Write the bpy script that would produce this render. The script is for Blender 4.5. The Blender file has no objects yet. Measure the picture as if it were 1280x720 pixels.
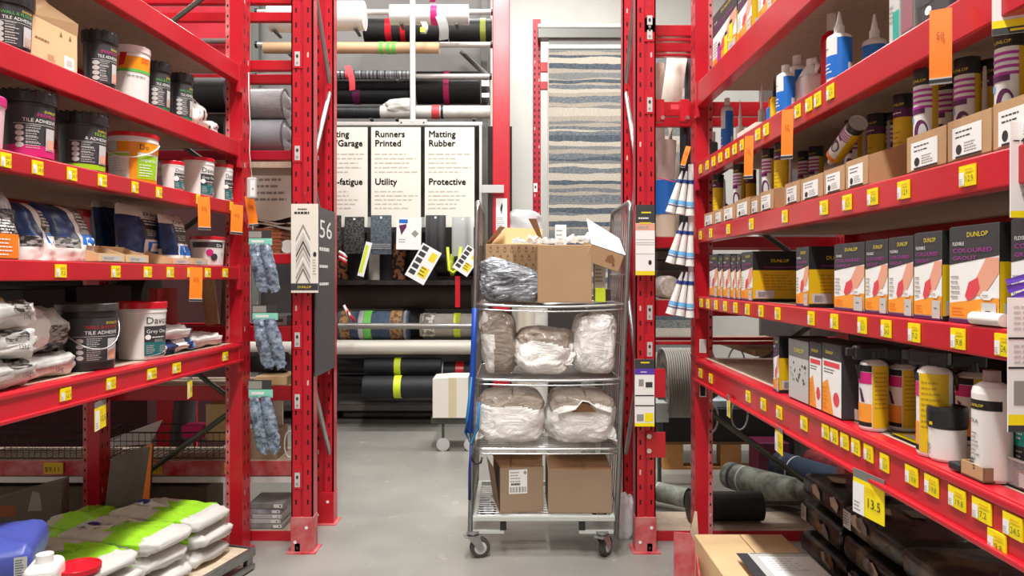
import bpy, bmesh, math, random
from mathutils import Vector, Matrix, noise
random.seed(7)
PI = math.pi
SC = bpy.context.scene
COL = SC.collection
F, CX, CY, CZ = 924.0, 640.0, 346.0, 1.33     # lens in pixels, principal point, eye height

def X(px, Y): return (px - CX) * Y / F
def Z(py, Y): return CZ - (py - CY) * Y / F

# ------------------------------------------------------------------ materials
MATS = {}
def lin(c):
    c = c / 255.0
    return c / 12.92 if c <= 0.04045 else ((c + 0.055) / 1.055) ** 2.4

def mat(name, rgb=None, rough=0.5, metal=0.0, vary=0.0, vscale=8.0, bump=0.0, bscale=60.0,
        alpha=1.0, coat=0.0, rgb2=None, stretch=(1, 1, 1), detail=3.0, spec=0.5, sharp=False):
    if name in MATS: return MATS[name]
    m = bpy.data.materials.new(name); m.use_nodes = True
    nt = m.node_tree; b = nt.nodes['Principled BSDF']
    col = (lin(rgb[0]), lin(rgb[1]), lin(rgb[2]), 1)
    b.inputs['Base Color'].default_value = col
    b.inputs['Roughness'].default_value = rough
    b.inputs['Metallic'].default_value = metal
    b.inputs['Specular IOR Level'].default_value = spec
    if coat: b.inputs['Coat Weight'].default_value = coat; b.inputs['Coat Roughness'].default_value = 0.15
    if alpha < 1: b.inputs['Alpha'].default_value = alpha
    tc = mp = None
    if vary or bump or rgb2:
        tc = nt.nodes.new('ShaderNodeTexCoord'); mp = nt.nodes.new('ShaderNodeMapping')
        mp.inputs['Scale'].default_value = stretch
        nt.links.new(tc.outputs['Object'], mp.inputs['Vector'])
    if vary or rgb2:
        n = nt.nodes.new('ShaderNodeTexNoise'); n.inputs['Scale'].default_value = vscale
        n.inputs['Detail'].default_value = detail; n.inputs['Roughness'].default_value = 0.6
        nt.links.new(mp.outputs[0], n.inputs['Vector'])
        r = nt.nodes.new('ShaderNodeValToRGB')
        a, c = (0.47, 0.53) if sharp else (0.35, 0.65)
        r.color_ramp.elements[0].position = a; r.color_ramp.elements[1].position = c
        if rgb2:
            c2 = (lin(rgb2[0]), lin(rgb2[1]), lin(rgb2[2]), 1)
            r.color_ramp.elements[0].color = c2; r.color_ramp.elements[1].color = col
        else:
            r.color_ramp.elements[0].color = tuple(x * (1 - vary) for x in col[:3]) + (1,)
            r.color_ramp.elements[1].color = tuple(min(1, x * (1 + vary * 0.5)) for x in col[:3]) + (1,)
        nt.links.new(n.outputs['Fac'], r.inputs['Fac']); nt.links.new(r.outputs['Color'], b.inputs['Base Color'])
    if bump:
        n = nt.nodes.new('ShaderNodeTexNoise'); n.inputs['Scale'].default_value = bscale
        n.inputs['Detail'].default_value = 4
        nt.links.new(mp.outputs[0], n.inputs['Vector'])
        bp = nt.nodes.new('ShaderNodeBump'); bp.inputs['Strength'].default_value = bump
        bp.inputs['Distance'].default_value = 0.01
        nt.links.new(n.outputs['Fac'], bp.inputs['Height']); nt.links.new(bp.outputs[0], b.inputs['Normal'])
    MATS[name] = m
    return m

RED = mat('red_paint', (196, 26, 42), 0.30, vary=0.12, vscale=2.5, coat=0.15)
REDS = mat('red_scuffed', (190, 34, 46), 0.45, rgb2=(206, 130, 130), vscale=9, detail=6)
REDP = mat('red_pale_sheet', (214, 62, 78), 0.35, vary=0.15, vscale=5)
REDC = mat('crimson_paint', (176, 16, 44), 0.35, vary=0.1, vscale=4)
SLOT = mat('slot_dark', (22, 8, 10), 0.9)
SLOTL = mat('slot_light', (214, 190, 182), 0.8)  # pale slots paint the light showing through some holes
ZINC = mat('zinc', (176, 176, 176), 0.38, 0.75, vary=0.15, vscale=14)
STEEL = mat('galvanised_steel', (150, 152, 152), 0.35, 0.85, vary=0.12, vscale=20)
GREYP = mat('grey_paint', (120, 120, 116), 0.5, vary=0.1)
DKSTEEL = mat('dark_steel', (88, 90, 84), 0.45, 0.6, vary=0.2, vscale=12)
CHROME = mat('chrome', (206, 206, 206), 0.22, 0.9)
WIRE = mat('wire_chrome', (190, 190, 190), 0.3, 0.8)
BLACKWIRE = mat('dark_wire', (52, 48, 46), 0.5, 0.4)
BOARD = mat('particle_board', (184, 164, 144), 0.75, vary=0.12, vscale=40, bump=0.1)
WHITE = mat('white_plastic', (232, 230, 226), 0.35)
CREAM = mat('cream_card', (232, 228, 216), 0.6)
PAPER = mat('paper_white', (240, 240, 238), 0.55)
BLACK = mat('black_plastic', (34, 35, 37), 0.32)
BLACKM = mat('black_matt', (20, 20, 21), 0.75)
CHAR = mat('charcoal', (58, 58, 62), 0.5)
YEL = mat('ticket_yellow', (250, 228, 10), 0.4)
YELD = mat('deep_yellow', (226, 186, 14), 0.45)
YELB = mat('brand_yellow', (236, 214, 40), 0.45)
ORG = mat('orange_card', (246, 128, 20), 0.5)
ORGL = mat('soft_orange', (244, 158, 52), 0.5)
ORGB = mat('bucket_orange', (240, 150, 20), 0.35)
GREENL = mat('lime', (160, 214, 30), 0.4)
GREEN = mat('leaf_green', (92, 184, 84), 0.45)
GREEND = mat('bottle_green', (30, 120, 80), 0.45)
TEAL = mat('teal', (34, 110, 112), 0.45)
TEALB = mat('bright_teal', (36, 166, 150), 0.45)
MAG = mat('magenta', (206, 32, 120), 0.45)
PINK = mat('hot_pink', (236, 40, 130), 0.45)
PURP = mat('purple', (176, 58, 156), 0.45)
PURD = mat('plum', (92, 30, 82), 0.45)
PURB = mat('violet_ribbon', (92, 62, 176), 0.4)
BLUE = mat('blue', (28, 110, 200), 0.4)
BLUED = mat('navy', (26, 52, 124), 0.4)
BLUEL = mat('sky_blue', (110, 178, 226), 0.45)
BLUEI = mat('indigo_pack', (70, 82, 164), 0.35, vary=0.06)
REDB = mat('lid_red', (206, 18, 40), 0.3)
REDL = mat('fleshy_red', (224, 74, 84), 0.5)
FLESH = mat('skin_print', (232, 166, 140), 0.5)
GREYT = mat('grey_text', (150, 146, 140), 0.6)
LGREY = mat('light_grey_print', (196, 196, 194), 0.55)
TEXT = mat('text_dark', (44, 44, 46), 0.5)
CARD = mat('cardboard', (190, 150, 108), 0.8, vary=0.08, vscale=6, bump=0.06, bscale=90)
CARDD = mat('cardboard_brown', (150, 122, 96), 0.8, vary=0.08, vscale=5, bump=0.06, bscale=90)
CARDL = mat('cardboard_light', (222, 188, 142), 0.8, vary=0.07, vscale=5)
CARDE = mat('cardboard_inside', (128, 92, 62), 0.85)
CARDP = mat('cardboard_print', (140, 98, 66), 0.8)
WOODL = mat('pale_wood', (214, 196, 170), 0.7, vary=0.15, vscale=5, stretch=(1, 8, 1))
PLY = mat('pallet_timber', (196, 142, 82), 0.75, vary=0.2, vscale=6)
RUBBER = mat('rubber', (70, 68, 66), 0.7)
LIME = mat('lime_tape', (214, 234, 50), 0.4)
GREENT = mat('green_tape', (118, 210, 90), 0.4)
MINT = mat('mint_card', (140, 220, 196), 0.45)

# ------------------------------------------------------------------ mesh building
_TXT = {}
def text_geo(s):
    if s in _TXT: return _TXT[s]
    cu = bpy.data.curves.new('t', 'FONT'); cu.body = s; cu.size = 1.0; cu.resolution_u = 2
    cu.fill_mode = 'FRONT'
    o = bpy.data.objects.new('t', cu); COL.objects.link(o)
    dg = bpy.context.evaluated_depsgraph_get(); ev = o.evaluated_get(dg); me = ev.to_mesh()
    vs = [(v.co.x, v.co.y) for v in me.vertices]; fs = [tuple(p.vertices) for p in me.polygons]
    ev.to_mesh_clear(); bpy.data.objects.remove(o); bpy.data.curves.remove(cu)
    w = max([v[0] for v in vs] or [1]); 
    _TXT[s] = (vs, fs, w)
    return _TXT[s]

class MB:
    def __init__(self):
        self.v = []; self.f = []; self.m = []; self.s = []; self.mats = []
    def mi(self, m):
        if m not in self.mats: self.mats.append(m)
        return self.mats.index(m)
    def add(self, vs, fs, m, smooth=False, M=None):
        b = len(self.v); k = self.mi(m)
        for v in vs:
            v = Vector(v)
            self.v.append(M @ v if M else v)
        for f in fs:
            self.f.append(tuple(b + i for i in f)); self.m.append(k); self.s.append(smooth)
        return self
    def box(self, x0, x1, y0, y1, z0, z1, m, M=None):
        vs = [(x, y, z) for z in (z0, z1) for y in (y0, y1) for x in (x0, x1)]
        return self.add(vs, [(0, 2, 3, 1), (4, 5, 7, 6), (0, 1, 5, 4), (2, 6, 7, 3), (0, 4, 6, 2), (1, 3, 7, 5)], m, M=M)
    def bbox(self, x0, x1, y0, y1, z0, z1, m, r=0.003, seg=2, M=None):
        bm = bmesh.new(); bmesh.ops.create_cube(bm, size=1)
        for v in bm.verts:
            v.co = Vector(((x0 + x1) / 2 + v.co.x * (x1 - x0), (y0 + y1) / 2 + v.co.y * (y1 - y0), (z0 + z1) / 2 + v.co.z * (z1 - z0)))
        bmesh.ops.bevel(bm, geom=list(bm.edges), offset=r, segments=seg, affect='EDGES', profile=0.5)
        bm.verts.index_update()
        self.add([v.co.copy() for v in bm.verts], [tuple(v.index for v in f.verts) for f in bm.faces], m, M=M); bm.free()
        return self
    def tube(self, p0, p1, r, m, n=10, r1=None, cap=True, M=None):
        p0 = Vector(p0); p1 = Vector(p1); d = (p1 - p0)
        if d.length < 1e-7: return self
        q = d.to_track_quat('Z', 'Y'); r1 = r if r1 is None else r1
        vs = []
        for p, rr in ((p0, r), (p1, r1)):
            for i in range(n):
                a = 2 * PI * i / n; vs.append(p + q @ Vector((rr * math.cos(a), rr * math.sin(a), 0)))
        self.add(vs, [(i, (i + 1) % n, n + (i + 1) % n, n + i) for i in range(n)], m, True, M)
        if cap:
            self.add(vs[:n], [tuple(reversed(range(n)))], m, False, M); self.add(vs[n:], [tuple(range(n))], m, False, M)
        return self
    def path(self, pts, r, m, n=6, M=None):
        pts = [Vector(p) for p in pts]; vs = []; fs = []
        for i, p in enumerate(pts):
            a = pts[max(0, i - 1)]; b = pts[min(len(pts) - 1, i + 1)]
            q = (b - a).to_track_quat('Z', 'Y')
            for k in range(n):
                t = 2 * PI * k / n; vs.append(p + q @ Vector((r * math.cos(t), r * math.sin(t), 0)))
        for i in range(len(pts) - 1):
            for k in range(n):
                fs.append((i * n + k, i * n + (k + 1) % n, (i + 1) * n + (k + 1) % n, (i + 1) * n + k))
        fs.append(tuple(reversed(range(n)))); fs.append(tuple((len(pts) - 1) * n + k for k in range(n)))
        return self.add(vs, fs, m, True, M)
    def lathe(self, prof, m, n=28, c=(0, 0), M=None, smooth=True, lim=None):
        """prof: list of (r, z) bottom to top; m a material or a list (one per ring)"""
        for j in range(len(prof) - 1):
            (r0, z0), (r1, z1) = prof[j], prof[j + 1]
            mm = m[j] if isinstance(m, (list, tuple)) else m
            vs = []
            for r, z in ((r0, z0), (r1, z1)):
                for i in range(n):
                    a = 2 * PI * i / n; vs.append((c[0] + r * math.cos(a), c[1] + r * math.sin(a), z))
            self.add(vs, [(i, (i + 1) % n, n + (i + 1) % n, n + i) for i in range(n)], mm, smooth, M)
        mb = m[0] if isinstance(m, (list, tuple)) else m; mt = m[-1] if isinstance(m, (list, tuple)) else m
        for (r, z), mm, rev in ((prof[0], mb, True), (prof[-1], mt, False)):
            if r > 1e-5:
                vs = [(c[0] + r * math.cos(2 * PI * i / n), c[1] + r * math.sin(2 * PI * i / n), z) for i in range(n)]
                self.add(vs, [tuple(reversed(range(n))) if rev else tuple(range(n))], mm, False, M)
        return self
    def prism(self, poly, z0, z1, m, M=None):
        n = len(poly)
        vs = [(p[0], p[1], z0) for p in poly] + [(p[0], p[1], z1) for p in poly]
        return self.add(vs, [(i, (i + 1) % n, n + (i + 1) % n, n + i) for i in range(n)] + [tuple(reversed(range(n))), tuple(range(n, 2 * n))], m, M=M)
    def grid(self, fn, nu, nv, m, wrapu=False, smooth=True, M=None):
        """fn(u,v) -> point; m material or fn(u,v)->material"""
        cu = nu if wrapu else nu + 1
        vs = [fn(i / nu, j / nv) for j in range(nv + 1) for i in range(cu)]
        b = len(self.v)
        for v in vs: self.v.append(M @ Vector(v) if M else Vector(v))
        for j in range(nv):
            for i in range(nu):
                i2 = (i + 1) % cu
                mm = m((i + .5) / nu, (j + .5) / nv) if callable(m) else m
                self.f.append((b + j * cu + i, b + j * cu + i2, b + (j + 1) * cu + i2, b + (j + 1) * cu + i))
                self.m.append(self.mi(mm)); self.s.append(smooth)
        return self
    # decals: mp(u, v, off) -> point
    def rect(self, mp, u0, v0, u1, v1, m, off=0.0006, n=1):
        vs = []; fs = []
        for i in range(n + 1):
            u = u0 + (u1 - u0) * i / n
            vs += [mp(u, v0, off), mp(u, v1, off)]
        for i in range(n): fs.append((2 * i, 2 * i + 2, 2 * i + 3, 2 * i + 1))
        return self.add(vs, fs, m, n > 1)
    def poly(self, mp, pts, m, off=0.0009):
        return self.add([mp(u, v, off) for u, v in pts], [tuple(range(len(pts)))], m)
    def disc(self, mp, u, v, ru, rv, m, off=0.0012, n=16):
        vs = [mp(u, v, off)]; fs = []
        for k in (1, 2, 3):
            for i in range(n): vs.append(mp(u + ru * k / 3 * math.cos(2 * PI * i / n), v + rv * k / 3 * math.sin(2 * PI * i / n), off))
        for i in range(n):
            j = (i + 1) % n; fs.append((0, 1 + i, 1 + j))
            for k in (0, 1): fs.append((1 + k * n + i, 1 + (k + 1) * n + i, 1 + (k + 1) * n + j, 1 + k * n + j))
        return self.add(vs, fs, m)
    def text(self, mp, s, u, v, size, m, off=0.0015, width=None, anchor='l', maxw=None):
        vs, fs, w = text_geo(s); sx = size
        if width: sx = width / w
        if maxw and w * sx > maxw: sx = maxw / w
        u0 = u - (w * sx / 2 if anchor == 'c' else (w * sx if anchor == 'r' else 0))
        return self.add([mp(u0 + x * sx, v + y * size, off) for x, y in vs], fs, m)
    def lines(self, mp, u0, v1, u1, v0, k, m, rnd=None, th=0.35, off=0.0012):
        rnd = rnd or random.Random(3); dv = (v1 - v0) / k
        for i in range(k):
            y = v1 - (i + .5) * dv; u = u0; end = u0 + (u1 - u0) * (0.6 + 0.4 * rnd.random())
            while u < end:
                w = (u1 - u0) * (0.06 + 0.12 * rnd.random()); e = min(end, u + w)
                self.rect(mp, u, y - dv * th / 2, e, y + dv * th / 2, m, off); u = e + (u1 - u0) * 0.03
        return self
    def build(self, name, parent=None, loc=None, rot=None, label=None):
        me = bpy.data.meshes.new(name); me.from_pydata([tuple(v) for v in self.v], [], self.f)
        for m in self.mats: me.materials.append(m)
        me.polygons.foreach_set('material_index', self.m); me.polygons.foreach_set('use_smooth', self.s)
        me.update()
        o = bpy.data.objects.new(name, me); COL.objects.link(o)
        if parent: o.parent = parent
        if loc is not None: o.location = loc
        if rot is not None: o.rotation_euler = rot if hasattr(rot, '__len__') else (0, 0, rot)
        if label: o['label'] = label
        return o

def thing(name, label, cat, loc=(0, 0, 0), rotz=0.0, group=None, rot=None):
    o = bpy.data.objects.new(name, None); COL.objects.link(o)
    o.empty_display_size = 0.05
    o.location = loc; o.rotation_euler = rot if rot else (0, 0, rotz)
    return tag(o, label, cat, group)
def tag(o, label, cat, group=None):
    o['label'] = label; o['category'] = cat
    if group: o['group'] = group
    return o
def struct(o):
    o['kind'] = 'structure'; return o
def relabel(o, label): o['label'] = label; return o
def kids(o): return [c for c in COL.objects if c.parent == o]
def dup(o, loc, rot=None, label=None):
    c = o.copy(); COL.objects.link(c); c.location = loc
    if rot is not None: c.rotation_euler = rot
    if label: c['label'] = label
    def rec(a, b):
        for ch in list(a.children):
            d = ch.copy(); COL.objects.link(d); d.parent = b; rec(ch, d)
    rec(o, c)
    return c

# mappers
def fmap(y, x0=0.0, z0=0.0): return lambda u, v, o: (x0 + u, y - o, z0 + v)
def rmap(x, y0, z0=0.0): return lambda u, v, o: (x + o, y0 + u, z0 + v)       # +x face, u runs front to back
def lmap(x, y0, z0=0.0): return lambda u, v, o: (x - o, y0 - u, z0 + v)       # -x face, u runs back to front
def tmap(z, x0=0.0, y0=0.0): return lambda u, v, o: (x0 + u, y0 + v, z + o)   # top face
def cmap(rf, z0=0.0, a0=0.0):
    """cylinder: u is arc length / angle*r ; rf radius or fn(z)"""
    def f(u, v, o):
        r = (rf(v) if callable(rf) else rf); a = a0 + u / (rf(0) if callable(rf) else rf)
        return ((r + o) * math.sin(a), -(r + o) * math.cos(a), z0 + v)
    return f

# ------------------------------------------------------------------ rack frames
class Rack:
    def __init__(s, X0, Y0, ang): s.o = Vector((X0, Y0, 0)); s.a = ang; s.c = math.cos(ang); s.s = math.sin(ang)
    def w(s, x, t, z): return (s.o.x + s.c * x - s.s * t, s.o.y + s.s * x + s.c * t, z)
    def at(s, px, t):
        """local x and world Y of the point at depth t behind the face seen at image column px"""
        k = (px - CX) / F
        # world = o + x*(c,s) + t*(-s,c);  X = kY
        ox = s.o.x - s.s * t; oy = s.o.y + s.c * t
        x = (k * oy - ox) / (s.c - k * s.s)
        return x, oy + s.s * x
LR = Rack(-1.295, 3.55, math.atan2(924, 60))
RR = Rack(0.880, 3.55, -PI / 2 - 0.0043)
def span(R, px0, px1, t):
    a, ya = R.at(px0, t); b, yb = R.at(px1, t)
    return (a + b) / 2, abs(b - a), (ya + yb) / 2
def hgt(R, px, t, py, zbase):
    x, y = R.at(px, t); return Z(py, y) - zbase
# ------------------------------------------------------------------ camera, light, room
cam = bpy.data.cameras.new('camera'); co = bpy.data.objects.new('camera', cam); COL.objects.link(co)
cam.sensor_width = 36; cam.lens = F / 1280 * 36; cam.clip_start = 0.02
co.location = (0, 0, CZ); co.rotation_euler = (PI / 2, 0, 0)
cam.shift_y = (346 - 360) / 1280.0      # horizon sits at row 346
SC.camera = co
SC.view_settings.view_transform = 'Standard'; SC.view_settings.look = 'None'
SC.view_settings.gamma = 1; SC.view_settings.exposure = 0.0; SC.view_settings.use_curve_mapping = False
w = bpy.data.worlds.new('world'); SC.world = w; w.use_nodes = True
w.node_tree.nodes['Background'].inputs[0].default_value = (0.9, 0.95, 1, 1)
w.node_tree.nodes['Background'].inputs[1].default_value = 0.3
SC.cycles.use_denoising = True
SC.cycles.max_bounces = 8; SC.cycles.diffuse_bounces = 5; SC.cycles.transparent_max_bounces = 12
SC.cycles.sample_clamp_indirect = 6

FLOORM = mat('concrete_floor', (160, 158, 151), 0.36, rgb2=(138, 136, 130), vscale=1.1, detail=9, bump=0.05, bscale=30)
WALLM = mat('wall_paint', (214, 212, 206), 0.7, vary=0.05, vscale=2)
WALLD = mat('wall_dark', (96, 88, 84), 0.8)
CEILM = mat('ceiling_paint', (225, 225, 222), 0.8)
nt = FLOORM.node_tree; bs = nt.nodes['Principled BSDF']; src = bs.inputs['Base Color'].links[0].from_socket
tcn = nt.nodes.new('ShaderNodeTexCoord'); n1 = nt.nodes.new('ShaderNodeTexNoise'); n1.inputs['Scale'].default_value = 7; n1.inputs['Detail'].default_value = 10; n1.inputs['Roughness'].default_value = .75
nt.links.new(tcn.outputs['Object'], n1.inputs['Vector']); rp = nt.nodes.new('ShaderNodeValToRGB'); rp.color_ramp.elements[0].position = .60; rp.color_ramp.elements[1].position = .72
nt.links.new(n1.outputs['Fac'], rp.inputs['Fac']); mx = nt.nodes.new('ShaderNodeMixRGB'); mx.inputs[2].default_value = (.55, .535, .50, 1)
nt.links.new(rp.outputs['Color'], mx.inputs[0]); nt.links.new(src, mx.inputs[1]); n2 = nt.nodes.new('ShaderNodeTexNoise'); n2.inputs['Scale'].default_value = 2.3; n2.inputs['Detail'].default_value = 6
nt.links.new(tcn.outputs['Object'], n2.inputs['Vector']); r2 = nt.nodes.new('ShaderNodeValToRGB'); r2.color_ramp.elements[0].position = .55; r2.color_ramp.elements[1].position = .7; r2.color_ramp.elements[1].color = (.6, .6, .6, 1)
nt.links.new(n2.outputs['Fac'], r2.inputs['Fac']); m2 = nt.nodes.new('ShaderNodeMixRGB'); m2.inputs[2].default_value = (.27, .262, .245, 1)
nt.links.new(r2.outputs['Color'], m2.inputs[0]); nt.links.new(mx.outputs[0], m2.inputs[1]); nt.links.new(m2.outputs[0], bs.inputs['Base Color'])
def slab(name, b, m):
    o = MB().box(*b, m).build(name); return struct(o)
slab('floor', (-6, 6, -5, 9.2, -0.1, 0), FLOORM)
slab('wall_back', (-6, 6, 9.2, 9.3, 0, 5.6), WALLM)
slab('wall_left', (-6.1, -6, -5, 9.2, 0, 5.6), WALLM)
slab('wall_right', (6, 6.1, -5, 9.2, 0, 5.6), WALLM)
slab('wall_front', (-6, 6, -5.1, -5, 0, 5.6), WALLM)
slab('ceiling', (-6, 6, -5, 9.2, 5.6, 5.7), CEILM)
PART = mat('sheet_dark_red', (66, 26, 30), .7, vary=.2, vscale=2)
slab('shade_screen_left', (-6, -2.27, 4.6, 4.64, 0, 3.6), PART)  # added dark sheet, stands in for the deep shade behind the left rack
slab('wall_partition_left_side', (-2.30, -2.27, 4.64, 6.4, 0, 4.2), PART)
slab('shade_screen_right', (1.75, 6, 5.2, 5.24, 0, 3.4), mat('screen_grey', (96, 90, 88), .8))  # added sheet that keeps the gaps behind the right rack dark
# ceiling battens: real fixtures, area light just under each diffuser
FIX = mat('fixture_white', (230, 230, 230), 0.4)
DIFF = bpy.data.materials.new('tube_light'); DIFF.use_nodes = True
e = DIFF.node_tree.nodes['Principled BSDF']; e.inputs['Emission Color'].default_value = (1, .99, .965, 1); e.inputs['Emission Strength'].default_value = 6
n = 0
for (lx, ly, en) in ((-0.2, -2.2, 60), (-0.2, 0.2, 100), (-0.2, 2.4, 100), (0.0, 4.9, 82), (-3.2, 4.9, 55), (3.2, 4.9, 60), (0.1, 7.6, 62)):
    long_y = ly < 4
    sx, sy = (0.16, 1.5) if long_y else (1.5, 0.16)
    place = {-2.2: 'behind the camera', 0.2: 'over the aisle above the camera', 2.4: 'over the aisle between the racks', 4.9: 'over the cross aisle', 7.6: 'above the matting display'}[ly]
    side = ' at left' if lx < -1 else (' at right' if lx > 1 else '')
    t = thing('ceiling_light', 'white batten ceiling light ' + place + side, 'light', (lx, ly, 5.32))
    MB().bbox(-sx / 2, sx / 2, -sy / 2, sy / 2, 0, 0.06, FIX).build('housing', t)
    MB().box(-sx / 2 + .02, sx / 2 - .02, -sy / 2 + .02, sy / 2 - .02, -0.012, -0.001, DIFF).build('diffuser', t)
    for k in (-1, 1): MB().tube((k * sx * .35 * (not long_y), k * sy * .35 * long_y, .06), (k * sx * .35 * (not long_y), k * sy * .35 * long_y, .28), 0.006, ZINC, 6).build('suspension_rod', t)
    ld = bpy.data.lights.new('batten_lamp', 'AREA'); ld.shape = 'RECTANGLE'; ld.size = sx * 1.6; ld.size_y = sy; ld.energy = en * 1.72
    ld.color = (1.0, 0.99, 0.965)
    lo = bpy.data.objects.new('batten_lamp', ld); COL.objects.link(lo); lo.location = (lx, ly, 5.29)

# ------------------------------------------------------------------ rack parts
def slots(m, mp, u, z0, z1, step=0.072, w=0.008, h=0.024, k=0):
    z = z0 + 0.03; i = k
    while z < z1 - 0.03:
        m.rect(mp, u - w / 2, z, u + w / 2, z + h, SLOTL if (i * 7 % 11) == 3 else SLOT, 0.0008); z += step; i += 1

def ticket(parent, R, px, zc, w=None, h=0.036, t=-0.0, y=-0.004, wide=False, pxw=None):
    x, Y = R.at(px, 0)
    w = w or 0.05
    m = MB(); mp = fmap(y, x, zc)
    m.box(x - w / 2, x + w / 2, y, y + 0.003, zc - h / 2, zc + h / 2, YEL)
    a = -w / 2
    m.rect(mp, a + w * .04, -h * .44, a + w * .36, h * .18, PAPER, 0.001)
    m.lines(mp, a + w * .06, -h * .1, a + w * .32, -h * .4, 3, GREYT, off=0.0016)
    m.rect(mp, a + w * .42, h * .22, a + w * .9, h * .32, YELD, 0.0016)
    rr = random.Random(int(px * 13))
    m.text(mp, rr.choice(['19.8', '24.5', '12.9', '7.2', '33.7', '9.8']), a + w * .45, -h * .3, h * .42, TEXT, 0.0018, maxw=w * .48)
    return m.build('price_ticket', parent)

def make_rack(label, R, sg, L, D, levels, tickets):
    r = thing('shelving_rack', label, 'rack', (R.o.x, R.o.y, 0), R.a)
    H = 3.3
    def up(x0, t0, rear):
        a, b = sorted((x0, x0 + (-sg) * 0.09)); m = MB()
        f0, f1 = (t0, t0 + 0.012)
        # omega section: aisle flange, web facing along the rack, rear lips
        m.box(a, b, t0, t0 + 0.01, 0, H, RED); 
        m.box(a, a + 0.006, t0 + .01, t0 + 0.062, 0, H, RED); m.box(b - 0.006, b, t0 + .01, t0 + 0.062, 0, H, RED)
        m.box(a + 0.004, a + 0.016, t0 + 0.062, t0 + 0.085, 0, H, REDS); m.box(b - 0.016, b - 0.004, t0 + 0.062, t0 + 0.085, 0, H, REDS)
        xa = x0 + 0.016 * (-sg) * 0
        if sg < 0: mp = lmap(a + 0.004, t0, 0)
        else: mp = rmap(b - 0.004, t0, 0)
        # perforation on the face that looks at the camera end
        mp2 = (lambda u, v, o: (a + .0035 - o, u, v)) if sg < 0 else (lambda u, v, o: (b - .0035 + o, u, v))
        slots(m, mp2, t0 + 0.074, 0.05, H, 0.05, 0.007, 0.012)
        mp3 = fmap(t0, 0, 0)
        slots(m, mp3, a + 0.025, 0.1, H); slots(m, mp3, b - 0.025, 0.1, H, k=4)
        m.build('upright', r)
        mm = MB(); mm.box(a - .015, b + .015, t0 - .02, t0 + .11, 0, 0.006, REDS); mm.build('base_plate', r)
    for x0 in (0, sg * L + sg * 0.09):
        up(x0, 0, False); up(x0, D - 0.085, True)
    # braces of the two end frames (zig zag between front and rear upright)
    for x0 in (-sg * 0.045, sg * L + sg * 0.045):
        zz = 0.18; k = 0
        while zz < 3.0:
            a, b = (0.04, D - 0.04) if k % 2 else (D - 0.04, 0.04)
            MB().tube((x0, a, zz), (x0, b, zz + 0.52), 0.013, DKSTEEL, 8).build('brace', r); zz += 0.53; k += 1
    beams = []
    for i, (zt, zb, kind) in enumerate(levels):
        a, b = sorted((0, sg * L)); m = MB()
        m.bbox(a, b, 0.0, 0.045, zb, zt, RED, 0.004)
        if kind == 'lip':
            m.bbox(a, b, -0.012, 0.02, zb, zb + 0.012, RED, 0.003)
            m.bbox(a, b, -0.006, 0.06, zt - 0.02, zt - 0.004, RED, 0.004)
        if kind == 'step': m.bbox(a, b, 0.01, 0.06, zt - 0.012, zt - 0.001, RED, 0.002)
        for e in (a, b):
            s_ = 1 if e == 0 and sg < 0 or e != 0 and sg > 0 else -1
            e0, e1 = sorted((e, e - s_ * 0.04)); m.bbox(e0, e1, -0.004, 0.012, zb - 0.05, zt + 0.01, RED, 0.002)
        bo = m.build('beam', r); beams.append(bo)
        MB().bbox(a, b, D - 0.045, D, zb, zt, RED, 0.004).build('beam', r)
        MB().box(a, b, 0.047, D - 0.047, zt - 0.026, zt - 0.0015, BOARD).build('shelf_board', r)
        for tk in tickets.get(i, ()):
            if isinstance(tk, tuple): px, fy, ww = tk
            else: px, fy, ww = tk, 0.5, 0.05
            ticket(bo, R, px, zb + (zt - zb) * fy, ww, min(0.04, (zt - zb) * .75), y=-0.004)
    return r, beams

LL = [(2.340, 2.258, ''), (1.975, 1.900, ''), (1.680, 1.622, ''), (1.378, 1.318, 'step'), (1.012, 0.925, 'lip')]
LT = {2: [(6, .5, .04), (46, .45, .045), (89, .5, .045), (127, .5, .045), (168, .5, .04), (198, .5, .04), (247, .6, .03), (289, .6, .03)],
      3: [(75, .5, .05), (144, .5, .05), (184, .5, .05), (212, .5, .05), (236, .5, .03), (259, .5, .05), (281, .5, .05)],
      4: [(81, .5, .05), (138, .5, .05), (189, .5, .06), (220, .5, .06), (281, .5, .05)]}
LZ = [a + .0015 for a, b, c in LL]
RL_ = [(2.250, 2.137, ''), (1.872, 1.791, ''), (1.557, 1.489, ''), (1.238, 1.181, 'step'), (0.942, 0.832, 'lip')]
RT = {1: [(876, .5, .04), (884.5, .5, .04), (892.5, .5, .05), (901, .5, .05), (910, .5, .05), (919, .5, .05), (928, .5, .04), (948, .55, .05), (958.5, .55, .05), (998, .55, .045), (1012, .55, .045), (1023, .55, .045), (1039, .55, .045)],
      2: [(876, .5, .04), (889, .5, .04), (911, .5, .04), (940, .5, .045), (982, .5, .045), (1031, .5, .05), (1060, .5, .05), (1092, .5, .05), (1131, .5, .05), (1211, .5, .05)],
      3: [(877, .5, .045), (885.5, .5, .045), (895.5, .5, .045), (907, .5, .045), (920, .5, .045), (935, .5, .045), (952, .5, .045), (973, .5, .045), (1015, .5, .045), (1044, .5, .045), (1079, .5, .045), (1109, .5, .045), (1144, .5, .045), (1199, .5, .045), (1256, .5, .045)],
      4: [(876, .45, .05), (889, .45, .05), (936, .5, .05), (955, .5, .05), (975, .5, .05), (1006, .55, .05), (1033, .62, .045), (1044, .62, .045), (1057, .62, .045), (1071, .62, .045), (1087, .62, .045), (1107, .58, .04), (1141, .6, .05), (1166, .6, .05), (1198, .6, .055), (1229, .6, .055), (1268, .6, .05), (1248, .2, .05)]}
RZ = [a + .0015 for a, b, c in RL_]
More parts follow.
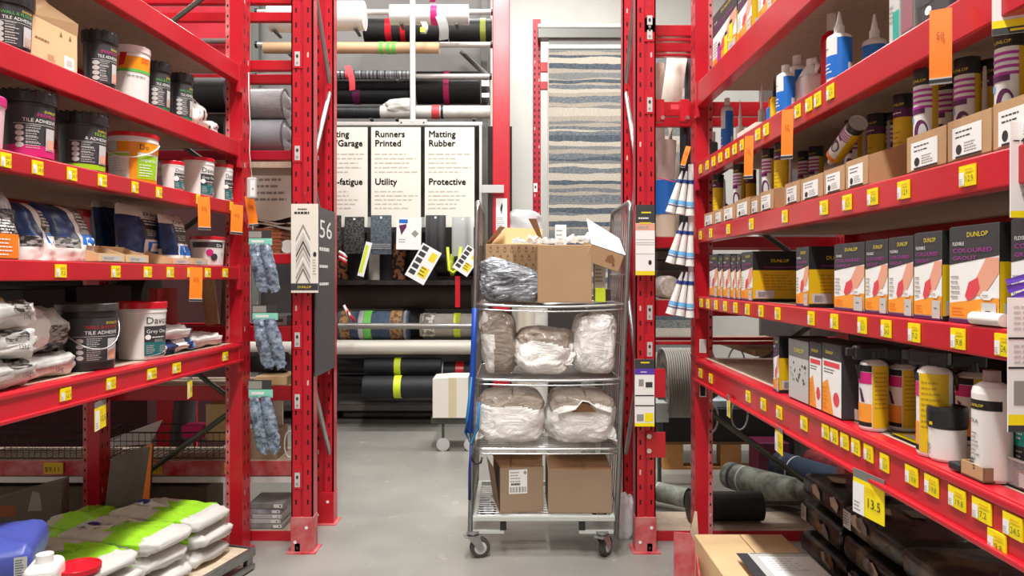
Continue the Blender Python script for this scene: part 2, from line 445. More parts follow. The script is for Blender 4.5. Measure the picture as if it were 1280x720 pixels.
left_rack, lbeams = make_rack('red steel shelving rack on the left with adhesive buckets and bags', LR, -1, 2.75, 0.80, LL, LT)
right_rack, rbeams = make_rack('red steel shelving rack on the right with grout boxes and sealant', RR, 1, 2.75, 0.80, RL_, RT)

# ------------------------------------------------------------------ cross-aisle racks (perpendicular)
def frame_upright(m, x0, x1, y0, y1, H=3.3, back=False):
    xc = (x0 + x1) / 2; g = 0.007
    m.box(x0, xc - g, y0, y0 + 0.012, 0.17, H, RED); m.box(xc + g, x1, y0, y0 + 0.012, 0.17, H, RED)
    m.box(xc - g, xc + g, y0 + .006, y0 + .014, 0.17, H, REDC)
    m.box(x0, x0 + .006, y0, y1, 0, H, REDC); m.box(x1 - .006, x1, y0, y1, 0, H, RED)
    m.bbox(x0 - .003, x1 + .003, y0 - .005, y1, 0.0, 0.17, REDS if not back else RED, 0.003)
    mp = fmap(y0, 0, 0)
    slots(m, mp, x0 + (xc - x0) * .45, 0.2, H); slots(m, mp, xc + (x1 - xc) * .55, 0.2, H, k=5)
    for (dx, dz) in ((.02, .05), (.075, .12)):
        m.disc(mp, x0 + dx, dz, .008, .008, PAPER, .007)
    m.box(x0 - .02, x1 + .02, y0 - .03, y1 + .02, 0, .005, REDS)

def cross_rack(label, xa, xb, xfar, beams, Yf=3.57, Yb=3.98, boards=()):
    """xa..xb: x range of the end upright seen beside the aisle; beams: (ytop, ybottom) image rows at the beam's own distance"""
    r = thing('shelving_rack', label, 'rack', ((xa + xb) / 2, Yf, 0)); ox, oy = (xa + xb) / 2, Yf
    sg = 1 if xfar > xa else -1
    for yy, bk in ((0, False), (Yb - Yf, True)):
        m = MB(); frame_upright(m, xa - ox, xb - ox, yy, yy + .08, back=bk); m.build('upright', r)
        m = MB(); frame_upright(m, xfar - ox - .05, xfar - ox + .05, yy, yy + .08, back=bk); m.build('upright', r)
    zz = .35; k = 0
    while zz < 3.1:
        a, b = (0.05, Yb - Yf + .03) if k % 2 else (Yb - Yf + .03, .05)
        MB().tube(((-sg) * .03, a, zz), ((-sg) * .03, b, zz + .5), 0.012, ZINC, 8).build('brace', r); zz += .5; k += 1
    yb0 = 3.722 - oy
    x0, x1 = sorted(((xb if sg > 0 else xa) - ox, xfar - ox - sg * .05))
    for (yt, ybm, mt) in beams:
        zt, zb = Z(yt, 3.722), Z(ybm, 3.722)
        for yy in (yb0, Yb - Yf - .0):
            m = MB(); m.bbox(x0 + .002, x1 - .002, yy, yy + .04, zb, zt, mt, .004)
            if yy == yb0:
                e = x1 if sg < 0 else x0
                # hook plate with the pale safety clip on the upright face
                mp = fmap(-.006, 0, 0); cx = e + (.03 if sg < 0 else -.03)
                m.bbox(cx - .024, cx + .024, -.004, -.0005, (zt + zb) / 2 - .06, (zt + zb) / 2 + .055, RED, .001)
                m.rect(fmap(-.004, cx, (zt + zb) / 2), -.012, -.05, .013, .02, LGREY, .001)
                m.disc(fmap(-.004, cx, (zt + zb) / 2), 0, -.002, .006, .009, TEXT, .002); m.disc(fmap(-.004, cx, (zt + zb) / 2), 0, -.035, .006, .007, GREYT, .002)
            m.build('beam', r)
    for (yt, th, mt) in boards:
        z = Z(yt, 3.722)
        MB().box(x0 + .003, x1 - .003, yb0 + .002, Yb - Yf + .038, z - th, z, mt).build('shelf_board', r)
    return r
crl = cross_rack('red perforated rack end standing left of the grey wall of the aisle opening', -1.066, -0.962, -3.7,
    [(-8, 4, RED), (75, 87.5, RED), (188, 200, REDC), (317, 329.5, RED), (408, 427, RED), (482, 501, RED), (576, 595, REDS), (663.5, 677, RED)],
    boards=[(202, .03, BOARD), (576 - .5, .008, BOARD), (316.5, .008, BOARD), (481.5, .008, BOARD), (596, .03, WHITE), (663, .008, BOARD)])
relabel(crl, 'red perforated cross-aisle rack behind the left rack, carrying rolls and flat packs')
crr = cross_rack('red perforated cross-aisle rack at right behind the wire cage trolley', 0.598, 0.694, 3.6,
    [(31, 45, RED), (47.5, 51, RED), (127, 145, RED), (296, 310, RED), (375, 395, RED), (427, 431, RED), (663.5, 677, RED)],
    boards=[(295.5, .008, BOARD), (374, .01, BOARD), (663, .008, BOARD)])
# extra hardware on the right frame: saddle brackets on a beam and two bolted plates
m = MB(); ox, oy = .646, 3.57
for px in (824, 855): 
    xx = X(px, 3.64) - ox
    m.bbox(xx - .022, xx + .022, .05, .09, Z(153, 3.64), Z(125, 3.64), RED, .003); m.tube((xx + .01, .03, Z(149, 3.64)), (xx + .01, .05, Z(149, 3.64)), .01, CHROME, 8)
m.rect(fmap(.092, X(844, 3.722) - ox, Z(137, 3.722)), -.035, -.012, .035, .012, REDL, .001)
m.build('bracket', crr)
for (pa, pb, ya, yb) in ((818, 832, 461, 497), (808, 832, 540, 572)):
    m = MB(); m.bbox(X(pa, 3.56) - ox, X(pb, 3.56) - ox, -.012, -.004, Z(yb, 3.56), Z(ya, 3.56), RED, .002)
    if pa == 808:
        for yy in (545, 563): m.tube((X(811, 3.56) - ox, -.022, Z(yy, 3.56)), (X(811, 3.56) - ox, -.012, Z(yy, 3.56)), .012, CHROME, 10)
    m.build('bolted_plate', crr)

# far pillar and far upright by the rug display, white wall panels behind
p = thing('steel_pillar', 'broad flat red pillar behind the left side of the cage trolley', 'pillar', (X(626.5, 6.3), 6.3, 0))
hw = 10.8 / F * 6.3
MB().bbox(-hw, hw, 0, .12, 0, 4.4, RED, .006).build('column', p)
m = MB(); mp = fmap(0, 0, 0)
m.rect(mp, X(620, 6.3) - p.location.x, Z(290, 6.3), X(634, 6.3) - p.location.x, Z(248, 6.3), PAPER, .002)
m.poly(mp, [(X(627.5, 6.3) - p.location.x, Z(253, 6.3)), (X(625, 6.3) - p.location.x, Z(261, 6.3)), (X(627, 6.3) - p.location.x, Z(268, 6.3)), (X(628.5, 6.3) - p.location.x, Z(258, 6.3))], TEXT, .003)
m.lines(mp, X(621, 6.3) - p.location.x, Z(271, 6.3), X(633, 6.3) - p.location.x, Z(288, 6.3), 7, GREYT, off=.003)
m.build('load_notice', p)
p = thing('perforated_post', 'narrow dark red perforated post left of the hanging striped rug', 'post', (X(671, 6.7), 6.7, 0))
m = MB(); m.box(-.036, .036, 0, .05, 0, Z(24, 6.7), REDC); slots(m, fmap(0), -.018, .1, 3.6, .055, .009, .024); slots(m, fmap(0), .02, .1, 3.6, .055, .009, .024, 3)
m.build('post_profile', p)
m = MB(); m.bbox(.03, .14, -.01, .03, Z(90, 6.7), Z(78, 6.7), RED, .003); m.build('arm', p)
m = MB(); m.bbox(.03, .14, -.01, .03, Z(112, 6.7), Z(102, 6.7), RED, .003); m.build('arm', p)
m = MB(); m.box(-.03, .005, -.004, 0, Z(240, 6.7), Z(229, 6.7), PAPER); m.disc(fmap(-.004, -.012, Z(234, 6.7)), 0, 0, .008, .014, TEXT, .001); m.build('safety_clip', p)
# ------------------------------------------------------------------ shop goods
def ringlid(m, r, z, h, lm, ribs=0):
    """snap lid: skirt, rim, recessed top"""
    m.lathe([(r * .985, z - h * .75), (r * 1.035, z - h * .72), (r * 1.04, z - h * .1), (r * 1.015, z), (r * .93, z), (r * .9, z - h * .2), (0.0, z - h * .2)], lm, 36)
    for i in range(ribs):
        a = 2 * PI * i / ribs; M = Matrix.Rotation(a, 4, 'Z')
        m.bbox(r * .96, r * 1.05, -.006, .006, z - h * .6, z + .004, lm, .0015, 1, M=M)

def bucket(label, loc, rotz, rt, h, bm, lm, art, taper=.9, lidh=None, ribs=0, group=None, band=None, handle=None, name='paint_bucket', turn=0.0):
    lidh = lidh or (.048 if ribs else .035)
    t = thing(name, label, 'bucket', loc, rotz, group)
    rb = rt * .955 if ribs else rt
    rf = lambda z: rb * (taper + (1 - taper) * (z / h))
    m = MB(); m.lathe([(rf(0) * .97, 0), (rf(0), .006), (rf(h * .8), h * .8), (rf(h * .8) * 1.03, h * .8 + .003), (rf(h * .8) * 1.03, h * .8 + .012), (rf(h * .83), h * .85), (rf(h) * .99, h * .96)], bm, 36)
    m.build('body', t)
    m = MB(); ringlid(m, rt, h, lidh, lm, ribs); m.build('lid', t)
    if art:
        m = MB(); art(m, cmap(rf, 0, turn), rt, h); m.build('label', t)
    if handle:
        rr = rt * 1.04; zz = h * .8; m = MB()
        pts = []
        for i in range(15):
            a = PI * i / 14; pts.append((rr * math.cos(a), -rr * math.sin(a) * 1.02, zz - handle * math.sin(a)))
        m.path(pts, .0028, ZINC if bm is BLACK else WHITE, 6); m.build('handle', t)
    return t

def art_dunlop(c1, name1='WALL & FLOOR', base=None, words=('TILE ADHESIVE',), wide=.95):
    def f(m, mp, r, h):
        u0, u1 = -r * .75, r * .75
        n = 10
        m.rect(mp, -r * wide, h * .12, r * wide, h * .9 if False else h * .78, CHAR, .0008, n)
        m.text(mp, 'DUNLOP', u1 * .98, h * .69, h * .055, YELB, .003, anchor='r', width=r * .5)
        m.text(mp, name1, u1, h * .625, h * .07, c1, .003, anchor='r', maxw=r * 1.25)
        for i, wd in enumerate(words):
            m.text(mp, wd, u1, h * (.54 - i * .09), h * .075, PAPER, .003, anchor='r', maxw=r * 1.2)
        m.rect(mp, u0, h * .505, u1, h * .512, LGREY, .003, 8)
        rr = random.Random(int(r * 9999) + len(name1))
        for k in range(4):
            z = h * (.42 - .085 * k)
            m.disc(mp, u0 + r * .2, z + .006, .011, .008, LGREY, .003, 10)
            m.lines(mp, u0 + r * .4, z + .016, u0 + r * .9, z - .004, 3, LGREY, rr, off=.003)
        m.rect(mp, u1 * .42, h * .14, u1, h * .47, LGREY, .003, 5)
        m.rect(mp, u1 * .5, h * .16, u1 * .94, h * .3, FLESH if c1 is not GREEN else BOARD, .004, 4)
        if base is not None: m.rect(mp, -r * PI, .006, r * PI * .9, h * .12, base, .0012, 24)
        if base is MAG: m.rect(mp, -r * PI, h * .04, r * PI * .9, h * .2, MAG, .0022, 24)
    return f
def art_davco(m, mp, r, h):
    u0, u1 = -r * .3, r * .95
    m.text(mp, 'Davco', u0 + r * .05, h * .62, h * .17, TEXT, .002, maxw=r * 1.15)
    m.rect(mp, u0, h * .06, u1, h * .58, CHAR, .001, 8)
    m.rect(mp, u0, h * .06, u1, h * .3, TEAL, .002, 8)
    m.text(mp, 'Grey Ona', u0 + r * .07, h * .46, h * .09, PAPER, .003, maxw=r * 1.1)
    m.disc(mp, u0 + r * .14, h * .39, .01, .01, PAPER, .003)
    m.lines(mp, u0 + r * .3, h * .41, u1 - r * .1, h * .36, 1, PAPER, off=.003)
    m.lines(mp, u0 + r * .4, h * .35, u1 - r * .2, h * .3, 3, LGREY, off=.003)
    m.lines(mp, u0 + r * .08, h * .26, u0 + r * .5, h * .1, 5, LGREY, off=.003)
    m.lines(mp, u0 + r * .65, h * .24, u1 - r * .1, h * .12, 4, LGREY, off=.003)
    m.poly(mp, [(u0 + (u1 - u0) * i / 8, h * (.06 + .05 * (i / 8) ** 2 * 2)) for i in range(9)] + [(u1, h * .055), (u0, h * .055)], WHITE, .0035)
def art_superior(m, mp, r, h):
    n = 20
    m.rect(mp, -r * 1.3, h * .60, r * 1.5, h * .84, ORGB, .001, n)
    m.rect(mp, -r * 1.3, h * .52, r * .1, h * .57, GREENL, .001, 8)
    m.lines(mp, -r * 1.1, h * .5, 0, h * .2, 6, LGREY, off=.002)
    m.rect(mp, r * .05, h * .03, r * .35, h * .6, ORGB, .0015, 3)
    m.rect(mp, r * .35, h * .08, r * 1.25, h * .55, GREENL, .002, 6)
    m.rect(mp, r * .1, .004, r * 1.5, h * .09, ORGB, .001, 8)
    m.text(mp, 'Superior', r * .42, h * .42, h * .11, PAPER, .0035, maxw=r * .8)
    m.lines(mp, r * .42, h * .38, r * 1.1, h * .12, 5, PAPER, off=.0035)
    m.rect(mp, -r * .9, h * .62, -r * .4, h * .8, LGREY, .003, 3)
    m.text(mp, 'Do', r * .4, h * .66, h * .14, TEXT, .003)
def art_flick(m, mp, r, h):
    m.rect(mp, -r * 1.4, h * .58, r * 1.4, h * .86, ORGB, .001, 18)
    m.rect(mp, -r * 1.4, h * .54, r * 1.4, h * .59, GREEN, .0015, 18)
    m.poly(mp, [(-r * .95, h * .86), (-r * .6, h * .86), (-r * .75, h * .66), (-r * 1.05, h * .62)], REDB, .003)
    m.lines(mp, r * .1, h * .8, r * .8, h * .7, 2, REDB, off=.003)
    m.lines(mp, -r * .6, h * .5, r * .8, h * .44, 1, GREYT, off=.002)

def carton(label, loc, rotz, w, d, h, cm=CARD, art=None, sideart=None, name='cardboard_box', cat='box', group=None, top=True, bevel=.002, lart=None, tart=None, rot=None):
    t = thing(name, label, cat, loc, rotz, group, rot)
    m = MB(); m.bbox(-w / 2, w / 2, -d / 2, d / 2, 0, h, cm, bevel, 1)
    m.build('carton', t)
    m = MB(); ok = False
    if art: art(m, fmap(-d / 2, 0, 0), w, h); ok = True
    if sideart: sideart(m, rmap(w / 2, 0, 0), d, h); ok = True
    if lart: lart(m, lmap(-w / 2, 0, 0), d, h); ok = True
    if tart: tart(m, tmap(h, 0, 0), w, d); ok = True
    if ok: m.build('printed_panel', t)
    return t
def art_tape_arrows(m, mp, w, h):
    m.lines(mp, -w * .4, h * .6, w * .0, h * .5, 1, CARDP)
    m.rect(mp, w * .2, h * .12, w * .42, h * .42, PAPER); m.rect(mp, w * .25, h * .2, w * .37, h * .34, LGREY, .001)
    for k in (.1, .3): m.poly(mp, [(w * k, h * .8), (w * (k + .06), h * .8), (w * (k + .03), h * .92)], CARDP)
    m.lines(mp, -w * .15, h * .3, w * .05, h * .15, 4, CARDP)

def pouch_fn(w, h, d, seed, topflat=.12, lean=0.0, rough=.012, bot=.6):
    def f(u, v, side):
        x = (u - .5) * 2
        # thickness: fat low down, pinched seam at the top and at both edges
        tv = max(0.0, 1 - max(0, (v - (1 - topflat)) / topflat)) if v > 1 - topflat else 1.0
        prof = (bot + (1 - bot) * math.sin(min(1, v * 2.2) * PI / 2)) * (1 - .55 * v ** 2) * (0.08 + .92 * math.sqrt(tv) if tv < 1 else 1)
        edge = max(0, 1 - abs(x) ** 3.2)
        th = d / 2 * prof * (edge ** .55)
        n = noise.noise(Vector((x * 2.2 + seed, v * 3.1, side * 5.0))) * rough * 1.3 + noise.noise(Vector((x * 6 + seed * 2, v * 7, side * 3.0))) * rough * .6
        px = x * w / 2 * (1 - .07 * v * v) + noise.noise(Vector((seed, v * 3, 7.7))) * w * .03
        z = v * h + (noise.noise(Vector((x * 2 + seed, 3.3, 1.1))) * h * .03 if v > .8 else 0)
        y = side * (th + n * edge) + lean * z
        return (px, y, max(z, 0.001))
    return f
def pouch(label, loc, rotz, w, h, d, seed, matf, name='powder_bag', cat='bag', group=None, lean=0.0, deco=None, rough=.012, rot=None, topflat=.12):
    t = thing(name, label, cat, loc, rotz, group, rot)
    f = pouch_fn(w, h, d, seed, topflat, lean, rough)
    m = MB(); nu, nv = 22, 26
    m.grid(lambda u, v: f(u, v, -1), nu, nv, lambda u, v: matf(u, v, -1))
    m.grid(lambda u, v: f(u, v, 1), nu, nv, lambda u, v: matf(u, v, 1))
    m.build('bag_skin', t)
    if deco:
        def mp(u, v, o):
            p = f(min(1, max(0, u)), min(1, max(0, v)), -1); return (p[0], p[1] - o - .0015, p[2])
        m = MB(); deco(m, mp); m.build('print', t)
    return t

def sack_mesh(w, l, th, seed, matf, rough=.01, n=26, e1=.28, e2=.5, pinch=.0):
    """lying sack: w along x, l along y, th high, base at z=0; superellipsoid with crumples"""
    m = MB()
    def f(u, v):
        a = u * 2 * PI; b = (v - .5) * PI
        def sp(x, e): return math.copysign(abs(x) ** e, x)
        x = sp(math.cos(b), e2) * sp(math.cos(a), e1); y = sp(math.cos(b), e2) * sp(math.sin(a), e1); z = sp(math.sin(b), .55)
        flat = 1 - .35 * max(abs(x), abs(y)) ** 4
        p = Vector((x * w / 2, y * l / 2, z * th / 2 * flat))
        q = Vector((x * 2 + seed, y * 2.3, z * 1.5 + seed * .7))
        dn = noise.noise(q * 1.2) * rough * 1.4 + noise.noise(q * 3.1) * rough * .9 + noise.noise(q * 7.3) * rough * .4
        p += Vector((x * .6, y * .6, z)) * dn
        p.z = max(p.z + th / 2, 0.0)
        return p
    return m, f
def sack(label, loc, rotz, w, l, th, seed, matf, name='powder_bag', cat='bag', group=None, rough=.01, deco=None, nu=48, nv=24, rot=None, e1=.28, e2=.5):
    t = thing(name, label, cat, loc, rotz, group, rot)
    m, f = sack_mesh(w, l, th, seed, matf, rough, e1=e1, e2=e2)
    m.grid(f, nu, nv, lambda u, v: matf(f(u, v), u, v), wrapu=True)
    m.build('bag_skin', t)
    top = [q for q in m.v if q.z > th * .5]
    if deco:
        def mp(x, y, o):   # raised onto the top surface
            near = sorted(top, key=lambda q: (q.x - x) ** 2 + (q.y - y) ** 2)[:3]
            return (x, y, max(q.z for q in near) + .001 + o * .3)
        mm = MB(); deco(mm, mp); mm.build('print', t)
    return t
def crumple(m, c, s, seed, n=40, rough=.04, e=.7, wr=9.0, skew=(0, 0), matf=None, mt=None, flat=True, wrz=1.0, twist=0.0):
    """wrinkled wrapped bundle: superellipsoid around c with half sizes s"""
    def f(u, v):
        a = u * 2 * PI; b = (v - .5) * PI
        def sp(x, q): return math.copysign(abs(x) ** q, x)
        x = sp(math.cos(b), e) * sp(math.cos(a), e); y = sp(math.cos(b), e) * sp(math.sin(a), e); z = sp(math.sin(b), e)
        q = Vector((x + seed, y * 1.1, z * wrz + seed * .37))
        lo = noise.noise(q * 1.6) * rough * 1.8
        rd = 0.0; amp = 1
        for k in range(3):
            rd += (1 - abs(noise.noise(q * (wr * .3) * (1.9 ** k) + Vector((5 * k, 1, 2))) * 2)) * amp; amp *= .5
        r = 1 + lo + (rd - 1.1) * rough * .6
        p = Vector((x * s[0] * r, y * s[1] * r, z * s[2] * (1 + lo * .6 + (rd - 1.1) * rough * .3)))
        p.x += p.z * skew[0]; p.y += p.z * skew[1]
        if flat: p.z = max(p.z, -s[2] * .97)
        return Vector(c) + p
    m.grid(f, n * 2, n, matf or mt, wrapu=True)
    return f
# ------------------------------------------------------------------ goods on the left rack
BAGW = mat('bag_white', (226, 222, 216), 0.45, vary=.05, bump=.25, bscale=25)
BAGG = mat('bag_grey_print', (150, 146, 138), 0.5, vary=.2, vscale=20)
BAGC = mat('bag_charcoal', (66, 66, 66), 0.45, vary=.2, vscale=12, bump=.2, bscale=25)
BAGB = mat('bag_blue', (30, 66, 128), 0.4, rgb2=(20, 32, 66), vscale=16, bump=.2, bscale=25)
BAGS = mat('bag_silver', (186, 184, 180), 0.35, vary=.3, vscale=9, bump=.4, bscale=22)
BAGK = mat('bag_black_print', (44, 42, 42), 0.4, rgb2=(150, 146, 142), vscale=30, stretch=(1, 1, 3), sharp=True, bump=.2, bscale=25)
LIMEB = mat('lime_bag', (160, 220, 48), 0.45, vary=.05, bump=.2, bscale=18)
LIMED = mat('lime_print', (120, 176, 30), 0.5)
SACKC = mat('sack_paper', (206, 196, 182), 0.6, vary=.08, bump=.3, bscale=14)
SACKW = mat('sack_white', (212, 209, 204), 0.5, vary=.05, bump=.35, bscale=14)
FILM = mat('clear_film', (225, 228, 230), 0.15, alpha=.28)
def place(px0, px1, t, lvl, R=LR, ZS=LZ):
    pass
    """centre of an item of the visible front width px0..px1 whose front is t behind the face"""
    x, w, Y = span(R, px0, px1, t); return x, w, Y

def lbucket(label, px0, px1, ytop, lvl, bm, lm, art, t=.03, **kw):
    # cylinder: its silhouette is set by its axis plane
    t = min(t, .012) if lvl >= 2 else t; tt = t + .08
    for _ in range(3):
        k0, k1 = (px0 - CX) / F, (px1 - CX) / F
        pc = (px0 + px1) / 2; x, Y = LR.at(pc, tt)
        r = (px1 - px0) / 2 / F * Y * 0.93; tt = t + r
    zb = LZ[lvl]; h = Z(ytop, Y - r * .2) - zb
    return bucket(label, LR.w(x, tt, zb), LR.a + (kw.pop('yaw', -.6 if art is art_davco else (-1.25 if art is art_superior else -.6))), r / 1.04, h, bm, lm, art, **kw)

G = 'buckets on the left rack'
lbucket('black bucket with green lettering at the left edge of the top shelf in view', -22, 41, -6, 1, BLACK, BLACK, art_dunlop(GREEN), group=G, ribs=18)
lbucket('black bucket with magenta lettering between the open cardboard box and the orange and white bucket', 103, 147, 42, 1, BLACK, BLACK, art_dunlop(MAG, 'PREMIUM'), group=G, ribs=18)
lbucket('white bucket with orange band and pale pink lid on the top left shelf', 141, 188, 60, 1, WHITE, mat('lid_pinkish', (236, 214, 214), .35), art_flick, group=G, lidh=.03)
lbucket('black bucket with green base band, standing right of the orange and white bucket', 179, 214, 80, 1, BLACK, BLACK, art_dunlop(GREEN, base=GREEND), group=G, ribs=18)
lbucket('black green-banded bucket beside the loose plastic bag, last in its row', 211, 242, 94, 1, BLACK, BLACK, art_dunlop(GREEN, base=GREEND), group=G, ribs=18)
lbucket('large black bucket with magenta base band on the second left shelf', 0, 70, 117, 2, BLACK, BLACK, art_dunlop(MAG, 'PREMIUM', base=MAG), group=G, ribs=20)
lbucket('white and pink bucket cut off by the left edge of the photo', -75, 4, 118, 2, mat('pinkish_tub', (226, 190, 204), .4), MAG, None, group=G)
lbucket('black bucket with lime base band beside the orange and green bucket', 70, 135, 144, 2, BLACK, BLACK, art_dunlop(GREENL, 'TILE-ALL', base=GREENL, words=('& ADHESIVE',)), group=G, ribs=20)
lbucket('orange, green and white bucket with thin red lid', 134, 199, 168, 2, WHITE, REDB, art_superior, group=G, lidh=.022, handle=.06)
lbucket('small white red-lidded bucket between the orange bucket and the taller white one', 201, 231, 202, 2, WHITE, REDB, art_davco, group=G, lidh=.02)
lbucket('taller white red-lidded bucket on the second left shelf', 226, 269, 198, 2, WHITE, REDB, art_davco, group=G, lidh=.02, t=.06)
lbucket('white red-lidded bucket beside the rack upright, last on its shelf', 265, 292, 206, 2, WHITE, REDB, art_davco, group=G, lidh=.02, t=.02)
def art_dgg(m, mp, r, h):
    m.rect(mp, -r * 1.4, h * .62, r * .5, h * .82, CHAR, .001, 12); m.text(mp, 'Da', r * .0, h * .64, h * .15, PAPER, .0035)
    m.disc(mp, -r * .35, h * .45, .014, .016, MAG, .003); m.disc(mp, -r * .1, h * .3, .014, .016, CHAR, .003)
    m.text(mp, 'Gr', r * .3, h * .35, h * .16, GREYT, .003)
lbucket('low white bucket with red lid and black band beside orange tag', 237, 282, 296, 3, WHITE, REDB, art_dgg, group=G, lidh=.02)
lbucket('large black bucket with wire handle on the lowest stocked left shelf', 70, 147, 379, 4, BLACK, mat('lid_charcoal', (70, 70, 68), .35, vary=.3, vscale=18), art_dunlop(REDB, 'WALL & FLOOR'), group=G, handle=.11, t=.05)
lbucket('large white bucket with thick red lid and teal label', 145, 209, 377, 4, WHITE, REDB, art_davco, group=G, lidh=.035, t=.02)

# open cardboard box on the top shelf
x, wd, Y = place(46, 105, .03, 1)
t = carton('open light cardboard box between two black buckets on the top left shelf', LR.w(x, .05 + .112, LZ[1]), LR.a, wd, .22, .14, CARDL, art_tape_arrows)
m = MB(); m.add([(-wd / 2, -.11, .139), (wd / 2, -.11, .139), (wd / 2 - .01, -.12, .175), (-wd * .2, -.12, .19), (-wd / 2 + .02, -.115, .215)], [(0, 1, 2, 3, 4)], CARDL)
m.add([(-wd / 2, .11, .139), (-wd / 2, -.11, .139), (-wd / 2 - .03, -.11, .2), (-wd / 2 - .03, .1, .2)], [(0, 1, 2, 3)], CARDE)
m.build('flap', t)
# crumpled printed plastic bag
x, wd, Y = place(240, 291, .03, 1)
t = thing('plastic_bag', 'crumpled white printed plastic bag beside the rack upright on the top left shelf', 'bag', LR.w(x, .15, LZ[1]), LR.a)
m = MB(); PRB = mat('bag_bw_print', (236, 234, 230), .35, rgb2=(60, 60, 60), vscale=34, detail=1, bump=.4, bscale=30)
PRB.node_tree.nodes['Color Ramp'].color_ramp.elements[0].position = .36; PRB.node_tree.nodes['Color Ramp'].color_ramp.elements[1].position = .4
crumple(m, (-.05, 0, .075), (wd * .3, .09, .078), 4.2, 22, .12, .9, mt=PRB); m.build('bag_skin', t)
m = MB(); crumple(m, (.08, 0, .04), (wd * .35, .08, .042), 9.2, 20, .14, .9, mt=PRB); m.build('bag_tail', t)

# bags on the fourth shelf -------------------------------------------------
def davbag(v0=.0, top=LGREY, word='Davco', blueL=True):
    def mf(u, v, s):
        if s > 0: return BAGB if v > .3 else BAGW
        if u < .3: return (BAGB if .2 < v < .8 else BAGW)
        if v > .78: return BAGW
        if v > .42: return BAGC
        if v > .2: return BLUE if .35 < u < .95 and (v < .38) else BAGW
        return BAGW
    def deco(m, mp):
        m.text(mp, word, .36, .82, .1, TEXT, .001, width=.55)
        m.lines(mp, .36, .76, .92, .66, 2, PAPER); m.lines(mp, .36, .6, .85, .48, 4, LGREY)
        m.rect(mp, .4, .22, .6, .36, PAPER, .001); m.rect(mp, .44, .25, .56, .33, LGREY, .002)
    return mf, deco
def lbag(label, px0, px1, ytop, lvl, seed, mf, deco, t=.03, lean=.22, d=.09, **kw):
    x, wd, Y = place(px0, px1, t + .03, lvl); zb = LZ[lvl]; h = Z(ytop, Y) - zb
    return pouch(label, LR.w(x, t + .05, zb), LR.a, wd * .98, h * 1.0, d, seed, mf, lean=lean, deco=deco, **kw)
mf, deco = davbag()
def silver(u, v, s):
    if v > .72: return BAGS
    if .1 < v < .3: return BAGW
    return BAGK if s < 0 and u > .25 else BAGS
def decoS(m, mp): m.text(mp, 'Davco', .1, .68, .12, TEXT, .002, width=.8); m.lines(mp, .15, .58, .9, .36, 5, PAPER)
GB = 'powder bags standing on the left rack'
lbag('grey powder bag standing in an orange carton tray at the left edge', -40, 27, 236, 3, 1.3, silver, decoS, group=GB, d=.12, lean=.15)
def blueblk(u, v, s):
    if v < .22: return BAGW
    if u < .5: return BAGB if v > .42 else BAGK
    if u < .6: return BAGW
    return BAGK if v > .5 else (BLUE if v > .32 else BAGW)
def decoB(m, mp): m.lines(mp, .62, .9, .95, .6, 5, PAPER); m.rect(mp, .66, .3, .85, .44, PAPER, .002)
lbag('blue and white powder bag leaning against the next one, beside the orange tray', 26, 76, 254, 3, 2.2, blueblk, decoB, group=GB, lean=.3, d=.1)
lbag('blue and white powder bag slumped left of the empty carton trays', 62, 124, 257, 3, 3.9, blueblk, decoB, group=GB, lean=.3, d=.12)
lbag('dark blue bag standing behind the empty carton trays', 128, 156, 251, 3, 6.1, lambda u, v, s: BAGB if v < .9 else BAGW, None, group=GB, t=.28, lean=.1, d=.08)
lbag('tall blue and grey powder bag right of the empty carton trays', 156, 222, 258, 3, 5.4, mf, deco, group=GB, lean=.14, d=.10, t=.11)
lbag('narrow grey and blue powder bag in a carton tray beside the low white bucket', 210, 240, 269, 3, 7.7, mf, deco, group=GB, lean=.15, d=.09, t=.04)
def tray(label, R, zb, px0, px1, t, d, hf, hb, mt=CARD, art=None, group=None, tab=True, name='carton_tray', tmin=.006):
    t = max(t, tmin)
    """display tray: low front, side walls rising to the back"""
    x, wd, Y = span(R, px0, px1, t); wd *= .97; T = .003
    th = thing(name, label, 'tray', R.w(x, t, zb), R.a, group)
    m = MB()
    m.box(-wd / 2, wd / 2, 0, d, 0, T, CARDE)
    m.box(-wd / 2, wd / 2, 0, T, 0, hf, mt); m.box(-wd / 2, wd / 2, d - T, d, 0, hb, mt)
    for sx in (-wd / 2, wd / 2 - T):
        m.prism([(0, 0), (d, 0), (d, hb), (d * .45, hf + (hb - hf) * .35), (0.004, hf)], sx, sx + T, mt, M=Matrix(((0, 0, 1, 0), (1, 0, 0, 0), (0, 1, 0, 0), (0, 0, 0, 1))))
    m.build('tray_walls', th)
    if art: m = MB(); art(m, fmap(0), wd, hf); m.build('printed_label', th)
    return th, x, wd
def art_strip(m, mp, w, h): m.rect(mp, -w * .35, h * .15, w * .4, h * .75, LGREY); m.lines(mp, -w * .3, h * .65, w * .3, h * .3, 2, GREYT)
GT = 'carton trays on the left rack'
tray('empty light carton tray, the left one of the pair beside the slumped blue bag', LR, LZ[3], 122, 156, .008, .095, .03, .06, CARDL, art_strip, GT)
tray('empty light carton tray, the right one of the pair beside the tall blue bag', LR, LZ[3], 157, 186, .008, .095, .03, .06, CARDL, art_strip, GT)
tray('light carton tray holding the narrow powder bag', LR, LZ[3], 216, 241, .02, .16, .026, .07, CARDL, art_strip, GT)
tray('light carton tray in front of the low white bucket', LR, LZ[3], 242, 260, .005, .02, .026, .03, CARDL, art_strip, GT)
x, wd, Y = place(-20, 24, .0, 3)
def art_or(m, mp, w, h): m.lines(mp, -w * .1, h * .85, w * .45, h * .1, 5, PAPER)
tray('orange printed carton tray at the left edge under the grey bag', LR, LZ[3], -30, 24, .0, .04, .07, .075, ORG, art_or, GT)

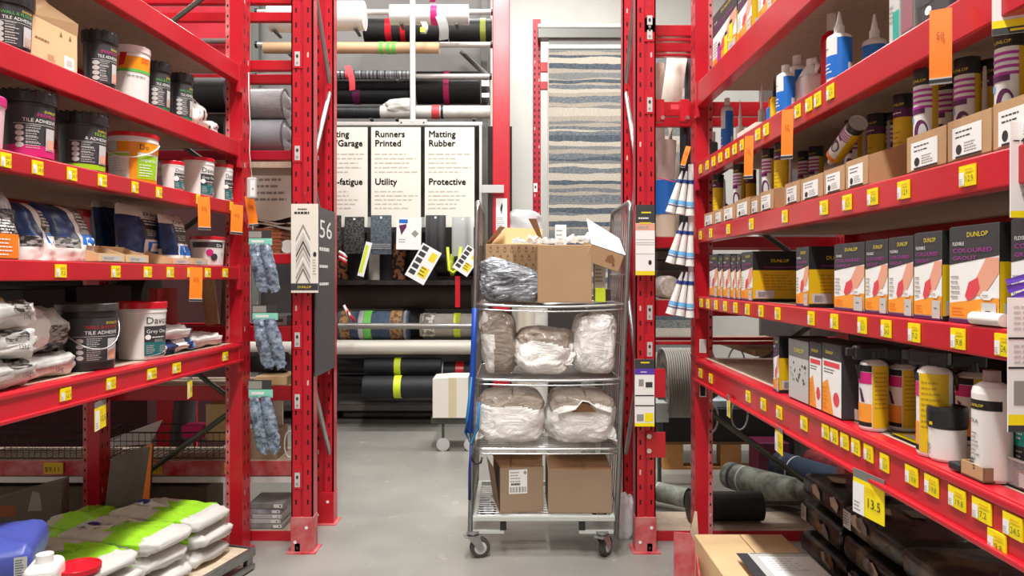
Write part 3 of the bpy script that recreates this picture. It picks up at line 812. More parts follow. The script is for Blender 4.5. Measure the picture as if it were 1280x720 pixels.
# fifth shelf: stack of silver printed bags, leaning bag, paper packs -------
def silverS(p, u, v):
    if p.z < .036 or (p.y > 0 and abs(p.x) > .06): return BAGW
    return BAGK if (abs(p.x - .02) < .06 and p.y < 0 and p.z > .05) else BAGS
def decoT(m, mp):
    m.rect(mp, -.05, -.07, .05, -.045, YELB, .003, 4); m.rect(mp, -.055, -.035, .06, .0, BAGC, .003, 4)
x, wd, Y = place(-42, 47, .02, 4)
zz = LZ[4]; hs = [.072, .08, .082]
for i, (tops, lab) in enumerate(((455, 'bottom bag of the silver printed stack at the left edge'), (410, 'middle bag of the silver printed stack at the left edge, marked 15kg'), (357, 'top bag of the silver printed stack at the left edge'))):
    hh = .088
    t = sack(lab, LR.w(x + .0 * i, .12, zz), LR.a + (.08, -.1, .12)[i], wd, .24, hh, 3.1 * i + 1, silverS, group='silver printed powder bags', rough=.014, deco=decoT)
    if i < 3:
        m = MB(); m.text(lambda u, v, o: (u, -.118 - o, v), '15kg', .03, .03, .02, TEXT, .008); m.build('weight_mark', t)
    zz += hh - .004
x, wd, Y = place(36, 115, .02, 4)
t = sack('bottom white bag marked 15kg lying beside the silver stack', LR.w(x, .172, LZ[4]), LR.a, wd, .23, .075, 12.5, lambda p, u, v: BAGW if p.y > -.06 or p.z < .03 else BAGS, group='silver printed powder bags', rough=.012)
m = MB(); m.text(lambda u, v, o: (u, -.112 - o, v), '15kg', .01, .02, .02, TEXT, .01); m.build('weight_mark', t)
t = sack('white bag with yellow strip slumped over the bag marked 15kg', LR.w(x - .0, .172, LZ[4] + .073), LR.a, wd * .96, .23, .15, 17.2, lambda p, u, v: (BAGK if p.z < .09 else BAGS) if (p.x > .02 and p.y < 0) else BAGW, group='silver printed powder bags', rough=.013, e1=.6, e2=.8)
m = MB(); mp = lambda u, v, o: (u, -.108 - o + abs(u - .0) * .35, v); m.rect(mp, .03, .1, .075, .112, YELB, .004, 3); m.rect(mp, .03, .045, .08, .085, BAGC, .003, 3); m.build('print', t)
PW = mat('paper_pack', (232, 230, 226), .5, rgb2=(206, 200, 196), vscale=6, bump=.4, bscale=20)
def packmat(k):
    def f(p, u, v):
        a = (p.x + .3) * 9 + k
        return BAGB if (a % 1.6) < .3 and p.z > .01 else (BLUEL if (a % 1.6) < .42 else PW)
    return f
GP = 'white and blue soft packs'
for (p0, p1, yt, yb_, zz, lab) in ((202, 253, 386, 415, .052, 'upper small white and blue soft pack behind the red-lidded bucket'), (205, 256, 412, 450, 0, 'lower white and blue soft pack right of the red-lidded bucket'), (248, 290, 407, 440, 0, 'white and blue soft pack nearest the rack upright')):
    x, wd, Y = place(p0, p1, .03, 4); h = .062 if zz else .058
    sack(lab, LR.w(x, .16, LZ[4] + zz), LR.a, wd * .98, .2, h, p0 * .31, packmat(p0 * .1), group=GP, name='soft_pack', cat='pack', rough=.012)

# dark stock filling the depth of the shelves ------------------------------
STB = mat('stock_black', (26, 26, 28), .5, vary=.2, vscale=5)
def lbox(label, px0, px1, t, lvl, h, d, m_, **kw):
    x, wd, Y = place(px0, px1, t, lvl)
    return carton(label, LR.w(x, t + d / 2, LZ[lvl]), LR.a, wd, d, h, m_, name='storage_tub', cat='tub', **kw)
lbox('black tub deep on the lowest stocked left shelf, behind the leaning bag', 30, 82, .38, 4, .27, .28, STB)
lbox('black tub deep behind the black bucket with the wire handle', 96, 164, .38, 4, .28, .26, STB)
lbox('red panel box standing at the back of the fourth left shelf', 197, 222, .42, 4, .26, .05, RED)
# hanging orange tags and price holders -------------------------------------
def otag(label, px, ytop, ybot, R=LR, w=.05, t=-.03, lift=0., tilt=0., grp='orange hanging shelf tags'):
    x, Y = R.at(px, t); zt, zb = Z(ytop, Y), Z(ybot, Y); h = zt - zb
    th = thing('hanging_tag', label, 'tag', R.w(x, t, zt), R.a, grp)
    th.rotation_euler = (0, tilt, R.a * .45)
    m = MB(); m.grid(lambda u, v: ((u - .5) * w, -.004 - .02 * math.sin((1 - v) * PI * .5) * .6 - lift * (1 - v), -(1 - v) * h), 2, 8, ORG)
    mp = lambda u, v, o: (u, -.006 - o - .02 * math.sin(min(1, (-v / h)) * PI * .5) * .6 - lift * (-v / h), v)
    m.text(mp, '50', -.012, -h * .45, .022, mat('tag_ink', (170, 80, 20), .6), .001, maxw=.024); m.text(mp, '4', .006, -h * .5, .012, MATS['tag_ink'], .001)
    m.build('card', th)
    m = MB(); m.box(-w / 2, w / 2, -.022 - lift, -.014 - lift, -h - .012, -h, LGREY); m.rect(fmap(-.022 - lift, 0, -h - .006), -w / 2, -.004, w / 2, .003, TEXT, .0008); m.build('end_clip', th)
    return th
otag('orange hanging tag on the second left shelf, the first left of the rack upright', 254, 246, 284)
otag('orange hanging tag at the beam end by the left rack upright', 296, 256, 290, w=.055, tilt=.06)
otag('orange tag hanging just right of the left rack upright', 311, 245, 280, w=.045, tilt=-.12)
otag('orange hanging tag on the middle left shelf edge', 245, 334, 373, w=.05, tilt=.05)
def pholder(label, px, yt, yb, R, w, h=None, rotd=0.0, t=-.01):
    x, Y = R.at(px, t); zt, zb = Z(yt, Y), Z(yb, Y); h = zt - zb
    th = thing('price_holder', label, 'price sign', R.w(x, t, zt), R.a + rotd, 'price holders hanging under the lowest shelves')
    m = MB(); m.box(-w / 2, w / 2, -.002, .0, -h * .2, 0, GREYP); m.build('grip', th)
    m = MB(); m.box(-w / 2, w / 2, -.002, .0, -h, -h * .2, YEL); mp = fmap(-.002, 0, 0)
    m.rect(mp, -w * .5, -h, -w * .12, -h * .3, PAPER, .0008); m.lines(mp, -w * .45, -h * .7, -w * .18, -h * .95, 3, GREYT, off=.0014)
    m.text(mp, '13.5', -w * .05, -h * .75, h * .3, TEXT, .0015, maxw=w * .5); m.lines(mp, -w * .05, -h * .3, w * .4, -h * .45, 2, YELD, off=.0014)
    m.build('price_card', th); return th
pholder('yellow price holder hanging under the left beam, nearer the camera', 125, 501, 536, LR, .1, rotd=.25)
pholder('yellow price holder hanging under the left beam near the upright', 237, 471, 497, LR, .075, rotd=.25)
# ------------------------------------------------------------------ under the left rack: trolley with sacks, blue bag, tub, baskets
dl = thing('platform_trolley', 'low steel-edged platform trolley with a pale board, carrying green and white sacks', 'trolley', (-1.169 - .03, 3.40, 0), math.atan2(-.264, .964) * -1 + 0)
# local frame: y away along the trolley, front right edge at x=0, extends to x=-0.95, y from -1.5 to 0
da = PI / 2 - math.atan2(.964, .264); dl.rotation_euler = (0, 0, -da)
dl.location = (X(318, 3.36), 3.36, 0)
TL = 1.22
m = MB(); m.bbox(-.8, -.02, -TL, -.01, .075, .095, WOODL, .003); m.build('deck_board', dl)
m = MB(); m.bbox(-.02, 0, -TL, 0, .06, .098, STEEL, .003); m.bbox(-.8, 0, -.0, .012, .06, .098, STEEL, .003); m.bbox(-.82, -.8, -TL, 0, .06, .098, STEEL, .003); m.build('deck_frame', dl)
MB().bbox(-.02, 0.005, -TL, 0, .008, .03, STEEL, .003).build('lower_rail', dl)
for yy in (-TL + .1, -.02):
    for xx in (-.02, -.80): MB().bbox(xx - .012, xx + .014, yy - .02, yy + .02, .0, .07, STEEL, .003).build('corner_post', dl)
def dw(x, y, z):
    c, s = math.cos(-da), math.sin(-da); return (dl.location.x + c * x - s * y, dl.location.y + s * x + c * y, z)
def greensack(p, u, v):
    # lime panel on the top half toward the aisle, paper middle, white ends
    ax = p.x
    if ax > .17: return SACKW
    if ax > -.05: return LIMEB if p.z > .045 else SACKW
    if p.y > .09 and ax > .02: return LIMEB
    return SACKC
def decog(m, mp):
    for k in range(7): m.grid(lambda u, v, k=k: mp(-.03 + .012 * k + .004 * u, -.07 + .11 * v, .004), 1, 6, LIMED)
    m.rect(mp, -.19, -.05, -.08, .02, LGREY, .004, 6); m.rect(mp, -.16, -.03, -.1, .0, BLUED, .008, 4)
names = ['farthest', 'second', 'third', 'nearest']
ys = [-.19, -.46, -.73, -1.0]
for i, y in enumerate(ys):
    for lv in range(3 if i < 3 else 3):
        th_ = .078
        if i == 3 and lv == 2: pass
        lab = '%s stack of lime green and white sacks on the trolley, %s sack' % (names[i], ('bottom', 'middle', 'top')[lv])
        t = sack(lab, dw(-.30 + .015 * ((i + lv) % 2), y + .003 * ((i * 2 + lv) % 3 - 1), .096 + lv * .074), -da + .05 * math.sin(i * 3 + lv * 2), .48, .256, th_, i * 5.1 + lv * 2.3, greensack, group='lime green and white powder sacks', rough=.011, deco=decog if lv == 2 else None, nu=52, nv=20, e1=.3, e2=.45)
    # second column deeper in
for i, y in enumerate((-.25, -.55, -.85)):
    t = sack('paper sack with green top deep under the left rack, %s' % ('farthest of three', 'middle of three', 'nearest of three')[i], dw(-.675, y, .096), -da + .04 * i, .27, .29, .19, 40 + i * 3.3, lambda p, u, v: LIMEB if (p.z > .13 and p.x > -.06) else SACKC, group='sacks deep under the left rack', rough=.014, nu=44, nv=20)
# blue bag in the near left corner, on a white tub; red lidded bucket beside it
t = thing('blue_bag', 'indigo plastic pack with white lettering at the bottom left corner', 'bag', (X(-14, 2.05), 2.05, .50), .42)
m, f = sack_mesh(.25, .30, .12, 3.3, None, .003, e1=.14, e2=.16)
m.grid(f, 60, 24, BLUEI, wrapu=True)
m.build('bag_skin', t)
m = MB(); mp = lambda u, v, o: (u, -.148 - o, v)
m.text(mp, 'B&P', -.02, .06, .03, PAPER, .004); 
for k in range(2): m.lines(mp, -.1, .04 - .02 * k, .08, .025 - .02 * k, 1, PAPER, off=.004)
m.rect(mp, .085, .015, .115, .09, LGREY, .004); m.lines(mp, .088, .085, .112, .025, 9, TEXT, off=.005)
m.build('print', t)
MB().bbox(-.12, .12, -.12, .14, 0, .497, STB, .004).build('dark_crate', None, (X(-14, 2.05), 2.05, 0), .42)
o = COL.objects['dark_crate']
def add_plain(o, label, cat, group=None): tag(o, label, cat, group); return o
add_plain(o, 'dark crate under the indigo pack at the bottom left corner', 'crate')
Yb = 1.93
bucket('white bucket with red lid at the bottom left, cut by the frame', (X(98, Yb), Yb, 0), 0, .052, Z(706, Yb) - 0, WHITE, REDB, None, name='paint_bucket', lidh=.02)
t = thing('white_canister', 'white plastic canister leaning out beside the indigo pack', 'canister', (X(56, 1.86), 1.86, 0), .3)
m = MB(); m.bbox(-.04, .035, -.05, .06, 0, Z(702, 1.86), WHITE, .02, 4); m.build('body', t)
m = MB(); m.lathe([(.02, Z(702, 1.86) - .005), (.02, Z(702, 1.86) + .02), (.0, Z(702, 1.86) + .022)], WHITE, 16); m.build('cap', t)
# cardboard-faced sheets standing in the dark behind the sacks
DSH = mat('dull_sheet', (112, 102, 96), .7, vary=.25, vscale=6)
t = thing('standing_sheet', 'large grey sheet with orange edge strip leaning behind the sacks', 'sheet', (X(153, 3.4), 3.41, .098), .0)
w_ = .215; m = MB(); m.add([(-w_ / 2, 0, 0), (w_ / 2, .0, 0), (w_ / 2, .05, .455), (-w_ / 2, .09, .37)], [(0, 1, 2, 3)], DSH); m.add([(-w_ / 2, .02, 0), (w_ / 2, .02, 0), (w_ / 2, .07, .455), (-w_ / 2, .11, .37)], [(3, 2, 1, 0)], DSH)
m.build('panel_face', t)
m = MB(); m.add([(w_ * .3, -.002, 0), (w_ / 2 + .002, -.002, 0), (w_ / 2 + .002, .048, .455), (w_ * .3, .056, .43)], [(0, 1, 2, 3)], ORG); m.build('edge_strip', t)
Yp = 3.45
BRW0 = mat('brown_print', (150, 84, 44), .6)
t = thing('storage_box', 'light cardboard box with printed front deep under the left rack', 'box', (X(40, 3.35), 3.35, .0), .15)
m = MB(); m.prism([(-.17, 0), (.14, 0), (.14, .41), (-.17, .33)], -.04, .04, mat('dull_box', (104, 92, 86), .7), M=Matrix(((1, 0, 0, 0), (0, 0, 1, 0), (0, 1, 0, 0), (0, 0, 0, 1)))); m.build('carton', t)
m = MB(); mp = fmap(-.04); m.rect(mp, -.15, .26, -.05, .31, BRW0); m.poly(mp, [(.0, .28), (.06, .28), (.05, .36), (.02, .37)], GREYT); m.build('printed_panel', t)
carton('dark kraft-topped filler box added to keep the lowest level behind the left rack in shade', (-2.55, 3.86, Z(663, 3.722) + .002), 0, 2.0, .22, Z(602, 3.85) - Z(663, 3.722), mat('kraft_dark', (104, 90, 80), .8, vary=.1, vscale=4), name='dark_filler')  # added dark box blocks the bright background, its top is the kraft boards

# wire baskets on the cross-aisle rack behind
def basket(label, xa, xb, y0, y1, zb, h):
    t = thing('wire_basket', label, 'basket', ((xa + xb) / 2, y0, zb), 0, 'wire baskets behind the left rack')
    w2 = (xb - xa) / 2; d = y1 - y0
    m = MB()
    for z in (0, h * .33, h * .66, h):
        m.path([(-w2, 0, z), (w2, 0, z), (w2, d, z), (-w2, d, z), (-w2, 0, z)], .0035 if z == h else .002, BLACKWIRE, 4)
    m.build('rim_wires', t)
    m = MB(); k = int(2 * w2 / .03)
    for i in range(k + 1):
        x = -w2 + 2 * w2 * i / k; m.path([(x, 0, h), (x, 0, 0), (x, d, 0), (x, d, h)], .0016, BLACKWIRE, 3)
    m.build('mesh_wires', t)
zbk = Z(576, 3.722) + .006
basket('black wire basket behind the left rack, right one beside the upright', -2.05, -1.42, 3.75, 3.965, zbk, .13)
basket('black wire basket behind the left rack, middle one', -2.72, -2.09, 3.75, 3.965, zbk, .13)
basket('black wire basket behind the left rack, leftmost', -3.4, -2.76, 3.75, 3.965, zbk, .13)
t = thing('paper_sheet', 'white card sheet lying in the middle wire basket', 'card', (X(155, 3.85), 3.86, zbk + .03), 0)
MB().add([(-.2, -.02, 0), (.14, -.02, .02), (.16, .08, .13), (-.05, .08, .05)], [(0, 1, 2, 3)], PAPER).build('sheet', t)
t = thing('foam_roll', 'grey roll standing slanted behind the wire basket', 'roll', (X(210, 4.2), 4.3, 0.02), 0)
MB().tube((0, 0, 0), (.06, 0, Z(502, 4.2)), .062, CHAR, 20).build('roll_body', t)
t = thing('red_board', 'red board standing behind the grey roll and wire basket', 'board', (X(207, 4.5), 4.55, 0), 0)
MB().box(-.075, .17, -.01, .01, 0, Z(502, 4.5), RED).build('board_face', t)
for (pa, pb, ya, yb, mm, lab) in ((262, 290, 503, 548, CARDL, 'cream carton behind the wire baskets beside the upright'), (232, 258, 530, 545, PINK, 'bright pink bundle lying in the right wire basket')):
    Y = 3.9; w_ = (pb - pa) / F * Y; z0 = max(Z(yb, Y), zbk + .004)
    carton(lab, (X((pa + pb) / 2, Y), Y, z0), 0, w_, .1, Z(ya, Y) - z0, mm, name='carton' if mm is CARDL else 'pink_bundle', cat='box' if mm is CARDL else 'bundle')
# yellow tickets on the beam behind (part of that rack)
m = MB()
for o in list(COL.objects):
    pass
for (pa, pb) in ((185, 203), (28 * 2, 80), (281, 290)):
    mm = MB(); z0, z1 = Z(592, 3.72), Z(578, 3.72)
    mm.box(X(pa, 3.72) - crl.location.x, X(pb, 3.72) - crl.location.x, .142, .146, z0, z1, YELD); mp = fmap(.142, X(pa, 3.72) - crl.location.x, z0)
    mm.text(mp, '$9.11', .004, .012, .035, TEXT, .001, maxw=(pb - pa) / F * 3.72 * .85)
    mm.build('price_ticket', crl)
# dark rolls / stock on this cross-aisle rack, seen between the left rack shelves
def hroll(label, x0, x1, y, z, r, mt, name='fabric_roll', cat='roll', group=None, endm=None, parts=()):
    t = thing(name, label, cat, ((x0 + x1) / 2, y, z), 0, group); h = (x1 - x0) / 2
    m = MB(); m.tube((-h, 0, 0), (h, 0, 0), r, mt, 28, cap=False)
    for s_ in (-1, 1):
        vs = [(s_ * h, r * math.cos(2 * PI * i / 28), r * math.sin(2 * PI * i / 28)) for i in range(28)]
        m.add(vs, [tuple(range(28))], endm or mt)
    m.build('roll_body', t)
    if endm:
        m = MB()
        for k in range(2, 6):
            rr = r * k / 6.5
            for s_ in (-1, 1): m.path([(s_ * (h + .001), rr * math.cos(a * PI / 8), rr * math.sin(a * PI / 8)) for a in range(17)], .0015, BLACKM, 3)
        m.build('roll_end', t)
    return t
BKF = mat('black_foam', (24, 24, 26), .6, vary=.2, vscale=6)
z188 = Z(188, 3.722) + .002
hroll('black roll lying behind the top left shelf, the upper one', -2.3, X(291, 3.9), 3.86, z188 + .31, .09, BKF, group='black rolls behind the left rack')
hroll('black roll lying behind the top left shelf, the lower one', -2.3, X(291, 3.9), 3.86, z188 + .12, .09, BKF, group='black rolls behind the left rack')
z317 = Z(408, 3.722) + .002
hroll('black roll lying behind the adhesive buckets, left one', -3.3, -2.2, 3.86, z317 + .13, .125, BKF, group='black rolls behind the left rack')
hroll('black roll lying behind the adhesive buckets, right one', -2.15, X(196, 3.9) , 3.86, z317 + .13, .125, BKF, group='black rolls behind the left rack')
t = thing('cardboard_tube', 'pale cardboard tube standing behind the left rack next to the orange tag', 'tube', (X(265, 3.85), 3.86, Z(408, 3.722)), 0)
MB().tube((0, 0, 0), (-.03, 0, .27), .034, CARDL, 20).build('tube_wall', t)
t = thing('grey_tube', 'grey sheet roll standing beside the pale cardboard tube', 'roll', (X(282, 3.85), 3.86, Z(408, 3.722)), 0)
MB().tube((0, 0, 0), (.01, 0, .27), .03, GREYP, 20).build('roll_body', t)
for (pa, pb, ya, yb, mm, lab) in ((185, 290, 8, 90, REDP, 'pale red panel on the cross-aisle rack above the top left shelf'), (-10, 290, 100, 104, REDP, 'x')):
    if lab == 'x': continue
    Y = 4.3; t = thing('red_backing_sheet', lab, 'sheet', (X(237, Y), Y, Z(yb, Y)), 0)  # backing panel set behind the rack, not hung from anything
    MB().bbox(-(pb - pa) / F * Y / 2, (pb - pa) / F * Y / 2, 0, .02, 0, Z(ya, Y) - Z(yb, Y), mm, .003).build('panel_sheet', t)
    MB().tube((-.08, -.03, .17), (.25, -.03, .17), .016, GREYP, 12).build('cross_rod', t)
# rolls and packs in the narrow bay between left rack and its end frame
def wroll(label, pa, pb, ya, yb, Y, z, mt, mt2, rag=True):
    r = (yb - ya) / 2 / F * Y; x0, x1 = X(pa, Y), X(pb, Y)
    t = thing('wrapped_roll', label, 'roll', ((x0 + x1) / 2, Y + .0, z + r), 0, 'film-wrapped rolls in the narrow bay')
    h = (x1 - x0) / 2
    m = MB(); m.tube((-h, 0, 0), (h, 0, 0), r * .97, mt, 28); m.build('roll_body', t)
    m = MB(); m.tube((-h * .98, 0, 0), (h * .9, 0, 0), r * 1.0, mt2, 28, cap=False)
    m.grid(lambda u, v: (h * .9 + v * .05 * (1 + .5 * math.sin(u * 20)), r * (1 - .55 * v) * math.cos(u * 2 * PI), r * (1 - .6 * v + .12 * math.sin(u * 30) * v) * math.sin(u * 2 * PI) - v * r * .3), 30, 5, mt2, wrapu=True)
    m.build('wrap_film', t); return t
GR1 = mat('roll_grey_mesh', (120, 116, 116), .5, rgb2=(70, 70, 72), vscale=30, stretch=(1, 4, 4)); GR2 = mat('roll_slate', (84, 84, 96), .5, vary=.3, vscale=8)
wroll('grey film-wrapped roll, the upper of two left of the perforated frame', 307, 358, 107, 146, 3.80, Z(188, 3.722) + .17, GR1, FILM)
wroll('slate film-wrapped roll, the lower of two left of the perforated frame', 308, 358, 147, 188, 3.80, Z(188, 3.722) + .003, GR2, FILM)
zb = Z(317, 3.722) + .002
BRW = mat('brown_board', (148, 82, 48), .6, vary=.25, vscale=10, stretch=(1, 1, 8))
for k in range(7):
    hh = .017; t = thing('timber_sample', 'orange-brown timber board in the narrow bay, %s of seven stacked' % ('lowest', 'second from below', 'third from below', 'middle one', 'third from the top', 'second from the top', 'uppermost')[k], 'board', (X(334, 3.8) + .004 * (k % 3), 3.82, zb + k * .0185), 0, 'stacked timber boards in the narrow bay')
    MB().bbox(-.085, .085, -.08, .1, 0, hh, BRW, .002).build('board_body', t)
t = thing('board_sheet', 'dark brown loose sheets lying on the timber boards', 'sheets', (X(338, 3.8), 3.82, zb + 7 * .0185), 0)
BRD = mat('brown_dark', (110, 66, 44), .6, rgb2=(60, 46, 44), vscale=14)
m = MB(); 
for k in range(3): m.grid(lambda u, v, k=k: ((u - .5) * (.17 + .02 * k) + .01 * k, (v - .5) * .18, .006 + k * .02 + .012 * math.sin(u * 5 + k)), 8, 2, BRD)
m.build('sheet_stack', t)
t = thing('white_disc', 'white round cap lying beside the timber boards', 'cap', (X(358, 3.74), 3.765, zb + .035), 0)
MB().tube((0, -.012, 0), (0, .012, 0), .034, WHITE, 24).build('cap_body', t)
zb = Z(408, 3.722) + .002
t = thing('metal_tray', 'flat galvanised tray on the beam left of the grey aisle sign', 'tray', (X(352, 3.8), 3.82, zb), 0)
m = MB(); m.bbox(-.06, .05, -.09, .1, 0, .055, STEEL, .004); m.build('tray_body', t); m = MB(); m.rect(fmap(-.09), -.03, .02, .03, .035, TEXT); m.build('slot_label', t)
zb = Z(482, 3.722) + .002
carton('flat light cardboard box on the beam below the middle hanging bag', (X(345, 3.8), 3.82, zb), 0, .16, .2, .045, CARDL, name='flat_carton')
t = thing('black_roll', 'black roll lying above the flat light cardboard box', 'roll', (X(335, 3.86), 3.86, zb + .045 + .055), 0)
MB().tube((-.11, 0, 0), (.1, 0, 0), .053, BKF, 24).build('roll_body', t)
zb = Z(576, 3.722) + .002
t = carton('brown cardboard box behind the lowest hanging bag', (X(332, 3.8), 3.83, zb), 0, .155, .18, .145, CARDD, name='brown_carton')
t = carton('cream board standing above the brown carton', (X(347, 3.95), 3.96, zb), 0, .05, .02, .29, CREAM, name='cream_board', cat='board')
t = thing('white_ring', 'white oval plastic ring standing beside the brown carton', 'ring', (X(362, 3.77), 3.775, zb + .07), 0)
MB().path([(.028 * math.cos(a * PI / 10), 0, .068 * math.sin(a * PI / 10)) for a in range(21)], .004, WHITE, 6).build('ring_rim', t)
zb = Z(663, 3.722) + .002
FP = mat('flatpack_grey', (150, 148, 146), .6, vary=.2, vscale=20)
for k, (hh, mm, wd) in enumerate(((.024, FP, .17), (.023, LGREY, .155), (.023, LGREY, .15), (.024, mat('flatpack_film', (120, 120, 130), .3, rgb2=(190, 190, 196), vscale=14), .17), (.03, FP, .18))):
    t = thing('flat_pack', 'flat grey and white pack in the narrow bay near the floor, ' + ('bottom one', 'second from the bottom', 'third from the bottom', 'film-wrapped one', 'thick grey top one')[k], 'pack', (X(338, 3.8) - .008 * (k % 2), 3.83, zb), 0, 'flat packs in the narrow bay')
    MB().bbox(-wd / 2, wd / 2, -.09, .1, 0, hh, mm, .003).build('pack_body', t)
    m = MB(); m.rect(fmap(-.09), wd * .2, hh * .2, wd * .44, hh * .8, PAPER); m.rect(fmap(-.09), wd * .36, hh * .35, wd * .4, hh * .65, TEXT, .001); m.build('end_label', t)
    zb += hh + .0015
# aisle sign on the frame side, sample board, hanging bags, scanner cord
SGN = mat('sign_grey', (72, 74, 78), .45)
t = thing('aisle_sign', 'dark grey aisle sign numbered 56 on the side of the left rack end', 'sign', (-.955, 3.58, 0), 0)
xs = 0.0; ya, yb = 0.0, .385
zt1, zt2, zb1, zb2 = Z(257, 3.58), Z(265, 3.965), Z(471, 3.58), Z(464, 3.965)
MB().prism([(ya, zt1), (yb, zt1), (yb, zb1), (ya, zb1)], 0, .006, SGN, M=Matrix(((0, 0, 1, 0), (1, 0, 0, 0), (0, 1, 0, 0), (0, 0, 0, 1)))).build('sign_panel', t)
mp = lambda u, v, o: (.006 + o, u, v)
m = MB(); m.text(mp, '56', .05, Z(298, 3.75), .13, PAPER, .001, width=.26)
m.lines(mp, .06, Z(305, 3.7), .34, Z(318, 3.7), 1, PAPER); m.lines(mp, .06, Z(328, 3.7), .3, Z(338, 3.7), 1, PAPER); m.lines(mp, .06, Z(350, 3.7), .32, Z(360, 3.7), 1, PAPER)
m.build('sign_lettering', t)
Y = 3.52; t = thing('sample_board', 'cream hanging board of white and grey chevron tile trims on the left rack end', 'display', (X(381, Y), Y, Z(255, Y)), 0)
w2 = 17 / F * Y; hb = Z(255, Y) - Z(366, Y)
m = MB(); m.bbox(-w2, w2, -.004, 0, -hb, 0, CREAM, .001, 1); m.build('board_face', t)
m = MB(); mp = fmap(-.004)
m.lines(mp, -w2 * .5, -.02, w2 * .5, -.03, 1, TEXT, th=.6); m.lines(mp, -w2 * .75, -.035, w2 * .85, -.05, 1, TEXT, th=.7)
for k in range(9):
    z0 = -.13 - k * .026; c = (GREYT, PAPER, LGREY, CHAR, GREYT, LGREY, PAPER, GREYT, GREYP)[k]
    m.poly(mp, [(-w2 * .62, z0 - .035), (-w2 * .1, z0 + .035), (w2 * .42, z0 - .035), (w2 * .42, z0 - .047), (-w2 * .1, z0 + .022), (-w2 * .62, z0 - .047)], c, .003)
m.rect(mp, -w2, -hb + .012, w2, -hb + .045, CHAR, .001); m.text(mp, 'DUNLOP', 0, -hb + .022, .016, YELB, .003, anchor='c')
m.disc(mp, w2 * .75, -.24, .008, .012, TEXT, .001); m.lines(mp, w2 * .6, -.26, w2 * .9, -.34, 6, GREYT)
m.build('trim_samples', t)
m = MB(); m.path([(0, -.002, 0), (0, .0, .06)], .0015, TEXT, 4); m.build('hanging_cord', t)
SACH = mat('sachet_slate', (62, 76, 98), .25, rgb2=(150, 164, 180), vscale=46, bump=.5, bscale=26)  # the paler tone is fine highlights painted into the pouch colour
for (x0, x1, y0, y1, lab) in ((308, 347, 288, 365, 'uppermost of the three plastic bags of blue-grey clips hanging by the left rack end'), (313, 355, 381, 460, 'middle one of the three plastic bags of blue-grey clips hanging by the left rack end'), (308, 348, 475, 566, 'lowest of the three plastic bags of blue-grey clips hanging by the left rack end')):
    Y = 3.46; t = thing('hanging_bag', lab, 'bag', (X(x0 + 8, Y), Y, Z(y0, Y)), 0, 'hanging bags of clips')
    L_ = (y1 - y0) / F * Y; wv = (x1 - x0) / F * Y * .72; dx = (x1 - x0) / F * Y * .32
    m = MB(); m.box(-.02, wv - .02, -.003, 0, -L_ * .13, 0, CHAR); m.rect(fmap(-.003), -.018, -L_ * .12, wv * .4, -.005, GREYT); m.build('header_card', t)
    m = MB(); m.box(-.018, wv - .014, -.004, 0, -L_ * .24, -L_ * .13, MINT); m.rect(fmap(-.004), -.005, -L_ * .2, wv * .5, -L_ * .16, PAPER); m.build('mint_strip', t)
    for s_ in (0, 1):
        m = MB()
        def pf(u, v, s_=s_):
            a = u * 2 * PI; zz = -L_ * (.22 + .78 * v); ww = wv * .27 * (.75 + .35 * math.sin(min(1, v * 1.4) * PI * .7)) * (1 if v < .93 else .6)
            q = noise.noise(Vector((math.cos(a) + s_ * 5, math.sin(a), v * 9 + y0)))
            return (wv * (.2 + .5 * s_) - .012 + dx * v + ww * math.cos(a) * (1 + .18 * q), -.015 + .022 * math.sin(a) * (1 + .3 * q) * math.sin(PI * min(.93, v + .07)), zz + .02 * q * v)
        m.grid(pf, 18, 26, SACH, wrapu=True); m.build('clip_pouch', t)
    m = MB(); m.path([(.0, 0, 0), (-.01, .03, .03), (-.02, .06, .02)], .002, ZINC, 4); m.build('hook', t)
Y = 3.5
t = thing('hanging_scanner', 'small pale price scanner hanging on a white cord beside the left upright', 'device', (X(315, Y), Y, Z(222, Y)), 0)
m = MB(); m.bbox(-.022, .022, -.012, .012, -.1, 0, LGREY, .006, 2); m.build('housing', t)
m = MB(); m.rect(fmap(-.012), -.005, -.09, .018, -.012, PAPER); m.rect(fmap(-.012), .005, -.06, .012, -.05, GREYT, .001); m.build('face_plate', t)
m = MB(); m.path([(0, 0, 0), (-.012, 0, .12), (-.008, 0, .25), (-.015, 0, .38), (-.02, .01, .5)], .0022, WHITE, 6); m.build('cord', t)
carton('cream printed leaflet hanging behind the scanner in the narrow bay', (X(342, 4.25), 4.25, Z(290, 4.25)), 0, .3, .01, Z(217, 4.25) - Z(290, 4.25), CREAM, lambda m, mp, w, h: m.lines(mp, -w * .4, h * .95, w * .4, h * .5, 4, GREYT), name='hanging_leaflet', cat='leaflet')
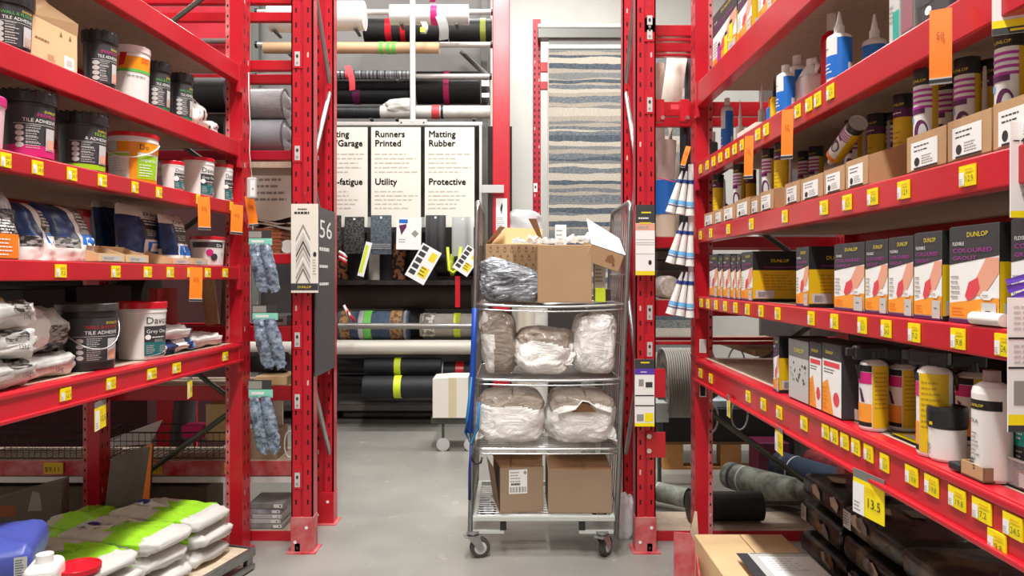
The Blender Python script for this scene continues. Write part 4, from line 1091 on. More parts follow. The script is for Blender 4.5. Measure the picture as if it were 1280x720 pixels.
# ------------------------------------------------------------------ goods on the right rack
def rplace(px0, px1, t): return span(RR, px0, px1, max(t, .01))
def art_grout(hand=True, wide=1.0, name='FLEXIBLE', n2=('COLOURED', 'GROUT')):
    def f(m, mp, w, h):
        m.rect(mp, -w / 2, h * .02, w / 2, h * .99, PAPER, .0005)
        m.poly(mp, [(-w / 2, h * .99), (-w / 2, h * .60), (w / 2, h * .68), (w / 2, h * .99)], CHAR, .0008)
        m.text(mp, 'DUNLOP', -w * .12, h * .88, h * .07, YELB, .002, width=w * .42)
        m.text(mp, name, -w * .42, h * .80, h * .05, PAPER, .002, maxw=w * .35)
        m.text(mp, n2[0], -w * .42, h * .725, h * .06, PURP, .002, width=w * .8)
        m.text(mp, n2[1], -w * .42, h * .65, h * .055, PURP, .002, width=w * .5)
        m.poly(mp, [(w * .5, h * .66), (w * .26, h * .66), (w * .02, h * .42), (w * .05, h * .3), (w * .18, h * .28), (w * .36, h * .4), (w * .5, h * .52)], FLESH, .0012)
        m.poly(mp, [(w * .1, h * .47), (-w * .08, h * .42), (-w * .16, h * .28), (-w * .1, h * .23), (w * .04, h * .27), (w * .14, h * .36)], REDL, .0016)
        m.poly(mp, [(-w / 2, h * .2), (-w / 2, h * .05), (w / 2, h * .05), (w / 2, h * .27), (w * .1, h * .25)], ORGL, .001)
        m.lines(mp, -w * .46, h * .5, -w * .22, h * .24, 5, GREYT, off=.0016)
        m.lines(mp, -w * .44, h * .17, -w * .1, h * .07, 3, ORG, off=.0016)
        m.disc(mp, w * .28, h * .29, w * .13, h * .05, PAPER, .002, 6); m.lines(mp, w * .2, h * .31, w * .36, h * .27, 1, GREYT, off=.003)
        m.rect(mp, w * .18, h * .02, w * .46, h * .22, LGREY, .0024); m.lines(mp, w * .26, h * .15, w * .4, h * .12, 1, TEXT, off=.003)
        m.rect(mp, -w / 2, h * .0, w / 2, h * .04, PURD, .002)
    return f
def art_yside(m, mp, d, h):
    m.rect(mp, -d / 2, h * .0, d / 2, h * .62, YELD, .0008); m.rect(mp, -d / 2, h * .62, d / 2, h, BLACKM, .0008)
    m.text(mp, 'DUNLOP', 0, h * .78, h * .09, YELB, .002, anchor='c', maxw=d * .5)
    m.rect(mp, -d * .3, h * .66, d * .35, h * .7, PURD, .0015); m.rect(mp, -d * .5, 0, d * .5, h * .05, BLACKM, .0015)
    m.lines(mp, -d * .3, h * .55, d * .4, h * .2, 6, mat('ochre_text', (180, 144, 10), .5), off=.0016)
    m.rect(mp, -d * .45, h * .06, -d * .1, h * .22, LGREY, .0022); m.lines(mp, -d * .4, h * .19, -d * .2, h * .08, 8, TEXT, off=.003, th=.4)
def rbox(label, px0, px1, ytop, lvl, d=.22, t=.015, art=None, side=art_yside, cm=BLACKM, group=None, name='grout_box', **kw):
    x, wd, Y = rplace(px0, px1, t); zb = RZ[lvl]; h = Z(ytop, RR.at((px0 + px1) / 2, max(t, .02))[1]) - zb
    return carton(label, RR.w(x, max(t, .012) + d / 2, zb), RR.a, wd * .985, d, h, cm, art or art_grout(), side, name=name, group=group, **kw)
GB4 = 'grout boxes on the fourth right shelf'
order = ['first', 'second', 'third', 'fourth', 'fifth', 'sixth', 'seventh', 'eighth', 'ninth', 'tenth', 'eleventh', 'twelfth', 'thirteenth', 'fourteenth']
rb = [(887, 897, 318), (898, 903.5, 319), (904.5, 913, 318), (914, 920, 319), (921, 926, 318), (927, 941, 315), (995.5, 1011, 309), (1043, 1081, 304), (1082, 1110, 300), (1111, 1142, 296), (1143, 1178, 290), (1187, 1250, 281), (1264, 1330, 270)]
lab = ['small black and yellow grout box, first along from the upright', 'slim pink-fronted grout box, second along from the upright', 'small grout box, third along from the upright', 'slim grout box, fourth along from the upright', 'slim grout box, fifth along from the upright',
       'wide black and yellow grout box showing its yellow side and barcode', 'black and yellow grout box right of the wide one', 'large coloured grout box, first of the close row of four', 'coloured grout box, second of the close row of four', 'coloured grout box, third of the close row of four', 'coloured grout box, fourth of the close row, with its yellow side showing', 'biggest coloured grout box with a large red glove picture', 'dark grout box partly behind the hanging signs at the right edge']
for (a, b, y), l in zip(rb, lab):
    dd = .2 if a in (927,) else (.17 if a == 995.5 else .14)
    rbox(l, a, b, y, 3, d=dd, group=GB4)
t = thing('glue_tube', 'white tube lying in front of the biggest grout box', 'tube', RR.w(RR.at(1262, .03)[0] - .03, .008, RZ[3]), RR.a)
MB().tube((-.04, 0, .0125), (.05, 0, .0125), .012, WHITE, 16).build('tube_body', t)
# top shelf boxes
GB1 = 'boxes on the top right shelf'
def art_collage(m, mp, w, h):
    art_grout(name='FLEXIBLE')(m, mp, w, h)
    for (u, v, c) in ((.1, .1, YEL), (.3, .2, YEL), (-.2, .05, PURP)):
        m.rect(mp, w * u - w * .07, h * v, w * u + w * .07, h * (v + .3), c, .003); m.rect(mp, w * u - w * .05, h * (v + .3), w * u + w * .05, h * (v + .36), BLACKM, .003)
rbox('grey, purple and yellow grout box, first on the top right shelf', 891, 921, 2, 0, art=art_collage, group=GB1, t=.03)
rbox('purple and pink grout box, second on the top right shelf', 922, 940, -14, 0, group=GB1)
rbox('yellow-sided grout box, third on the top right shelf', 948, 966, -40, 0, group=GB1, d=.16)
rbox('yellow-sided grout box, fourth on the top right shelf', 985, 1010, -80, 0, group=GB1, d=.16)
# cartons with cartridges -------------------------------------------------
GT3 = 'cartridge cartons on the third right shelf'
def art_ctn(m, mp, w, h):
    m.rect(mp, -w * .38, h * .06, w * .3, h * .8, PAPER); m.lines(mp, -w * .3, h * .74, w * .26, h * .5, 2, TEXT, off=.001, th=.25)
    m.disc(mp, -w * .22, h * .26, w * .07, h * .12, TEXT, .001); m.rect(mp, -w * .3, h * .06, w * .3, h * .11, TEXT, .001)
    m.lines(mp, -w * .1, h * .42, w * .26, h * .16, 4, GREYT, off=.001)
trays = [(880, 893, .06), (893.5, 903, .06), (903.5, 919, .065), (919.5, 938, .07), (938.5, 949, .06), (949.5, 967, .07), (981, 1000, .07), (1000.5, 1029, .068), (1029.5, 1056, .07), (1057, 1085, .074), (1133, 1183.5, .08), (1184, 1240, .082), (1241, 1300, .085)]
for i, (a, b, hf) in enumerate(trays):
    tray('brown carton of sealant cartridges, %s along the shelf from the upright' % order[i], RR, RZ[2], a, b, .008, .26, hf, hf + (.10 if i == 9 else .05), CARD, art_ctn, GT3, name='cartridge_carton')
def art_cart(kind):
    def f(m, mp, r, h):
        n = 12
        if kind == 'y':
            m.rect(mp, -r * 3.1, h * .0, r * 3.1, h * .74, YELD, .0005, 24); m.rect(mp, -r * 3.1, h * .74, r * 3.1, h * .84, PURD, .0005, 24)
            m.lines(mp, -r * 1.2, h * .6, r * .9, h * .2, 7, MATS['ochre_text'], off=.0009)
            m.lines(mp, -r * 1.2, h * .81, r * 1.0, h * .77, 1, PAPER, off=.001)
        else:
            m.rect(mp, -r * 3.1, .0, r * 1.1, h * .09, ORG, .0005, 16)
            m.rect(mp, r * 1.1, 0, r * 3.1, h * .84, YELD, .0005, 12)
            for k in range(4): m.rect(mp, -r * 1.5, h * (.61 + .055 * k), r * 1.1, h * (.635 + .055 * k), PURP, .001, 10)
            m.rect(mp, -r * 1.5, h * .56, r * .5, h * .61, PURD, .0008, 8)
            m.disc(mp, r * .15, h * .36, r * .65, h * .14, PURD, .001, 18); m.disc(mp, r * .3, h * .36, r * .35, h * .1, LGREY, .0015, 14)
            m.rect(mp, -r * 1.1, h * .48, -r * .6, h * .54, BLUEL, .001, 2)
        m.text(mp, 'DUNLOP', -r * .9, h * .87, h * .04, YELB, .0012, maxw=r * 1.6)
    return f
def cartridge(label, px, ytop, t=.05, kind='w', lvl=2, r=.0245, group='sealant cartridges on the third right shelf', yaw=.5, nozzle=True, dz=.006, hh=None):
    x, Y = RR.at(px, t); zb = RZ[lvl] + dz
    h = hh or .225
    th = thing('sealant_cartridge', label, 'cartridge', RR.w(x, t, zb), RR.a + yaw, group)
    m = MB(); m.lathe([(r, 0), (r, h * .84), (r * 1.0, h * .845), (r, h * .97), (r * 1.04, h * .972), (r * 1.04, h), (r * .85, h), (r * .8, h * .985), (0, h * .985)], [WHITE, BLACK, BLACK, BLACK, BLACK, LGREY, LGREY, LGREY], 20)
    m.build('tube_body', th)
    m = MB(); art_cart(kind)(m, cmap(r), r, h); m.build('label', th)
    if nozzle:
        NZ = mat('nozzle_white', (206, 200, 196), .35, alpha=.85)
        m = MB(); m.lathe([(.008, 0), (.0075, .05), (.004, h * .86), (.003, h * .9)], NZ, 8, c=(r + .009, .004)); m.build('nozzle', th)
    return th
cl_ = [(898, 'y', 'yellow cartridge nearest the rack upright', .055, 1), (924, 'w', 'purple striped cartridge second from the rack upright', .055, 0), (938, 'y', 'yellow cartridge partly hidden behind the far cartons', .15, 0),
       (961, 'w', 'purple striped cartridge left of the yellow one by the long orange tag', .05, 0), (977, 'y', 'yellow cartridge below the long orange tag', .055, 1), (1006, 'w', 'purple striped cartridge in the shade behind the middle cartons, left one', .2, 0), (1020, 'w', 'purple striped cartridge in the shade behind the middle cartons, right one', .2, 0),
       (1067, 'w', 'cartridge with two pale nozzles beside it above the tilted cartridge', .13, 1), (1096, 'y', 'yellow and purple cartridge in the middle of the tall carton', .16, 1), (1117, 'w', 'dark cartridge right at the back of the tall carton', .2, 0), (1130, 'y', 'yellow cartridge leaning out of the carton left of the big orange tag', .12, 0),
       (1157, 'w', 'white cartridge with yellow back standing left of the big orange tag', .05, 0), (1182, 'w', 'white cartridge right behind the clip of the big orange tag', .12, 1), (1209, 'w', 'big white and purple cartridge right of the big orange tag', .09, 1), (1240, 'y', 'yellow cartridge in shade right of the big purple striped one', .15, 1), (1262, 'w', 'white and purple cartridge nearest the right edge of the photo', .055, 0)]
for px, k, l, t_, nz in cl_:
    cartridge(l, px, 0, t_, k, nozzle=bool(nz))
t = cartridge('white-capped cartridge lying tilted across the middle carton', 1060, 0, .1, 'w', nozzle=False, hh=.16)
x, Y = RR.at(1043, .06); t.location = RR.w(x, .062, RZ[2] + .122); t.rotation_euler = (0, 1.15, RR.a)
m = MB(); m.lathe([(.012, -.02), (.016, 0), (.02, .004)], WHITE, 14); m.lathe([(.009, -.034), (.011, -.02)], WHITE, 12); m.build('screw_cap', t)
# second shelf bottles ------------------------------------------------------
def bottle(label, px, ytop, lvl, r, t, body, label_art=None, nozzle='cone', capm=WHITE, group=None, hcap=.3, prof=None, yaw=.3, name='glue_bottle', sq=1.0):
    x, Y = RR.at(px, t); zb = RZ[lvl]; h = Z(ytop, Y) - zb
    th = thing(name, label, 'bottle', RR.w(x, t, zb), RR.a + yaw, group)
    hb = h * (1 - hcap)
    m = MB(); m.lathe([(r * .93, 0), (r, .006), (r, hb * .88), (r * .93, hb * .94), (r * .6, hb * .985), (r * .38, hb)], body, 28, M=Matrix.Diagonal((1, sq, 1, 1))); m.build('body', th)
    m = MB()
    if nozzle == 'cone': m.lathe([(r * .42, hb), (r * .42, hb + h * hcap * .3), (r * .3, hb + h * hcap * .4), (r * .1, h - .004), (r * .08, h), (0, h)], capm, 18)
    elif nozzle == 'cap': m.lathe([(r * .44, hb), (r * .44, h), (0, h)], capm, 20)
    elif nozzle == 'trigger':
        m.lathe([(r * .42, hb), (r * .42, hb + .02), (r * .25, hb + .024), (r * .25, h - .03)], capm, 16)
        m.bbox(-r * .35, r * .35, -r * 1.5, r * .9, h - .036, h, capm, .006, 2); m.path([(0, -r * .9, h - .03), (0, -r * 1.15, h - .05), (0, -r * .9, h - .085)], .006, capm, 8); m.bbox(-.008, .008, -r * 1.5 - .016, -r * 1.45, h - .026, h - .006, capm, .002)
    m.build('nozzle' if nozzle != 'cap' else 'cap', th)
    if label_art:
        m = MB()
        def mp(u, v, o):
            a = u / r; return ((r + o) * math.sin(a), -(r + o) * math.cos(a) * sq, v)
        label_art(m, mp, r, hb); m.build('label', th)
    return th
def la_blue(m, mp, r, h):
    m.rect(mp, -r * 1.6, h * .12, r * 1.6, h * .55, BLUE, .0006, 14); m.text(mp, 'MIXOL', -r * 1.0, h * .26, h * .12, PAPER, .0012, maxw=r * 1.4) if False else m.lines(mp, -r * .9, h * .42, r * .6, h * .2, 3, PAPER, off=.0012)
    m.rect(mp, r * .7, h * .4, r * 2.2, h * .88, BLUE, .0006, 8); m.lines(mp, -r * .9, h * .72, r * .3, h * .66, 1, TEXT, off=.001)
def la_blue2(m, mp, r, h): m.rect(mp, -r * 1.6, h * .1, r * 2.4, h * .82, BLUE, .0006, 18); m.lines(mp, -r, h * .76, r * .6, h * .3, 8, BLUEL, off=.0012)
GBt = 'bottles on the second right shelf'
bottle('white and blue glue bottle with pointed nozzle in front of the red bottle', 1049, 15, 1, .034, .055, WHITE, la_blue, group=GBt)
bottle('red bottle with white cap standing behind the white and blue glue bottle', 1039, 18, 1, .032, .165, REDB, None, 'cap', group=GBt, hcap=.18)
bottle('blue glue bottle with short white pointed nozzle', 1093, 18, 1, .032, .14, mat('white_translucent', (214, 210, 206), .3), la_blue2, group=GBt, hcap=.36)
for px, yt, r, t_, l in ((982, 82, .03, .055, 'small white jug, left of the two handled jugs'), (996, 70, .032, .12, 'white bottle between the small jug and the large jug')):
    bottle(l, px, yt, 1, r, t_, WHITE, la_blue, 'cap', group=GBt, hcap=.14)
t = thing('white_jug', 'large white plastic jug with moulded handle', 'jug', RR.w(RR.at(1015, .13)[0], .13, RZ[1]), RR.a)
m = MB(); m.bbox(-.05, .05, -.045, .045, 0, .13, WHITE, .02, 4); m.lathe([(.045, .125), (.03, .15), (.018, .165), (.018, .185), (0, .185)], WHITE, 20); m.build('body', t)
m = MB(); m.path([(.035, 0, .12), (.05, 0, .15), (.035, 0, .175), (.015, 0, .168)], .009, WHITE, 8); m.build('handle', t)
bottle('clear-topped blue bottle, upper of the small bottles near the upright', 909, 123, 1, .028, .11, mat('clear_blue', (206, 212, 220), .3), la_blue, 'cap', group=GBt, hcap=.12)
bottle('white bottle with tall nozzle in the pale tray near the upright', 925, 125, 1, .018, .11, WHITE, None, 'cone', group=GBt, hcap=.5)
bottle('pale narrow tube standing right of the pale tray', 952, 105, 1, .014, .11, MATS['white_translucent'], None, 'cone', group=GBt, hcap=.45)
bottle('black and yellow tube with pointed nozzle beside the small jugs', 968, 96, 1, .015, .075, YELD, None, 'cone', BLACK, group=GBt, hcap=.4)
bottle('blue and orange small tube at the foot of the small jug', 962, 122, 1, .012, .07, BLUE, None, 'cap', ORG, group=GBt)
bottle('dark sachet bottle nearest the upright on the second right shelf', 892, 165, 1, .02, .09, CHAR, None, 'cap', LGREY, group=GBt)
tray('pale carton tray of nozzles on the second right shelf', RR, RZ[1], 921, 945, .05, .16, .045, .05, CREAM, None, None, name='nozzle_tray')
def la_plain(m, mp, w, h): m.rect(mp, -w * .1, 0, w * .5, h * .62, TEALB); m.lines(mp, -w * .4, h * .8, w * .1, h * .4, 4, GREYT)
rbox('teal and white box standing on the second right shelf', 1111, 1124, -6, 1, d=.06, art=la_plain, side=None, cm=LGREY, name='small_carton')
rbox('grey-pink box between the teal box and the dark boxes', 1126, 1143, -12, 1, d=.1, art=lambda m, mp, w, h: m.rect(mp, -w * .4, h * .1, w * .4, h * .9, mat('dusty_rose', (150, 96, 106), .5)), side=None, cm=GREYP, name='small_carton')
rbox('dark grey box right of the big orange tag top', 1150, 1187, -22, 1, d=.14, art=lambda m, mp, w, h: (m.rect(mp, -w * .5, h * .5, w * .5, h * .98, CHAR), m.disc(mp, -w * .2, h * .3, w * .12, h * .12, PAPER, .001)), side=None, cm=CHAR, name='small_carton')
# lowest stocked right shelf ------------------------------------------------
G5 = 'boxes on the lowest stocked right shelf'
def art_tile(m, mp, w, h):
    m.rect(mp, -w / 2, h * .02, w / 2, h * .99, LGREY); m.rect(mp, -w / 2, h * .72, w / 2, h, GREYP, .001); m.text(mp, 'DUNLOP', -w * .2, h * .8, h * .1, YELB, .002, maxw=w * .5)
    rr = random.Random(4)
    for k in range(26): m.rect(mp, w * (rr.random() * .8 - .42), h * (.3 + rr.random() * .3), w * (rr.random() * .1) + w * .3 * 0 + w * (rr.random() * .0), h * .3, GREYT, .001) if False else m.disc(mp, w * (rr.random() * .84 - .42), h * (.3 + rr.random() * .34), w * .035, h * .03, TEXT if k % 2 else GREYT, .001, 4)
def art_flame(m, mp, w, h):
    m.rect(mp, -w / 2, h * .02, w / 2, h * .78, PAPER); m.rect(mp, -w / 2, h * .78, w / 2, h, CHAR, .001); m.text(mp, 'DUNLOP', -w * .3, h * .86, h * .06, YELB, .002, maxw=w * .6)
    m.rect(mp, -w * .42, h * .68, w * .42, h * .75, REDL, .001); m.lines(mp, -w * .4, h * .66, w * .4, h * .58, 2, TEXT, off=.001)
    m.poly(mp, [(-w / 2, h * .02), (w * .1, h * .02), (-w * .05, h * .3), (-w * .2, h * .5), (-w / 2, h * .42)], ORGL, .001); m.lines(mp, -w * .48, h * .4, -w * .15, h * .06, 6, ORG, off=.0016)
    m.disc(mp, w * .25, h * .25, w * .16, h * .1, REDL, .0012, 10)
rbox('purple and white box, first on the lowest stocked right shelf', 967, 974, 420, 4, d=.16, group=G5)
rbox('grey box with a tile pattern, second on the lowest stocked right shelf', 986, 1011, 425, 4, d=.16, group=G5, art=art_tile, side=lambda m, mp, w, h: m.rect(mp, -w / 2, 0, w / 2, h * .98, CHAR), cm=CHAR)
rbox('white box with orange flame print, left one of the pair', 1012, 1027, 428, 4, d=.16, group=G5, art=art_flame, side=None, cm=CHAR)
rbox('white box with orange flame print, right one of the pair', 1028, 1052, 430, 4, d=.16, group=G5, art=art_flame, side=None, cm=CHAR)
def la_spray(m, mp, r, h):
    m.rect(mp, -r * 1.25, h * .06, r * 1.1, h * .12, BLACKM, .0006, 10); m.rect(mp, -r * 1.25, h * .12, r * 1.1, h * .38, ORGL, .0006, 10); m.lines(mp, -r * 1.2, h * .36, r * .7, h * .15, 5, ORG, off=.0012)
    m.poly(mp, [(-r * .9, h * .4), (-r * .2, h * .4), (-r * .7, h * .52)], TEXT, .001); m.poly(mp, [(r * .3, h * .4), (r * .6, h * .4), (r * .3, h * .58), (r * .0, h * .6)], PURD, .001)
    m.rect(mp, -r * 1.25, h * .66, r * 1.1, h * .82, MAG, .0008, 10); m.text(mp, 'GROUT', -r * 1.0, h * .76, h * .045, PAPER, .0014, maxw=r * 1.4); m.text(mp, 'CLEANER', -r * 1.0, h * .69, h * .045, PAPER, .0014, maxw=r * 1.4)
    m.rect(mp, -r * 1.25, h * .83, r * 1.1, h * .92, BLACKM, .0008, 10); m.text(mp, 'DUNLOP', -r * .8, h * .855, h * .04, YELB, .0014, maxw=r * 1.3)
    m.rect(mp, r * 1.15, h * .05, r * 2.9, h * .92, YELD, .0006, 14); m.lines(mp, r * 1.3, h * .85, r * 2.7, h * .3, 9, MATS['ochre_text'], off=.0012)
GS = 'trigger spray bottles on the lowest stocked right shelf'
bottle('black and yellow trigger spray bottle just right of the flame boxes', 1068, 428, 4, .032, .12, BLACK, la_spray, 'trigger', BLACK, group=GS, hcap=.22, name='spray_bottle', yaw=.1)
bottle('white trigger spray bottle with magenta band in front', 1092, 432, 4, .034, .045, WHITE, la_spray, 'trigger', BLACK, group=GS, hcap=.16, name='spray_bottle', yaw=-.1)
bottle('second white trigger spray bottle behind the front one', 1129, 434, 4, .034, .12, WHITE, la_spray, 'trigger', BLACK, group=GS, hcap=.2, name='spray_bottle', yaw=-.1)
bottle('white spray bottle in shade deep behind the black-lidded tub', 1150, 436, 4, .033, .26, WHITE, la_spray, 'trigger', BLACK, group=GS, hcap=.2, name='spray_bottle', yaw=-.1)
bottle('big white and yellow spray bottle left of the black-lidded tub', 1168, 437, 4, .035, .045, WHITE, la_spray, 'trigger', BLACK, group=GS, hcap=.15, name='spray_bottle', yaw=-1.0)
bottle('white spray bottle with magenta label behind the black-lidded tub', 1215, 442, 4, .034, .2, WHITE, la_spray, 'trigger', BLACK, group=GS, hcap=.2, name='spray_bottle', yaw=0)
def la_ult(m, mp, r, h):
    m.rect(mp, -r * .8, h * .72, r * 1.6, h * .82, BLACKM, .0006, 8); m.text(mp, 'DUNLOP', -r * .2, h * .75, h * .04, YELB, .0012, maxw=r)
    m.text(mp, 'ULTRA', -r * .6, h * .58, h * .06, TEXT, .0012, maxw=r * 1.4); m.lines(mp, -r * .3, h * .5, r * .6, h * .2, 7, GREYT, off=.001); m.rect(mp, -r * 1.0, h * .1, -r * .5, h * .22, LGREY, .001, 2); m.lines(mp, -r * .4, h * .22, r * .4, h * .1, 4, TEXT, off=.0012, th=.6)
bottle('tall white bottle right of the black-lidded tub with a black label strip', 1240, 463, 4, .034, .045, WHITE, la_ult, 'cap', mat('cap_taupe', (150, 128, 124), .5), group=None, hcap=.1, yaw=-.1)
# tub with black lid
x, Y = RR.at(1196, .07); r = .036
t = thing('sealant_tub', 'squat white tub with a large black screw lid', 'tub', RR.w(x, .05, RZ[4]), RR.a - .3)
h = Z(507, Y) - RZ[4]
m = MB(); m.lathe([(r * .9, 0), (r * .97, .005), (r, h * .66)], WHITE, 32); m.build('body', t)
m = MB(); m.lathe([(r * 1.02, h * .6), (r * 1.08, h * .66), (r * 1.08, h * .93), (r * 1.02, h), (r * .9, h), (r * .88, h * .97), (0, h * .97)], BLACK, 32); m.build('lid', t)
m = MB(); mp = cmap(r * .99)
m.lines(mp, -r * .8, h * .55, r * .1, h * .45, 2, TEXT); rr = random.Random(2)
for k in range(30): m.rect(mp, -r * .7 + rr.random() * r * .9, h * .1 + rr.random() * h * .2, -r * .7 + rr.random() * r * .9, h * .1 + rr.random() * h * .2, GREYT, .001) if False else m.disc(mp, -r * .7 + rr.random() * r * 1.0, h * (.1 + rr.random() * .2), .002, .003, TEXT if k % 2 else GREYT, .001, 4)
m.rect(cmap(r * 1.085), r * .4, h * .66, r * .65, h * .72, YELD, .001); m.build('label', t)
# carton piece and flat leaflet, small items near the edge
tray('pale carton tray holding the front spray bottle', RR, RZ[4], 1056, 1071, .05, .1, .03, .05, CREAM, None, None, name='carton_tray')
t = thing('leaflet', 'yellow and black leaflet lying flat on the shelf edge between spray bottles', 'leaflet', RR.w(RR.at(1135, .06)[0], .055, RZ[4] + .001), RR.a)
MB().box(-.075, .055, 0, .07, 0, .002, BLACKM).box(-.07, .05, .004, .066, .002, .0025, YEL).box(-.05, .03, .02, .055, .0025, .003, PAPER).build('leaflet_sheet', t)
t = thing('price_gun', 'black price label clip lying in front of the black-lidded tub', 'clip', RR.w(RR.at(1205, .03)[0], .02, RZ[4] + .0005), RR.a)
m = MB(); m.bbox(-.02, .02, -.012, .02, 0, .016, BLACK, .005); m.build('clip_body', t); m = MB(); m.tube((.02, .0, .01), (.07, .01, .012), .004, REDB, 8); m.build('clip_arm', t)
t = thing('small_open_box', 'small open brown box at the shelf edge below the tall white bottle', 'box', RR.w(RR.at(1228, .03)[0], .03, RZ[4] + .001), RR.a)
m = MB(); m.box(-.035, .035, -.02, .03, 0, .003, CARDE); m.box(-.035, .035, -.02, -.018, 0, .028, CARD); m.box(-.035, .035, .028, .03, 0, .028, CARD); m.box(-.035, -.033, -.02, .03, 0, .028, CARD); m.box(.033, .035, -.02, .03, 0, .028, CARDD); m.build('box_walls', t)
def la_teal(m, mp, r, h):
    m.rect(mp, -r * 2.8, h * .65, r * 2.8, h * .95, TEALB, .0006, 20); m.lines(mp, -r, h * .9, r * .8, h * .75, 2, PAPER, off=.001); m.rect(mp, -r * 2.8, h * .25, r * 2.8, h * .65, CHAR, .0006, 20); m.rect(mp, -r * 2.8, h * .02, r * 2.8, h * .24, ORG, .0006, 20); m.lines(mp, -r, h * .6, r * .8, h * .35, 3, LGREY, off=.001)
for px, l in ((1263, 'teal, black and orange can in the wire tray, left one'), (1283, 'teal, black and orange can in the wire tray, right one')):
    bottle(l, px, 527, 4, .016, .09, CHAR, la_teal, 'cap', LGREY, group='small cans in the wire tray', hcap=.06, name='small_can')
t = thing('acrylic_tray', 'clear-edged low display tray with small cans at the right edge', 'tray', RR.w(RR.at(1262, .06)[0] + .06, .052, RZ[4] + .001), RR.a)
m = MB(); m.box(-.1, .3, 0, .003, 0, .05, FILM); m.box(-.1, .3, -.001, .004, .048, .052, LGREY); m.box(-.1, .3, 0, .09, 0, .002, CHAR); m.rect(fmap(0), -.02, .005, .04, .03, LGREY, .002); m.rect(fmap(0), .06, .005, .12, .03, LGREY, .002); m.build('tray_walls', t)
# things deeper on shelves (dark)
def dbox(label, px0, px1, t_, lvl, h, d, mt, name='storage_box'):
    x, wd, Y = rplace(px0, px1, t_)
    carton(label, RR.w(x, t_ + d / 2, RZ[lvl]), RR.a, wd, d, h, mt, name=name)
dbox('dark carton deep at the back behind the sealant cartons', 990, 1150, .42, 2, .2, .25, CARDE)
dbox('brown flat board lying on the near empty part of the lowest stocked right shelf', 884, 944, .3, 4, .03, .35, CARDD, name='flat_carton')
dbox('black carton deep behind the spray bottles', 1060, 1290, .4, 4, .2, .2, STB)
# orange tags
otag('orange tag hanging right of the third shelf cartons, left of the long one', 937, 170, 220, RR, .05, grp='orange hanging shelf tags')
otag('long orange tag hanging between the bottles and the yellow cartridge', 985, 137, 195, RR, .055)
t = otag('big orange tag hanging in front of the top cartridge, nearest the camera', 1176, 12, 100, RR, .062, t=-.03)
otag('small orange tag hanging beside the right upright behind the sachets', 861, 183, 207, RR, .04, t=-.06, tilt=.25)
for o in COL.objects:
    if o.name.startswith('hanging_tag') and o.location.x > 0: o.rotation_euler = (0, o.rotation_euler[1], RR.a * .35); o.scale = (.62, 1, 1)
pholder('yellow price holder hanging under the right beam, small far one', 911, 494, 521, RR, .055, rotd=-.1)
pholder('yellow price holder hanging under the right beam, middle one', 974, 533, 566, RR, .09, rotd=-.1)
pholder('yellow price holder hanging under the right beam, large near one', 1086, 592, 648, RR, .12, rotd=.15)
# hanging signs at the right edge
def hsign(label, px0, px1, ya, yb, Y, art, mt=PAPER, rz=0):
    wv = (px1 - px0) / F * Y; t = thing('hanging_sign', label, 'sign', (X((px0 + px1) / 2, Y), Y, Z(ya, Y)), rz)
    h = Z(ya, Y) - Z(yb, Y)
    m = MB(); m.box(-wv / 2, wv / 2, -.0, .002, -h, 0, mt); m.build('sign_card', t)
    m = MB(); art(m, fmap(0, 0, -h), wv, h); m.build('sign_print', t); return t
def a1(m, mp, w, h): m.rect(mp, -w / 2, h * .0, w / 2, h * .16, CHAR); m.poly(mp, [(-w / 2, h * .14), (w / 2, h * .14), (w / 2, h * .3), (-w / 2, h * .3)], YEL, .001); m.rect(mp, -w * .2, h * .05, w * .3, h * .1, YEL, .001); m.disc(mp, 0, h * .7, .004, .004, GREYT, .001)
hsign('white sign with yellow and black lower edge at the top right corner', 1246, 1310, -20, 40, 1.30, a1, rz=-.5)
def a2(m, mp, w, h):
    m.rect(mp, -w / 2, 0, w / 2, h * .07, YEL); m.lines(mp, -w * .45, h * .82, w * .45, h * .78, 1, TEXT)
    for k, c in enumerate((REDL, GREYT, GREENL, REDL)): m.disc(mp, -w * .15, h * (.55 - .11 * k), w * .1, h * .03, c, .001)
    m.lines(mp, -w * .3, h * .6, w * .4, h * .2, 5, LGREY)
hsign('white sign strip with coloured dots and yellow foot at the right edge', 1263, 1330, 152, 272, 1.27, a2)
def a3(m, mp, w, h):
    m.rect(mp, -w / 2, h * .0, w / 2, h * .05, CHAR); m.rect(mp, -w / 2, h * .05, w / 2, h * .13, YEL, .001); m.rect(mp, -w * .4, h * .2, -w * .15, h * .38, GREYT, .001); m.rect(mp, -w * .1, h * .14, w * .3, h * .36, YELB, .001)
    for v in (.47, .69): m.rect(mp, -w / 2, h * v, w / 2, h * (v + .015), TEXT, .001)
    m.lines(mp, -w * .4, h * .66, w * .4, h * .5, 4, LGREY); m.lines(mp, -w * .4, h * .95, w * .4, h * .75, 5, LGREY)
hsign('tall white sign with black lines and yellow foot at the right edge', 1260, 1330, 372, 540, 1.25, a3)
t = thing('ribbon_bow', 'violet ribbon bow hanging between the signs at the right edge', 'ribbon', (X(1271, 1.26), 1.26, Z(352, 1.26)), 0)
m = MB()
for a_, s_ in ((0.15, 1), (-.35, .9)): m.add([(-.02 * s_, 0, a_ * .02), (.03, 0, .014 + a_ * .03), (.03, 0, .004 + a_ * .03), (-.018 * s_, -.004, -.01 + a_ * .03)], [(0, 1, 2, 3)], PURB)
m.add([(-.018, 0, -.028), (.03, 0, -.008), (.03, 0, -.02), (-.01, -.004, -.034)], [(0, 1, 2, 3)], PURB)
m.build('ribbon_loops', t)
